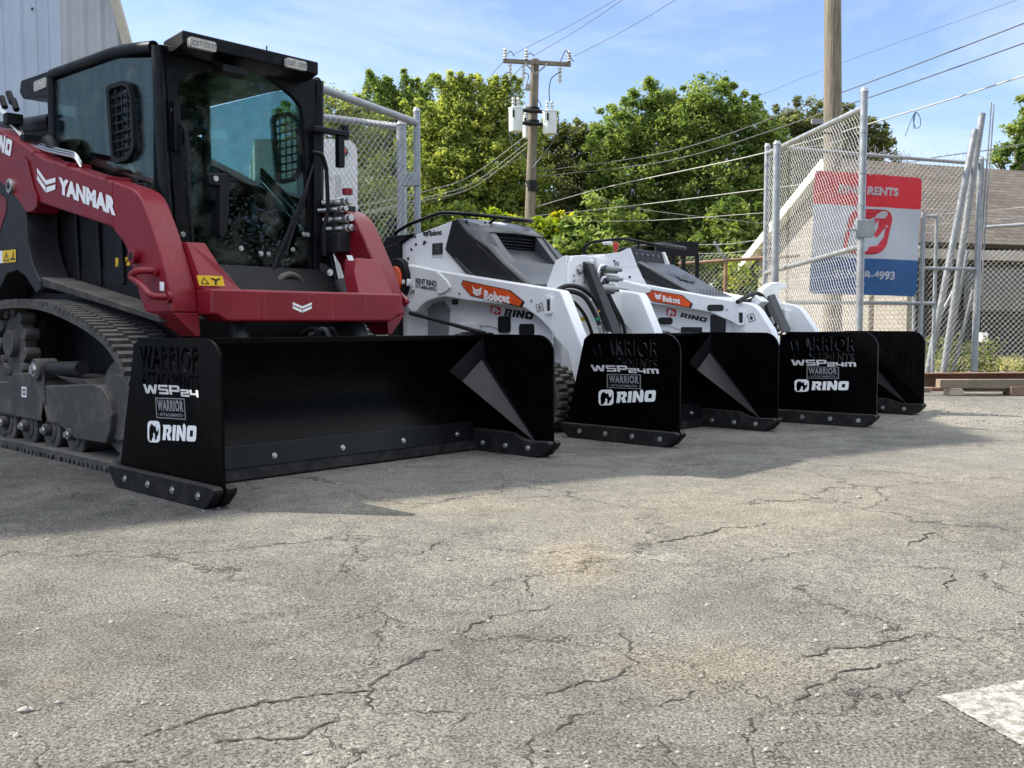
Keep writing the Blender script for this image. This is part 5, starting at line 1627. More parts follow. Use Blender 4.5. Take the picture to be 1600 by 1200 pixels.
P = [un(0, px, py, z=0)[:2] for px, py in ((1463, 1088), (1600, 1061), (1760, 1030), (1760, 1250), (1600, 1165))]
E_ = []
for a, c in zip(P, P[1:] + P[:1]):
    for i in range(70):
        s = i / 70
        E_.append((a[0] + (c[0] - a[0]) * s + random.uniform(-.003, .003), a[1] + (c[1] - a[1]) * s + random.uniform(-.003, .003)))
V, F = fill_loops([E_])
MB().add([(x, y, gz(x, y) + .0035) for x, y, z in V], F).build('road_marking', pm, kind='structure', flat=True)

# pebbles and grit
pb = MB()
def pebble(x, y, r):
    q = []
    ph = random.uniform(0, 6)
    for (zz, rr) in ((0, .9), (.45, 1.0), (.9, .45)):
        for k in range(6):
            w = ph + k * math.pi / 3
            j = random.uniform(.75, 1.15)
            q.append((x + math.cos(w) * r * rr * j, y + math.sin(w) * r * rr * j * .8, gz(x, y) + zz * r * .8 * random.uniform(.85, 1.1)))
    F = [(a * 6 + k, a * 6 + (k + 1) % 6, (a + 1) * 6 + (k + 1) % 6, (a + 1) * 6 + k) for a in range(2) for k in range(6)] + [tuple(range(12, 18))]
    pb.add(q, F)
for _ in range(520):
    px, py = random.uniform(-60, 1660), random.uniform(640, 1215) ** 1.0
    p = un(0, px, py, z=0)
    pebble(p[0], p[1], random.choice((.0022, .003, .003, .004, .006)) * random.uniform(.8, 1.3))
for _ in range(240):
    p = un(0, random.uniform(1430, 1640), random.uniform(628, 668), z=0)
    pebble(p[0], p[1], random.uniform(.005, .014))
for px, py, r in ((38, 1112, .012), (48, 1110, .008), (1342, 778, .014), (480, 1175, .008), (702, 874, .010), (1210, 850, .008), (608, 735, .012), (660, 1092, .006), (60, 984, .007), (1105, 942, .007), (735, 873, .007), (455, 818, .008), (548, 846, .006)):
    p = un(0, px, py, z=0)
    pebble(p[0], p[1], r)
pbo = pb.build('pebbles', mat('limestone_grit', (.26, .245, .215), .9, var=.35, vscale=30), kind='stuff', flat=True)
tag(pbo, 'scattered pebbles and grit on the asphalt', 'gravel')

# ================================================================ left metal building
def wall_mat(name, col):
    return mat(name, col, .45, metal=.25, var=.10, vscale=1.2, dust=.25, dustcol=(.3, .3, .29), dscale=2, rvar=.05)
steel = wall_mat('blue_grey_siding', (.40, .45, .52))
steel2 = wall_mat('grey_siding', (.30, .32, .345))
wb = thing('metal_building', 'tall ribbed blue-grey metal building behind the red loader', 'building', 0, (-6.5, 7.6, 0))
cx_, cy_ = un(0, 97, 300, v=8.9)[:2]
dxy = Vector((-.865, -.50))
nrm = Vector((.5, -.865))
prof = []
Lw = 14.0
s = 0
while s < Lw:
    prof += [(s, 0), (s + .035, .028), (s + .075, .028), (s + .11, 0), (s + .16, .0), (s + .17, .008), (s + .18, 0)]
    s += .27
prof = [p for p in prof if p[0] <= Lw]
HW = 7.65
HC = 5.9
def ztb(s): return HC + (HW + .2 - HC) * min(1, max(0, s) / 3.0)
V = []
for s, o in prof:
    x, y = cx_ + dxy.x * s + nrm.x * o, cy_ + dxy.y * s + nrm.y * o
    V += [(x, y, 0), (x, y, ztb(s) - .02)]
F = [(2 * i, 2 * i + 1, 2 * i + 3, 2 * i + 2) for i in range(len(prof) - 1)]
MB().add(V, F).build('wall', steel, wb, ang=20)
def wp_(s, o, z): return (cx_ + dxy.x * s + nrm.x * o, cy_ + dxy.y * s + nrm.y * o, z)
MB().loft([wp_(0, -.02, 0), wp_(Lw, -.02, 0), wp_(Lw, -.02, HW + .1), wp_(3, -.02, HW + .1), wp_(0, -.02, HC - .1)],
          [wp_(0, -2.6, 0), wp_(Lw, -2.6, 0), wp_(Lw, -2.6, HW + .1), wp_(3, -2.6, HW + .1), wp_(0, -2.6, HC - .1)]).build('building_core', steel2, wb, flat=True)
MB().prism(2, [(cx_ + .03, cy_), (cx_ + dxy.x * .07 + nrm.x * .05, cy_ + dxy.y * .07 + nrm.y * .05), (cx_ + dxy.x * .07, cy_ + dxy.y * .07), (cx_ - .02, cy_ + .05)], 0, HC - .05).build('corner_trim', steel, wb, bevel=.004)
rt_ = [(-.05, HC - .03), (3, HW + .2), (Lw + .1, HW + .2)]
MB().loft([wp_(s, .1, z) for s, z in rt_] + [wp_(s, .1, z - .12) for s, z in rt_[::-1]], [wp_(s, -2.8, z) for s, z in rt_] + [wp_(s, -2.8, z - .12) for s, z in rt_[::-1]]).build('roof', steel2, wb, flat=True)
mb = MB()
for k in range(52):
    for zz in (1.1, 2.3, 3.5, 4.7):
        s = .27 * k + .2
        p = (cx_ + dxy.x * s, cy_ + dxy.y * s)
        mb.cyl((p[0], p[1], zz), (p[0] + nrm.x * .012, p[1] + nrm.y * .012, zz), .011, 6)
mb.build('siding_screws', stk, wb)
# farther gabled shed
D2 = 14.0
sh = thing('metal_shed', 'farther grey metal shed end with pale rake trim behind the cab', 'building', 0, (-7, D2, 0))
a0 = un(0, 178, 0, v=D2)
a1 = un(0, 197, 67, v=D2)
sl_ = (a0[2] - a1[2]) / (a0[0] - a1[0])
xr = a1[0] + .15
xl = -10.5
ztop = lambda x: a1[2] + (x - a1[0]) * sl_
prf = []
x = xl
while x < xr:
    for o in (0, .05, .10, .15):
        xx = x + o * 1.0
        if xx < xr:
            prf.append((xx, .03 if o in (.05, .10) else 0))
    x += .24
V = []
for xx, o in prf:
    V += [(xx, D2 - o, 0), (xx, D2 - o, min(7.4, ztop(xx)))]
MB().add(V, [(2 * i, 2 * i + 1, 2 * i + 3, 2 * i + 2) for i in range(len(prf) - 1)]).build('wall', steel2, sh, ang=20)
trim = mat('tan_trim', (.36, .33, .27), .6, dust=.3)
q0, q1 = (a0[0] - .6, ztop(a0[0] - .6)), (a1[0] + .1, ztop(a1[0] + .1))
MB().prism(1, [(q0[0] - .02, q0[1]), (q1[0] - .02, q1[1]), (q1[0] + .10, q1[1] + .02), (q0[0] + .10, q0[1] + .02)], D2 - .12, D2 - .035).build('rake_trim', trim, sh, bevel=.004)
MB().prism(1, [(xl, 0), (xr - .4, 0), (xr - .4, a1[2] - .5), (a0[0] - .5, min(7.3, a0[2])), (a0[0] - 1.3, 7.3), (xl, 7.3)], D2 + .03, D2 + .25).build('shed_core', steel2, sh)

# ================================================================ chain link
def chain_mesh(p0, p1, z0, z1, z2=None, z3=None, pitch=.034, r=.0026):
    """woven diamonds in the vertical plane p0-p1; top may slope from z1 (at p0) to z3 (at p1), bottom z0 -> z2"""
    z3 = z1 if z3 is None else z3
    z2 = z0 if z2 is None else z2
    p0, p1 = Vector((p0[0], p0[1])), Vector((p1[0], p1[1]))
    Lh = (p1 - p0).length
    e = (p1 - p0) / Lh
    nn = Vector((-e.y, e.x))
    nw = int(Lh / pitch)
    hp = pitch * 1.12
    mb = MB()
    for i in range(nw + 1):
        x0 = i * pitch
        P = []
        zb = z0 + (z2 - z0) * x0 / Lh
        zt = z1 + (z3 - z1) * x0 / Lh
        k = 0
        z = zb
        while z < zt:
            ox = (0 if (k + i) % 2 == 0 else pitch * 1.08) - pitch * .04
            w = .003 if (k // 2) % 2 == 0 else -.003
            s = min(max(x0 + ox, 0), Lh)
            q = p0 + e * s + nn * w
            P.append((q.x, q.y, z))
            z += hp
            k += 1
        if len(P) > 1:
            mb.tube(P, r, 4, cap=False)
    return mb

def pipe(name, a, b, r, parent, m=None, n=14):
    return MB().cyl(a, b, r, n).build(name, m or galv, parent)

def post(parent, x, y, z0, z1, r=.030, name='post', cap=True):
    o = pipe(name, (x, y, z0), (x, y, z1), r, parent)
    if cap:
        MB().cyl((x, y, z1 - .01), (x, y, z1 + .03), r * 1.18, 14, r2=r * .7).build('post_cap', galv, o)
    return o

# open gate leaf, right
GA, GB = un(0, 1347, 300, v=9.5), un(0, 1198, 300, v=12.4)
ga = un(0, 1347, 142, v=9.5)[2]; gb = un(0, 1198, 228, v=12.4)[2]
g = thing('gate_leaf', 'open chain-link gate leaf swung towards the camera, in front of the banner', 'gate', 0, ((GA[0] + GB[0]) / 2, (GA[1] + GB[1]) / 2, 0))
pa = post(g, GA[0], GA[1], .06, ga, .036)
post(g, GB[0], GB[1], .06, gb, .036)
za, zb = un(0, 1347, 168, v=9.5)[2], un(0, 1198, 240, v=12.4)[2]
pipe('rail', (GA[0], GA[1], za), (GB[0], GB[1], zb), .030, g)
zc, zd = un(0, 1347, 385, v=9.5)[2], un(0, 1198, 427, v=12.4)[2]
pipe('rail', (GA[0], GA[1], zc), (GB[0], GB[1], zd), .026, g)
pipe('rail', (GA[0], GA[1], .15), (GB[0], GB[1], .15), .026, g)
chain_mesh((GA[0], GA[1]), (GB[0], GB[1]), .15, za, .15, zb).build('chain_mesh', galvw, g)
for z in (un(0, 1347, 206, v=9.5)[2], un(0, 1347, 270, v=9.5)[2], un(0, 1347, 445, v=9.5)[2]):
    MB().cyl((GA[0], GA[1], z - .012), (GA[0], GA[1], z + .012), .041, 16).build('tension_band', galv, pa)
for z in (1.0, 1.6, 2.2, 2.7):
    MB().cyl((GB[0], GB[1], z - .012), (GB[0], GB[1], z + .012), .041, 16).build('tension_band', galv, g)
zl = un(0, 1350, 356, v=9.45)
lt = MB().box((GA[0] - .06, GA[1] - .05, zl[2] - .09), (GA[0] + .10, GA[1] + .01, zl[2] + .08)).build('latch', galv, g, bevel=.006)
MB().box((GA[0] - .16, GA[1] - .045, zl[2] - .03), (GA[0] - .05, GA[1] - .02, zl[2] - .01)).build('latch_fork', galv, lt, bevel=.003)
MB().box((GA[0] + .09, GA[1] - .04, zl[2] - .07), (GA[0] + .12, GA[1] - .0, zl[2] + .10)).build('latch_tab', galv, lt, bevel=.003)

# fence run behind it, with the banner
FA, FB = un(0, 1232, 300, v=11.7), un(0, 1531, 300, v=12.4)
zt0, zt1 = un(0, 1232, 232, v=11.7)[2], un(0, 1531, 256, v=12.4)[2]
fn = thing('chain_link_fence', 'chain-link fence panel carrying the rental banner', 'fence', 0, ((FA[0] + FB[0]) / 2, 12, 0))
post(fn, FB[0], FB[1], 0, zt1 + .06, .042)
q = un(0, 1213, 300, v=11.6)
post(fn, q[0], q[1], 0, zt0 + .04, .045)
pipe('rail', (FA[0], FA[1], zt0), (FB[0], FB[1], zt1), .022, fn)
zm = un(0, 1460, 474, v=12.25)[2]
xm = un(0, 1460, 474, v=12.25)
pipe('rail', (FA[0], FA[1], zm), (xm[0], xm[1], zm), .024, fn)
pipe('post', (xm[0], xm[1], 0), (xm[0], xm[1], un(0, 1460, 335, v=12.25)[2]), .022, fn)
xm2 = un(0, 1443, 335, v=12.2)
pipe('post', (xm2[0], xm2[1], 0), (xm2[0], xm2[1], xm2[2] + .03), .030, fn)
xm4 = un(0, 1432, 335, v=12.2)
pipe('post', (xm4[0], xm4[1], 0), (xm4[0], xm4[1], xm4[2]), .02, fn)
zm2 = un(0, 1490, 420, v=12.35)[2]
pipe('rail', (xm2[0], xm2[1], zm2), (FB[0], FB[1], zm2), .022, fn)
pipe('rail', (xm2[0], xm2[1], xm2[2] - .02), (xm[0], xm[1], xm2[2] - .02), .02, fn)
ch = chain_mesh((FA[0], FA[1]), (FB[0], FB[1]), .1, zt0 + .06, .1, zt1 + .06)
ch.build('chain_mesh', galvw, fn)
mb = MB()
dF = (Vector(FB) - Vector(FA)); 
for i in range(22):
    s = (i + .5) / 22
    x, y = FA[0] + dF.x * s, FA[1] + dF.y * s
    z = zt0 + (zt1 - zt0) * s + .05
    MB().tube([(x, y, z), (x + .02 + random.uniform(-.02, .02), y, z + .07), (x + .045, y, z + .0)], .0025, 4).build('wire_end', galvw, fn)
wr = MB()
for pts in ([(1340, 262), (1385, 268), (1420, 258), (1428, 252)], [(1428, 255), (1460, 262), (1475, 272)], [(1350, 250), (1362, 238), (1372, 246)], [(1205, 245), (1245, 232), (1290, 226), (1325, 215)]):
    wr.tube(catmull([un(0, px, py, v=12.0) for px, py in pts], 6, False), .004, 5)
wr.build('loose_wire', galvw, fn)
MB().cyl(un(0, 1296, 500, v=11.8), un(0, 1296, 500, v=11.83), .001, 3) if False else None

# banner tied to the fence: a thin cloth with slight waves
D_ = 11.86
bn = thing('banner', 'red, white and blue rental banner hung on the fence', 'banner', 0, (un(0, 1358, 460, v=D_)[0], D_, 0))
c00, c10, c01, c11 = (Vector(un(0, px, py, v=v)) for px, py, v in ((1267, 458, 11.66), (1435, 463, 11.95), (1277, 265, 11.66), (1443, 277, 11.95)))
def bpt(s, t, lift=0.0):
    p = c00 * (1 - s) * (1 - t) + c10 * s * (1 - t) + c01 * (1 - s) * t + c11 * s * t
    w = .012 * math.sin(s * 3.1 + t * 9) * t + .006 * math.sin((s - t) * 40) * (1 - abs(2 * s - 1)) + .014 * math.sin(s * 15 + 1.5 * t) * (.3 + t * (1 - t) * 3) + .010 * math.sin(t * 10 + 3 * s)
    return (p.x, p.y + .06 + w - lift, p.z)
def cloth(t0, t1, m, name, s0=0.0, s1=1.0):
    nx, ny = 40, 14
    V, F = [], []
    for side in (0, 1):
        for j in range(ny + 1):
            for i in range(nx + 1):
                V.append(bpt(s0 + (s1 - s0) * i / nx, t0 + (t1 - t0) * j / ny, 0 if side == 0 else -.003))
    N_ = (nx + 1) * (ny + 1)
    for j in range(ny):
        for i in range(nx):
            a = j * (nx + 1) + i
            F.append((a, a + 1, a + nx + 2, a + nx + 1))
            F.append((N_ + a, N_ + a + nx + 1, N_ + a + nx + 2, N_ + a + 1))
    return MB().add(V, F).build(name, m, bn, ang=80)
def cloth_mat(name, col):
    m = mat(name, col, .6, var=.04, vscale=3)
    n, l = m.node_tree.nodes, m.node_tree.links
    tl = n.new('ShaderNodeBsdfTranslucent')
    tl.inputs['Color'].default_value = col + (1,)
    ms = n.new('ShaderNodeMixShader')
    ms.inputs[0].default_value = .35
    l.new(n['Principled BSDF'].outputs[0], ms.inputs[1])
    l.new(tl.outputs[0], ms.inputs[2])
    l.new(ms.outputs[0], n['Material Output'].inputs['Surface'])
    return m
cred, cwhite, cblue = cloth_mat('banner_red', (.62, .035, .055)), cloth_mat('banner_white', (.50, .53, .58)), cloth_mat('banner_blue', (.035, .12, .30))
cloth(.735, 1.0, cred, 'red_band')
cloth(.305, .735, cwhite, 'white_band')
cloth(0, .305, cblue, 'blue_band')
def cloth_mark(name, loops, x0, y0, x1, y1, m):
    V, F = fill_loops(loops)
    return MB().add([bpt(x0 + (x1 - x0) * v[0], y0 + (y1 - y0) * v[1], .006) for v in V], F).build(name, m, bn, flat=True)
def dense(loops, k=6):
    out = []
    for lp in loops:
        q = []
        for a, b in zip(lp, lp[1:] + lp[:1]):
            for i in range(k):
                q.append((a[0] + (b[0] - a[0]) * i / k, a[1] + (b[1] - a[1]) * i / k))
        out.append(q)
    return out
cloth_mark('title_lettering', text_loops('RINO RENTS', .045), .22, .83, .78, .90, cwhite)
cloth_mark('phone_lettering', text_loops('317-868-4993', .04), .22, .13, .78, .205, cwhite)
RH2 = [[(p[0], p[1]) for p in RHINO]]
cloth_mark('rental_emblem', dense(fit([round_rect(0, 0, 1, 1, .26, 5)] + [[(.12, .05), (.10, .5), (.16, .78), (.30, .90), (.34, .80), (.48, .78), (.46, .66), (.40, .56), (.52, .48), (.62, .62), (.68, .80), (.72, .60), (.66, .42), (.74, .38), (.88, .62), (.90, .40), (.80, .20), (.62, .16), (.60, .05)]], 0, 0, 1, 1, .22), 3), .26, .34, .76, .715, cred)
for s, t_2 in ((.01, .99), (.5, .995), (.99, .99), (.01, .01), (.99, .01)):
    p = bpt(s, t_2, .006)
    MB().tube([(p[0] + .012 * math.cos(w), p[1], p[2] + .012 * math.sin(w)) for w in [2 * math.pi * k / 10 for k in range(10)]], .004, 5, closed=True).build('grommet', zinc, bn)

# left fence: tall gate panel behind the red loader
LA, LB, LC = un(0, 652, 300, v=9.7), un(0, 470, 300, v=8.35), un(0, 628, 300, v=10.2)
lf = thing('chain_link_fence', 'chain-link gate panel with heavy top rail beside the cab', 'fence', 0, ((LA[0] + LB[0]) / 2, 9, 0))
zA = un(0, 652, 192, v=9.7)[2]; zB = un(0, 470, 126, v=8.35)[2]
p_ = post(lf, LA[0], LA[1], 0, zA + .12, .034)
pipe('rail', (LA[0], LA[1], zA), (LB[0], LB[1], zB), .036, lf)
post(lf, LB[0], LB[1], 0, zB, .034)
chain_mesh((LB[0], LB[1]), (LA[0], LA[1]), .1, zB, .1, zA).build('chain_mesh', galvw, lf)
z3 = un(0, 650, 278, v=9.68)
MB().box((LA[0] - .15, LA[1] - .05, z3[2] - .08), (LA[0] + .03, LA[1] + .05, z3[2] + .05)).build('hinge_clamp', galv, lf, bevel=.008)
lf2 = thing('chain_link_fence', 'second chain-link panel with thick post, just behind the cab-side gate', 'fence', 0, (LC[0], LC[1], 0))
zC = un(0, 628, 194, v=10.2)[2]
post(lf2, LC[0], LC[1], 0, zC, .052)
LD = un(0, 484, 300, v=10.6)
pipe('rail', (LC[0], LC[1], zC - .03), (LD[0], LD[1], un(0, 484, 180, v=10.6)[2]), .036, lf2)
chain_mesh((LD[0], LD[1]), (LC[0], LC[1]), .1, zC).build('chain_mesh', galvw, lf2)

# far right fence with barbed wire
RA, RB = un(0, 1536, 400, v=14.0), un(0, 1720, 400, v=13.4)
rfn = thing('chain_link_fence', 'low chain-link fence with barbed wire in front of the dark brick porch', 'fence', 0, ((RA[0] + RB[0]) / 2, 13.8, 0))
zr = un(0, 1560, 354, v=13.9)[2]
pipe('rail', (RA[0], RA[1], zr), (RB[0], RB[1], zr + .05), .026, rfn)
post(rfn, RB[0], RB[1], 0, zr + .1)
chain_mesh((RA[0], RA[1]), (RB[0], RB[1]), .1, un(0, 1560, 388, v=13.9)[2], pitch=.035).build('chain_mesh', galvw, rfn)
def barbed(a, b, name, parent):
    a, b = Vector(a), Vector(b)
    mb = MB()
    n_ = int((b - a).length / .05)
    for ph in (0, math.pi):
        mb.tube([a + (b - a) * (i / n_) + Vector((0, .004 * math.cos(i * 1.6 + ph), .006 * math.sin(i * 1.6 + ph) - .05 * math.sin(math.pi * i / n_))) for i in range(n_ + 1)], .0028, 4, cap=False)
    for i in range(2, n_, 3):
        q = a + (b - a) * (i / n_) - Vector((0, 0, .05 * math.sin(math.pi * i / n_)))
        mb.tube([q + Vector((-.01, 0, .02)), q + Vector((.01, 0, -.02))], .0022, 4)
    return mb.build(name, galvw, parent)
for y0, y1 in ((336, 316), (352, 330)):
    barbed(un(0, 1445, y0, v=13.9), un(0, 1720, y1 - 12, v=13.5), 'barbed_strand', rfn)

# fence far behind the mini loaders
BA, BB = un(0, 1060, 400, v=15.0), un(0, 1250, 400, v=14.4)
bf = thing('chain_link_fence', 'rusty-railed low fence beyond the mini loader with barbed strands', 'fence', 0, ((BA[0] + BB[0]) / 2, 14.8, 0))
rusty = mat('rusty_rail', (.22, .13, .08), .8, metal=.2, var=.4, vscale=8, dust=.3)
zf = un(0, 1130, 408, v=14.8)[2]
MB().cyl((BA[0], BA[1], zf - .03), (BB[0], BB[1], zf + .06), .026, 12).build('rail', rusty, bf)
q = un(0, 1134, 400, v=14.77)
MB().cyl((q[0], q[1], 0), (q[0], q[1], zf), .030, 12).build('post', rusty, bf)
MB().tube([(q[0], q[1], zf), un(0, 1116, 378, v=14.7)], .02, 8).build('barb_arm', galv, bf)
chain_mesh((BA[0], BA[1]), (BB[0], BB[1]), .1, zf + .12, pitch=.034).build('chain_mesh', galvw, bf)
for y0, y1 in ((382, 368), (396, 382)):
    barbed(un(0, 1080, y0, v=14.8), un(0, 1215, y1, v=14.4), 'barbed_strand', bf)
# black steel rack behind the second mini loader
rk = thing('steel_rack', 'black steel rack standing between the mini loader and the far fence', 'rack', 0, (un(0, 1060, 400, v=11.5)[0], 11.5, 0))
r0, r1 = un(0, 1024, 378, v=11.5), un(0, 1091, 379, v=11.5)
mb = MB().box((r0[0], 11.46, r0[2] - .17), (r1[0], 11.54, r0[2]))
mb.build('top_panel', bodk, rk, bevel=.004)
for px in (1030, 1051, 1068, 1089):
    x = un(0, px, 400, v=11.5)[0]
    MB().box((x - .022, 11.47, .0), (x + .022, 11.53, r0[2] - .171)).build('upright', bodk, rk)
MB().box((r0[0], 11.46, 1.05), (r1[0], 11.459 + .05, 1.10)).build('cross_bar', bodk, rk)

# leaning pipes by the corner post
def lean(label, x0, y0, v0, x1, y1, v1, r, m=galv):
    a, b = un(0, x0, y0, v=v0), un(0, x1, y1, v=v1)
    a = list(a)
    t = thing('steel_pipe', label, 'pipe', 0, (a[0], a[1], max(0, a[2])), 'galvanised pipes leaning on the corner of the fence')
    pp = MB()
    pp.cyl(a, b, r, 18)
    o = pp.build('pipe_shell', m, t)
    d = (Vector(b) - Vector(a)).normalized()
    MB().cyl(Vector(b) + d * .0005, Vector(b) + d * .002, r * .82, 16).build('pipe_bore', stk, t)
    return t
lean('thick leaning pipe topmost of the bundle, near the corner post', 1473, 590, 12.6, 1535, 177, 12.25, .043)
lean('second thick leaning pipe, a little shorter, left of the tallest', 1448, 588, 12.5, 1524, 202, 12.2, .043)
lean('thin long rod standing highest of all above the fence corner', 1519, 585, 12.6, 1549, 160, 12.3, .010)
lean('thin rod close beside the highest rod, slightly lower', 1524, 585, 12.6, 1553, 163, 12.25, .009)
lean('short pale pipe leaning behind the mesh, middle of the bundle', 1476, 583, 12.7, 1512, 390, 12.5, .024)
lean('short pale pipe leaning next to the corner post at weed height', 1488, 583, 12.7, 1521, 452, 12.5, .024)
lean('slanted pale offcut lying across the other leaning pipes', 1466, 500, 12.7, 1497, 440, 12.6, .020)

# rusty beam and pallet at right
rust = mat('rusty_steel', (.16, .075, .045), .85, metal=.1, var=.35, vscale=5, dust=.3, dustcol=(.30, .2, .13))
wood = mat('weathered_wood', (.19, .15, .105), .85, var=.25, vscale=9, bump=.5, bscale=40, dust=.3)
bmx = un(0, 1420, 615, v=9.6)
be = thing('steel_beam', 'long rusty steel beam lying along the edge of the lot', 'beam', 0, (7.2, 10.6, 0))
A = Vector(un(0, 1405, 600, v=10.6)); B = Vector(un(0, 1720, 600, v=10.9))
z0_, z1_ = un(0, 1470, 603, v=10.6)[2], un(0, 1470, 583, v=10.6)[2]
A.z = B.z = 0
d = (B - A).normalized(); nn = Vector((-d.y, d.x, 0))
for (o0, o1, h0, h1, nm) in ((-.09, .09, z1_ - .012, z1_, 'flange'), (-.09, .09, z0_ - .10, z0_ - .088, 'flange'), (-.006, .006, z0_ - .088, z1_ - .012, 'web')):
    V = []
    for h in (h0, h1):
        V += [A + nn * o0 + Vector((0, 0, h)), B + nn * o0 + Vector((0, 0, h)), B + nn * o1 + Vector((0, 0, h)), A + nn * o1 + Vector((0, 0, h))]
    MB().add(V, [(0, 3, 2, 1), (4, 5, 6, 7), (0, 1, 5, 4), (1, 2, 6, 5), (2, 3, 7, 6), (3, 0, 4, 7)]).build(nm, rust, be, bevel=.002)
def timber(name, x0, y0, x1, y1, D, depth, parent, m=wood):
    a, b = un(0, x0, y0, v=D), un(0, x1, y1, v=D)
    return MB().box((min(a[0], b[0]), D, max(0.001, min(a[2], b[2]))), (max(a[0], b[0]), D + depth, max(a[2], b[2]))).build(name, m, parent, bevel=.006)
pt = thing('wooden_pallet', 'weathered wooden pallet with white end block, under the rusty beam', 'pallet', 0, (un(0, 1520, 620, v=9.3)[0], 9.3, 0))
timber('deck_board', 1469, 593, 1640, 607, 9.25, .10, pt)
timber('deck_board', 1469, 596, 1640, 606, 9.45, .10, pt)
timber('pallet_block', 1484, 609.5, 1506, 631, 9.25, .14, pt, mat('pale_wood', (.42, .36, .27), .8, var=.15, bump=.4))
timber('stringer', 1508, 607.5, 1640, 612, 9.30, .09, pt)
timber('pallet_block', 1580, 604, 1600, 622, 9.22, .16, pt, mat('brown_wood', (.17, .11, .08), .8, var=.2))
timber('pallet_block', 1570, 620, 1640, 629, 9.22, .2, pt, mat('brown_wood', (.17, .11, .08), .8))
pt2 = thing('timber_offcut', 'short brown timber offcuts lying left of the pallet block', 'timber', 0, (un(0, 1450, 620, v=9.7)[0], 9.7, 0))
timber('offcut_board', 1443, 606, 1454, 620, 9.7, .2, pt2)
timber('offcut_board', 1455, 606, 1485, 622, 9.9, .1, pt2, rust)
wm_ = thing('small_white_box', 'small white electrical box low on the porch wall behind the fence', 'box', 0, (un(0, 1539, 526, v=15)[0], 15, .3))
a, b = un(0, 1533, 534, v=15.0), un(0, 1544, 520, v=15.0)
MB().box((a[0], 15.0, a[2]), (b[0], 15.08, b[2])).build('box_shell', stw, wm_, bevel=.005)
MB().box((a[0] + .02, 14.992, a[2] + .03), (b[0] - .02, 15.0, b[2] - .03)).build('box_lid', stw, wm_, bevel=.002)

# white truck body behind the left fence
tb = thing('box_trailer', 'white box trailer end with a round red lamp behind the left fence', 'trailer', 0, (un(0, 520, 400, v=12.2)[0], 12.5, 0))
a, b = un(0, 400, 380, v=12.2), un(0, 558, 217, v=12.2)
V, F = fill_loops([round_rect(a[0], .55, b[0], b[2], .16, 6, (0, 0, 1, 0))], 1.1)
MB().add([(x - (z + 1.1) * .30, 13.3 + z, y) for x, y, z in V], F).build('trailer_body', wht2, tb, ang=30, bevel=.01)
V, F = fill_loops([round_rect(a[0], .6, b[0] - .26, b[2] - .42, .05, 4), round_rect(a[0] + .02, .62, b[0] - .30, b[2] - .47, .05, 4)], .01)
MB().add([(x, 12.19 + z, y) for x, y, z in V], F).build('door_seal', wht2, tb, ang=30)
MB().box((un(0, 524, 300, v=12.18)[0], 12.17, .9), (un(0, 532, 300, v=12.18)[0], 12.2, b[2] - .45)).build('panel_joint', mat('light_grey_rubber', (.45, .45, .45), .6), tb, bevel=.004)
lp = un(0, 536, 236, v=12.18)
lo_ = MB().cyl((lp[0], 12.2, lp[2]), (lp[0], 12.165, lp[2]), .062, 24).build('lamp_bezel', bodk, tb, bevel=.004)
MB().cyl((lp[0], 12.17, lp[2]), (lp[0], 12.15, lp[2]), .046, 24).build('tail_lamp', rdl, lo_, bevel=.006)
for x in (a[0] + .5, b[0] - .3):
    MB().cyl((x - .1, 13.0, .36), (x + .12, 13.0, .36), .36, 28).build('wheel', rub, tb, bevel=.02)

# ================================================================ house
shg = bpy.data.materials.new('asphalt_shingles')
shg.use_nodes = True
n, l = shg.node_tree.nodes, shg.node_tree.links
b = n['Principled BSDF']
t_ = n.new('ShaderNodeTexCoord')
br = n.new('ShaderNodeTexBrick')
br.inputs['Scale'].default_value = 1.0
br.inputs['Brick Width'].default_value = .30
br.inputs['Row Height'].default_value = .13
br.inputs['Mortar Size'].default_value = .010
br.inputs['Color1'].default_value = (.095, .075, .06, 1)
br.inputs['Color2'].default_value = (.15, .125, .10, 1)
br.inputs['Mortar'].default_value = (.06, .05, .045, 1)
l.new(t_.outputs['UV'], br.inputs['Vector'])
l.new(br.outputs['Color'], b.inputs['Base Color'])
bp = n.new('ShaderNodeBump'); bp.inputs['Distance'].default_value = .012; bp.invert = True
l.new(br.outputs['Fac'], bp.inputs['Height']); l.new(bp.outputs['Normal'], b.inputs['Normal'])
b.inputs['Roughness'].default_value = .9
def brick_mat(name, c1, c2, mo, w, h, ms=.012):
    m = bpy.data.materials.new(name)
    m.use_nodes = True
    n, l = m.node_tree.nodes, m.node_tree.links
    b = n['Principled BSDF']
    t_ = n.new('ShaderNodeTexCoord')
    br = n.new('ShaderNodeTexBrick')
    br.inputs['Scale'].default_value = 1.0
    br.inputs['Brick Width'].default_value = w
    br.inputs['Row Height'].default_value = h
    br.inputs['Mortar Size'].default_value = ms
    br.inputs['Color1'].default_value = c1 + (1,)
    br.inputs['Color2'].default_value = c2 + (1,)
    br.inputs['Mortar'].default_value = mo + (1,)
    l.new(t_.outputs['UV'], br.inputs['Vector'])
    l.new(br.outputs['Color'], b.inputs['Base Color'])
    bp = n.new('ShaderNodeBump'); bp.inputs['Distance'].default_value = .008; bp.invert = True
    l.new(br.outputs['Fac'], bp.inputs['Height']); l.new(bp.outputs['Normal'], b.inputs['Normal'])
    b.inputs['Roughness'].default_value = .9
    return m
brk = brick_mat('buff_brick', (.30, .275, .24), (.25, .225, .195), (.22, .20, .18), .24, .085)
brd = brick_mat('dark_brick', (.085, .07, .06), (.06, .052, .046), (.04, .037, .034), .24, .085)
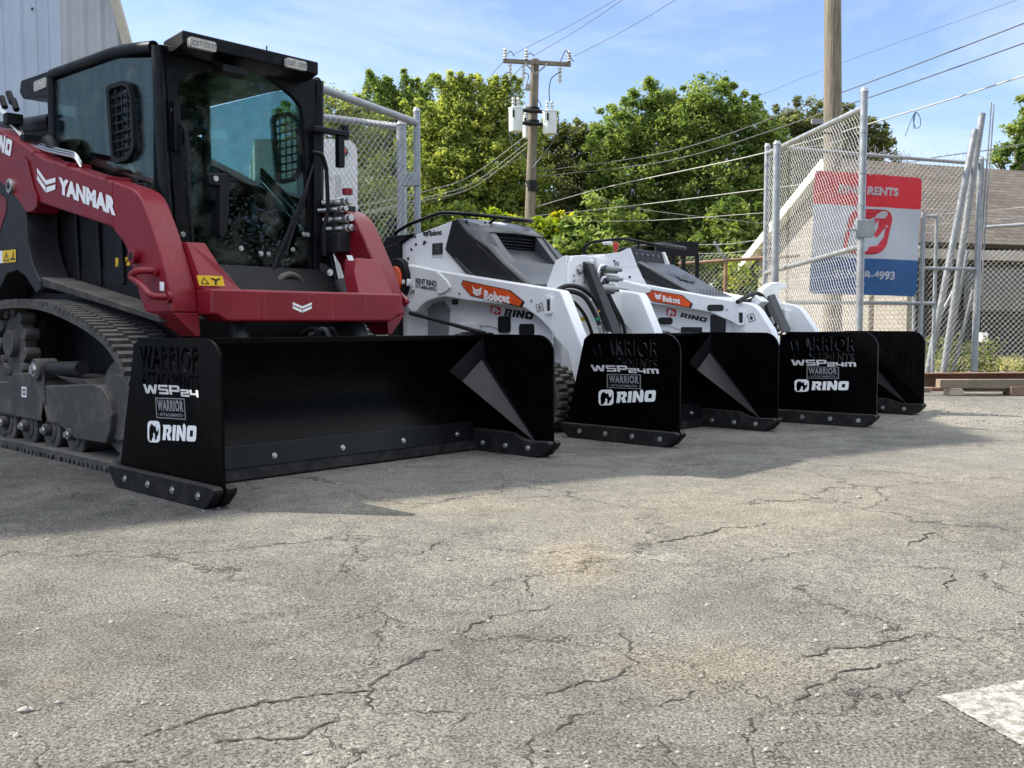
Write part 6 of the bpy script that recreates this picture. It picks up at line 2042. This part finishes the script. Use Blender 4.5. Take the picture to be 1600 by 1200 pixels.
def quad_uv(name, P, m, parent, thick=.06):
    """planar slab with metric UVs along its first edge"""
    P = [Vector(p) for p in P]
    e = (P[1] - P[0]).normalized()
    nn = (P[1] - P[0]).cross(P[-1] - P[0]).normalized()
    f = nn.cross(e)
    k = len(P)
    mb = MB().loft([p - nn * thick for p in P], P)
    o = mb.build(name, m, parent, flat=True)
    uv = o.data.uv_layers.new(name='UVMap')
    off = Vector(OFF[parent.name])
    for lp in o.data.loops:
        w = Vector(o.data.vertices[lp.vertex_index].co) + off - P[0]
        uv.data[lp.index].uv = (w.dot(e), w.dot(f))
    return o
hs = thing('brick_house', 'low brick house with brown shingle roof and white rake boards', 'house', 0, (9.5, 19.5, 0))
apx = Vector(un(0, 1285, 246, v=20))
rd = Vector((.945, .327, 0))
bd = Vector((-.327, .945, 0))
ZE = 2.28
ridge2 = apx + rd * 14
rear = apx + bd * 3.05; rear.z = 2.15
frontc = apx - bd * 2.55; frontc.z = 2.18
quad_uv('roof', [frontc, frontc + rd * 14, ridge2, apx], shg, hs, .10)
quad_uv('roof', [rear + rd * 14, rear, apx, ridge2], shg, hs, .10)
gi = rd * .30
g0 = rear + gi - bd * .35; g1 = frontc + gi + bd * .35; g2 = apx + gi - Vector((0, 0, .12))
def Zs(v, z): return Vector((v.x, v.y, z))
quad_uv('gable_wall', [Zs(g0, 0), Zs(g1, 0), Zs(g1, 2.22), g2, Zs(g0, 2.13)], brk, hs, .15)
# rake boards
wtr = mat('white_trim', (.72, .72, .70), .5, var=.05, dust=.1)
for e in (rear, frontc):
    d = (apx - e)
    up = Vector((0, 0, 1))
    P = [e - up * .03, apx - up * .03, apx - up * .24, e - up * .24]
    MB().loft([p - rd * .035 for p in P], [p + rd * .0 for p in P]).build('rake_board', wtr, hs, flat=True)
    MB().loft([e - up * .105 + gi * .98, apx - up * .105 + gi * .98, apx - up * .13 + gi * .98, e - up * .13 + gi * .98], [e - up * .105, apx - up * .105, apx - up * .13, e - up * .13]).build('soffit', wtr, hs, flat=True)
# front wall under a deep porch
f0 = g1 + bd * .9
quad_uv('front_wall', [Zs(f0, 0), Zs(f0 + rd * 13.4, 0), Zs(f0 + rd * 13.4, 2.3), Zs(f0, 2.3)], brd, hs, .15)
MB().loft([frontc - Vector((0, 0, .12)), frontc + rd * 14 - Vector((0, 0, .12)), frontc + rd * 14 - Vector((0, 0, .30)), frontc - Vector((0, 0, .30))],
          [frontc + bd * .05 - Vector((0, 0, .12)), frontc + bd * .05 + rd * 14 - Vector((0, 0, .12)), frontc + bd * .05 + rd * 14 - Vector((0, 0, .30)), frontc + bd * .05 - Vector((0, 0, .30))]).build('fascia', mat('tan_fascia', (.34, .31, .26), .6), hs, flat=True)
MB().loft([frontc + bd * .05 - Vector((0, 0, .28)), frontc + bd * .05 + rd * 14 - Vector((0, 0, .28)), Zs(f0 + rd * 13.4, 2.2) , Zs(f0, 2.2)],
          [frontc + bd * .05 - Vector((0, 0, .30)), frontc + bd * .05 + rd * 14 - Vector((0, 0, .30)), Zs(f0 + rd * 13.4, 2.18), Zs(f0, 2.18)]).build('porch_ceiling', mat('tan_fascia', (.34, .31, .26), .6), hs, flat=True)
# dark door and window recess on the porch side
w0 = f0 + rd * 2.0 - bd * .16
MB().loft([Zs(w0, .95), Zs(w0 + rd * 1.6, .95), Zs(w0 + rd * 1.6, 1.9), Zs(w0, 1.9)], [Zs(w0 - bd * .05, .95), Zs(w0 + rd * 1.6 - bd * .05, .95), Zs(w0 + rd * 1.6 - bd * .05, 1.9), Zs(w0 - bd * .05, 1.9)]).build('window', mat('dark_pane', (.02, .022, .025), .1, spec=.6), hs, flat=True)
# ================================================================ utility poles and lines
polem = mat('weathered_pole_wood', (.15, .13, .098), .9, var=.6, vscale=9, bump=1.0, bscale=25, dust=.2)
_n, _l = polem.node_tree.nodes, polem.node_tree.links
for q in [x for x in _n if x.type == 'TEX_NOISE']:
    mpn = _n.new('ShaderNodeMapping')
    mpn.inputs['Scale'].default_value = (4, 4, .25)
    src = q.inputs['Vector'].links[0].from_socket
    _l.new(src, mpn.inputs['Vector']); _l.new(mpn.outputs['Vector'], q.inputs['Vector'])
wire = mat('aluminium_wire', (.08, .083, .088), .5, metal=.3)
wire2 = mat('pale_cable', (.30, .30, .285), .6)
porc = mat('porcelain', (.50, .52, .52), .25)
can = mat('transformer_paint', (.56, .60, .60), .45, var=.08, dust=.2)
DP = 27.0
pA, pT = un(0, 826, 400, v=DP), un(0, 836, 93, v=DP)
pu = thing('utility_pole', 'weathered wooden pole carrying three grey transformers and a crossarm', 'utility pole', 0, (pA[0], DP, 0))
def polept(py):
    s = (400 - py) / (400 - 93)
    return un(0, 826 + 10 * s, py, v=DP)
b0 = un(0, 826, 540, v=DP)
MB().tube([(pA[0] - .03, DP, 0), pA, pT], [.165, .155, .115], 18).build('pole_shaft', polem, pu)
c0, c1 = un(0, 786, 95, v=DP - .2), un(0, 892, 101, v=DP - .2)
dv = (Vector(c1) - Vector(c0)).normalized()
V = []
for q in (Vector(c0), Vector(c1)):
    V += [q + Vector((0, -.05, -.055)), q + Vector((0, .05, -.055)), q + Vector((0, .05, .055)), q + Vector((0, -.05, .055))]
MB().loft(V[:4], V[4:]).build('crossarm', polem, pu, bevel=.01)
for px, py in ((819, 97), (855, 100)):
    MB().tube([un(0, px, py, v=DP - .28), un(0, 837, 116, v=DP - .2)], .022, 6).build('arm_brace', galv, pu)
def insul(px, py, r=.07, h=.30, down=False):
    p = un(0, px, py, v=DP - .2)
    mb = MB()
    s = -1 if down else 1
    for k in range(4):
        mb.cyl((p[0], p[1], p[2] + s * h * k / 4), (p[0], p[1], p[2] + s * h * (k + .55) / 4), r, 12, r2=r * .6)
    mb.cyl((p[0], p[1], p[2]), (p[0], p[1], p[2] + s * h), r * .35, 8)
    return mb.build('insulator', porc, pu)
for px, py in ((789, 92), (822, 93), (889, 96)): insul(px, py)
for px, py in ((797, 101), (818, 102), (875, 106)): insul(px, py, .06, .42, True)
insul(826, 141, .09, .2)
def canister(px, py0, py1, w, v, lab):
    a, b = un(0, px, py0, v=v), un(0, px, py1, v=v)
    r = w / 2 / FOC * v
    o = MB().tube([(a[0], v, b[2]), (a[0], v, b[2] + .06), (a[0], v, a[2] - .05), (a[0], v, a[2] - .05), (a[0], v, a[2] - .02), (a[0], v, a[2])],
                  [r * .9, r * .96, r, r * 1.06, r * 1.06, r * .8], 28).build('transformer', can, pu, bevel=.0)
    for dx in (-.35, .3):
        mb = MB()
        for k in range(3):
            mb.cyl((a[0] + r * dx, v - .1, a[2] + .09 * k), (a[0] + r * dx, v - .1, a[2] + .09 * k + .07), .05, 10, r2=.035)
        mb.build('bushing', porc, o)
    MB().box((a[0] - .09, v - r - .02, a[2] - .30), (a[0] - .04, v - r * .96, a[2] - .1)).build('lug', bodk, o)
    return o
canister(806, 168, 206, 22, DP - .35, '')
canister(859, 173, 210, 22, DP - .35, '')
canister(824, 180, 216, 15, DP + .5, '')
for py in (172, 192):
    p = polept(py)
    MB().cyl((p[0], p[1], p[2] - .06), (p[0], p[1], p[2] + .06), .18, 18).build('mounting_band', bodk, pu)
    q0, q1 = un(0, 812, py, v=DP - .3), un(0, 853, py + 3, v=DP - .3)
    MB().tube([q0, q1], .05, 8).build('mounting_arm', bodk, pu)
p = polept(290)
MB().cyl((p[0] + .02, p[1], p[2] - .17), (p[0] + .02, p[1], p[2] + .13), .158, 18).build('dark_band', bodk, pu)
for pts in ([(797, 112), (787, 118), (798, 130), (802, 145), (808, 158)], [(818, 113), (826, 118), (822, 135), (824, 142)], [(876, 112), (862, 122), (858, 140), (859, 158)], [(790, 88), (797, 80), (804, 88)], [(822, 90), (828, 83), (835, 88)], [(876, 96), (884, 79), (893, 92), (897, 96)],
            [(796, 186), (795, 205), (800, 225), (815, 238), (824, 243)], [(873, 182), (871, 205), (863, 222), (850, 240), (832, 262)], [(832, 150), (842, 158), (846, 168)]):
    MB().tube(catmull([un(0, px, py, v=DP - .35) for px, py in pts], 5, False), .014, 5).build('jumper_wire', wire, pu)

DB = 16.5
pB = thing('utility_pole', 'thick bare wooden pole rising out of frame behind the gate', 'utility pole', 0, (un(0, 1301, 400, v=DB)[0], DB, 0))
b0, b1, b2 = un(0, 1301, 545, v=DB), un(0, 1301, 200, v=DB), un(0, 1301, -140, v=DB)
MB().tube([(b0[0], DB, 0), (b1[0] - .0, DB, b1[2]), (b2[0], DB, b2[2])], [.165, .150, .128], 22).build('pole_shaft', polem, pB)
fl = un(0, 1277, 191, v=DB - .3)
MB().box((fl[0] - .10, fl[1] - .03, fl[2] - .03), (fl[0] + .10, fl[1] + .03, fl[2] + .05), Matrix.Identity(4)).build('flood_light', stg, pB, bevel=.01)
MB().tube([fl, (fl[0] + .1, fl[1] + .1, fl[2] - .15), (b1[0], DB - .1, fl[2] - .15)], .02, 8).build('lamp_bracket', bodk, pB)

def line(label, pts, r, m=wire, n=5):
    P = [un(0, px, py, v=v) for px, py, v in pts]
    t = thing('power_line', label, 'cable', 0, P[0])
    C = catmull(P, 10, False) if len(P) > 2 else P
    MB().tube(C, r * .68, n).build('cable_strand', m, t)
    return t
line('thin line leaving the crossarm left end towards the top', [(804, 84, 26.8), (890, 40, 26), (975, -8, 22)], .012)
line('thin line from crossarm middle rising to the top edge', [(835, 86, 26.8), (905, 45, 26), (980, -5, 22)], .012)
line('thin line from crossarm right end rising to the top edge', [(897, 88, 26.8), (980, 45, 26), (1068, -8, 22)], .012)
line('faint line high at right, passing behind the bare pole', [(1150, 165, 34), (1300, 104, 31), (1600, -4, 26)], .010)
line('line falling from crossarm left end to the left treetops', [(789, 94, 26.9), (770, 115, 31), (745, 150, 34)], .014)
line('line falling from crossarm middle to the left treetops', [(822, 97, 26.9), (795, 125, 31), (762, 155, 34)], .014)
line('upper dark cable rising right past the bare pole', [(838, 268, 27.0), (1050, 236, 25), (1300, 150, 19), (1700, -2, 14)], .017)
line('lower dark cable rising right past the bare pole', [(838, 276, 27.0), (1050, 250, 25), (1300, 172, 19), (1700, 32, 14)], .017)
line('pale cable sagging down to the left of the gate and up right', [(828, 326, 27.0), (950, 292, 27), (1190, 240, 22), (1430, 172, 18), (1700, 86, 14)], .020, wire2)
line('dark cable dropping behind the house roof at right', [(1360, 270, 24), (1450, 248, 21), (1560, 232, 17), (1700, 205, 14)], .017)
line('highest of the pale service cables running left from the pole', [(822, 212, 27.0), (735, 275, 28), (660, 300, 26), (560, 322, 24), (420, 345, 22)], .014, wire2)
line('second pale service cable running left from the pole', [(824, 222, 27.0), (740, 285, 28), (660, 310, 26), (560, 333, 24), (420, 352, 22)], .014, wire2)
line('third pale service cable running left from the pole', [(823, 230, 27.0), (740, 292, 28), (660, 314, 26), (560, 336, 24), (420, 362, 22)], .014, wire2)
line('lowest dark service cable left of the pole', [(822, 243, 27.0), (740, 285, 28), (690, 312, 27), (600, 330, 24)], .012)
line('cable crossing the trees below the pale sagging cable', [(828, 338, 27.0), (1000, 320, 26), (1190, 296, 22), (1300, 283, 20)], .017, wire2)
line('thin cable across the dark trees to the gate', [(828, 344, 27.0), (1000, 345, 26), (1200, 332, 22)], .010, wire2)
line('thin slanting drop cable in front of the big maple', [(850, 262, 27.0), (920, 302, 28), (990, 325, 26), (1200, 350, 23)], .010)
tw = thing('wire_tangle', 'small tangle of blue wire hanging from the sagging cable', 'wire', 0, un(0, 1430, 172, v=18))
MB().tube(catmull([un(0, px, py, v=17.97) for px, py in ((1414, 213), (1422, 192), (1430, 176), (1437, 182), (1438, 196), (1431, 200), (1427, 186), (1431, 174), (1428, 190), (1428, 202))], 5, False), .008, 5).build('wire_loop', mat('blue_wire', (.05, .10, .12), .5), tw)

# ================================================================ trees
def leaf_mat(name, c0, c1, c2):
    m = bpy.data.materials.new(name)
    m.use_nodes = True
    n, l = m.node_tree.nodes, m.node_tree.links
    b = n['Principled BSDF']
    at = n.new('ShaderNodeAttribute')
    at.attribute_name = 'leaf_tint'
    r = n.new('ShaderNodeValToRGB')
    r.color_ramp.elements[0].position = 0.0
    r.color_ramp.elements[0].color = c0 + (1,)
    r.color_ramp.elements[1].position = 1.0
    r.color_ramp.elements[1].color = c2 + (1,)
    e = r.color_ramp.elements.new(.5)
    e.color = c1 + (1,)
    l.new(at.outputs['Fac'], r.inputs['Fac'])
    l.new(r.outputs['Color'], b.inputs['Base Color'])
    b.inputs['Roughness'].default_value = .55
    b.inputs['Specular IOR Level'].default_value = .3
    tl = n.new('ShaderNodeBsdfTranslucent')
    g = n.new('ShaderNodeMix'); g.data_type = 'RGBA'; g.blend_type = 'MULTIPLY'; g.inputs['Factor'].default_value = 1
    g.inputs['B'].default_value = (1.15, 1.12, .6, 1)
    l.new(r.outputs['Color'], g.inputs['A'])
    l.new(g.outputs['Result'], tl.inputs['Color'])
    ms = n.new('ShaderNodeMixShader')
    ms.inputs[0].default_value = .55
    l.new(b.outputs[0], ms.inputs[1])
    l.new(tl.outputs[0], ms.inputs[2])
    l.new(ms.outputs[0], n['Material Output'].inputs['Surface'])
    return m
LM = {
    'lime': leaf_mat('lime_leaves', (0.156, 0.218, 0.056), (0.299, 0.370, 0.101), (0.468, 0.506, 0.158)),
    'mid': leaf_mat('mid_green_leaves', (0.097, 0.163, 0.049), (0.208, 0.288, 0.084), (0.352, 0.425, 0.146)),
    'dark': leaf_mat('dark_green_leaves', (0.059, 0.096, 0.046), (0.103, 0.157, 0.068), (0.181, 0.239, 0.101)),
    'olive': leaf_mat('olive_leaves', (0.091, 0.116, 0.054), (0.176, 0.205, 0.090), (0.287, 0.307, 0.146)),
    'bright': leaf_mat('bright_leaves', (.13, .20, .015), (.24, .32, .02), (.42, .38, .03)),
}
bark = mat('bark', (.10, .085, .068), .95, var=.3, bump=.8, bscale=20)

def foliage(name, centres, radii, nper, size, m, parent, origin, stretch=(1, 1, 1), droop=0.0):
    centres = np.array(centres)
    radii = np.array(radii)
    N = len(centres) * nper
    ci = np.repeat(np.arange(len(centres)), nper)
    off = RNG.normal(0, .42, (N, 3)) * np.array(stretch)
    C = centres[ci] + off * radii[ci][:, None]
    nrm_ = RNG.normal(0, 1, (N, 3))
    nrm_[:, 2] = np.abs(nrm_[:, 2]) + .5
    nrm_ /= np.linalg.norm(nrm_, axis=1)[:, None]
    a = RNG.normal(0, 1, (N, 3))
    a[:, 2] -= droop
    a -= (a * nrm_).sum(1)[:, None] * nrm_
    a /= np.linalg.norm(a, axis=1)[:, None]
    bb = np.cross(nrm_, a)
    s = (size * RNG.uniform(.6, 1.3, N))[:, None]
    V = np.stack([C - a * s * .5, C + bb * s * .26 - a * s * .05 + nrm_ * s * .05, C + a * s * .5 - nrm_ * s * .08, C - bb * s * .26 - a * s * .05 + nrm_ * s * .05], 1).reshape(-1, 3)
    V -= np.array(origin)
    me = bpy.data.meshes.new(name)
    me.vertices.add(4 * N)
    me.vertices.foreach_set('co', V.astype(np.float32).ravel())
    me.loops.add(4 * N)
    me.loops.foreach_set('vertex_index', np.arange(4 * N, dtype=np.int32))
    me.polygons.add(N)
    me.polygons.foreach_set('loop_start', np.arange(0, 4 * N, 4, dtype=np.int32))
    me.polygons.foreach_set('loop_total', np.full(N, 4, dtype=np.int32))
    me.update(calc_edges=True)
    tint = np.clip(RNG.normal(.45, .16, N) + RNG.normal(0, .26, len(centres))[ci], 0, 1)
    at = me.attributes.new('leaf_tint', 'FLOAT', 'FACE')
    at.data.foreach_set('value', tint.astype(np.float32))
    me.materials.append(m)
    o = bpy.data.objects.new(name, me)
    COL.objects.link(o)
    o.parent = parent
    return o

def tree(name, label, cat, D, blobs, kind, clumps, nper, size, trunk=True, group=None, depth=.75, base=None, stretch=(1, 1, .8), droop=.3, spiky=0):
    """blobs: (px, py, radius px) outlines of the crown at distance D; clumps of leaves are spread through each ball"""
    bx = sum(b[0] * b[2] for b in blobs) / sum(b[2] for b in blobs)
    bw = un(0, bx if base is None else base, 500, v=D)
    org = (bw[0], D, 0)
    t = thing(name, label, cat, 0, org, group)
    cs, rs = [], []
    vol = [b[2] ** 2 for b in blobs]
    for (px, py, r), w in zip(blobs, vol):
        k = max(3, int(clumps * w / sum(vol)))
        c = Vector(un(0, px, py, v=D))
        R_ = r / FOC * D
        for _ in range(k):
            d = Vector((random.gauss(0, 1), random.gauss(0, 1), random.gauss(0, 1))).normalized()
            q = random.random() ** .38
            far_ = random.random() < .28
            if far_: q = random.uniform(.98, 1.22)
            p = c + Vector((d.x * R_ * q, d.y * R_ * q * depth, d.z * R_ * q))
            if p.z < .15: p.z = .15 + random.random() * .5
            cs.append(tuple(p))
            rs.append(random.uniform(.6, 1.3) * max(.30, R_ * .34) * (.5 if far_ else 1))
    for _ in range(spiky):
        b = random.choice(blobs[:max(1, len(blobs) // 2)])
        c = Vector(un(0, b[0], b[1], v=D)); R_ = b[2] / FOC * D
        a = random.uniform(-1.1, 1.1)
        tip = c + Vector((math.sin(a) * R_ * 1.02, random.uniform(-.4, .4) * R_, math.cos(a) * R_ * 1.02))
        lean_ = random.uniform(-.12, .12)
        for j in range(7):
            cs.append((tip.x + lean_ * j, tip.y, tip.z - .3 + j * .17)); rs.append(.42 - .05 * j)
    foliage('crown', cs, rs, nper, size, LM[kind], t, org, stretch, droop)
    if trunk:
        mb = MB()
        top = max(c[2] for c in cs)
        cx = sum(c[0] for c in cs) / len(cs)
        fork = (org[0], D, top * .28)
        mb.tube([org, (org[0] + .05, D, top * .15), fork], [.26, .21, .18], 10)
        pick = random.sample(range(len(cs)), min(26, len(cs)))
        for i in pick:
            c = cs[i]
            mid = ((fork[0] * .5 + c[0] * .5) + random.uniform(-.3, .3), fork[1] * .5 + c[1] * .5, fork[2] * .35 + c[2] * .65)
            mb.tube(catmull([fork, mid, c], 3, False), [.11, .09, .075, .06, .045, .03, .012], 6)
        mb.build('trunk', bark, t)
    return t

tree('deciduous_tree', 'sparse lime green tree showing above the left gate rail', 'tree', 30, [(510, 178, 40), (480, 200, 45), (500, 240, 55), (565, 215, 45), (480, 320, 60), (555, 300, 65), (545, 180, 30)], 'lime', 330, 90, .13)
tree('deciduous_tree', 'dark green tree with pointed tops right of the left fence post', 'tree', 34, [(620, 178, 34), (590, 195, 36), (655, 195, 38), (610, 250, 62), (665, 270, 55), (640, 340, 62)], 'mid', 480, 100, .13, spiky=14)
tree('willow_tree', 'tall feathery light green tree left of the pole', 'tree', 31.5, [(740, 182, 36), (700, 200, 40), (780, 200, 38), (725, 230, 52), (675, 245, 48), (800, 235, 42), (745, 270, 66), (690, 300, 60), (810, 290, 52), (740, 340, 66), (680, 360, 50), (800, 360, 56)], 'lime', 1000, 90, .125, spiky=40, droop=.9)
tree('deciduous_tree', 'dark rounded tree immediately right of the utility pole', 'tree', 33, [(890, 225, 34), (850, 245, 40), (930, 238, 40), (880, 295, 62), (840, 345, 50), (935, 310, 55), (900, 375, 55)], 'olive', 560, 105, .13)
tree('maple_tree', 'broad sunlit maple filling the middle distance', 'tree', 32, [(1020, 168, 42), (1060, 185, 40), (1105, 172, 46), (980, 205, 46), (1060, 225, 66), (1155, 205, 48), (1195, 235, 40), (950, 245, 38), (1000, 285, 62), (1100, 285, 78), (1180, 300, 55), (990, 350, 55), (1070, 360, 66), (1160, 365, 60)], 'mid', 1300, 105, .13, base=1085)
tree('cedar_tree', 'dark olive tree behind the bare pole and house ridge', 'tree', 36, [(1258, 198, 38), (1225, 215, 40), (1310, 208, 42), (1350, 228, 40), (1378, 250, 28), (1280, 265, 60), (1215, 290, 55), (1340, 280, 50)], 'olive', 620, 105, .13)
tree('deciduous_tree', 'tree cut off by the right picture edge', 'tree', 24, [(1612, 190, 34), (1590, 232, 26), (1640, 240, 50), (1568, 248, 12), (1620, 300, 50)], 'mid', 110, 90, .13)
tree('sumac_bush', 'bright yellow-green sumac bush under the utility pole', 'bush', 24, [(868, 352, 22), (845, 372, 22), (890, 380, 26), (770, 345, 18), (800, 350, 16), (860, 395, 26)], 'bright', 70, 42, .20, trunk=False, droop=.6, stretch=(1.3, 1.3, .5))
tree('sumac_bush', 'green sumac bush beside the pole foot', 'bush', 23.5, [(900, 372, 26), (930, 390, 24), (880, 400, 27.0), (820, 385, 27.0)], 'mid', 80, 48, .18, trunk=False, droop=.6, stretch=(1.3, 1.3, .5))
for i, (px, lab) in enumerate(((505, 'shrub behind the white trailer'), (590, 'shrub behind the left fence posts'), (690, 'shrub above the first mini loader'), (800, 'shrub behind the dark hood'), (930, 'shrub left of the beacon'), (1040, 'shrub behind the steel rack'), (1140, 'shrub behind the rusty-railed fence'))):
    tree('shrub', 'dense dark ' + lab, 'shrub', 30 + (i % 2) * 1.5, [(px - 30, 385, 50), (px + 30, 380, 50), (px, 430, 55), (px + 10, 345, 45), (px - 20, 480, 55), (px + 25, 485, 50)], 'dark' if i % 2 else 'mid', 170, 75, .18, trunk=False, group='dense shrubs at the foot of the trees')
tree('shrub', 'low orange-red autumn shrub behind the far fence', 'shrub', 18, [(1155, 425, 14), (1145, 440, 10)], 'bright', 14, 30, .10, trunk=False)
# background wood that closes the gaps low down
tree('far_wood', 'dark wood seen through gaps between the nearer trees', 'wood', 45, [(380 + 95 * k, 400 - (k % 3) * 18, 75) for k in range(15)] + [(380 + 95 * k, 480, 60) for k in range(15)], 'mid', 1200, 70, .30, trunk=False)['kind'] = 'stuff'
# trees across the lot behind the photographer's right shoulder, seen only as reflections in the cab glass
for (x, y, lab) in ((21, -5, 'tree far right of the lot reflected in the cab glass'), (24, -13, 'rear tree right of the lot reflected in the cab glass'), (19, 0, 'tree at the far right edge of the lot, out of frame'), (15, -10, 'tree behind the right shoulder of the photographer')):
    FR[9] = (x, y, 0)
    t = thing('deciduous_tree', lab, 'tree', 9, (0, 0, 0))
    cs = [(random.gauss(0, 2.2), random.gauss(0, 2.2), 5 + random.gauss(0, 2.2)) for _ in range(230)]
    cs = [(a, b, max(c, .6)) for a, b, c in cs]
    foliage('crown', cs, [1.0] * len(cs), 150, .17, LM['dark'], t, (0, 0, 0))
    MB().tube([(0, 0, 0), (.1, 0, 3), (0, 0, 6)], [.3, .2, .05], 10).build('trunk', bark, t)

# weeds along the fence foot
wd = []
for _ in range(80):
    px = 1446 + 154 * random.random() ** 1.5
    p = un(0, px, 585, z=0)
    h = random.random() * (.42 if px < 1530 else .12)
    wd.append((p[0] + random.uniform(-.1, .1), 12.75 + random.uniform(-.1, .5), .04 + h))
wt = thing('weeds', 'leafy weeds growing at the foot of the fence', 'weeds', 0, (6.5, 12.8, 0))
wo = foliage('weeds', wd, [.16] * len(wd), 22, .06, LM['olive'], wt, (6.5, 12.8, 0))
wo.parent = None
wo.location = (6.5, 12.8, 0)
bpy.data.objects.remove(wt)
wo.name = 'weeds'
tag(wo, 'leafy weeds growing at the foot of the fence', 'weeds', kind='stuff')
# grass blades behind the fences
N = 26000
gxx = RNG.uniform(4.0, 16, N); gyy = 14.2 + RNG.random(N) ** 1.5 * 5
ang = RNG.uniform(0, math.pi, N); hh_ = RNG.uniform(.04, .13, N); w_ = .006
V = np.zeros((N, 3, 3))
V[:, 0] = np.stack([gxx - np.cos(ang) * w_, gyy - np.sin(ang) * w_, np.zeros(N)], 1)
V[:, 1] = np.stack([gxx + np.cos(ang) * w_, gyy + np.sin(ang) * w_, np.zeros(N)], 1)
V[:, 2] = np.stack([gxx + RNG.normal(0, .03, N), gyy + RNG.normal(0, .03, N), hh_], 1)
me = bpy.data.meshes.new('grass')
me.from_pydata(V.reshape(-1, 3).tolist(), [], np.arange(3 * N).reshape(-1, 3).tolist())
me.materials.append(mat('straw_grass', (.34, .30, .10), .8, var=.5, vscale=.9))
go = bpy.data.objects.new('grass', me)
COL.objects.link(go)
tag(go, 'dry yellow-green grass in front of the brick house', 'grass', kind='stuff')
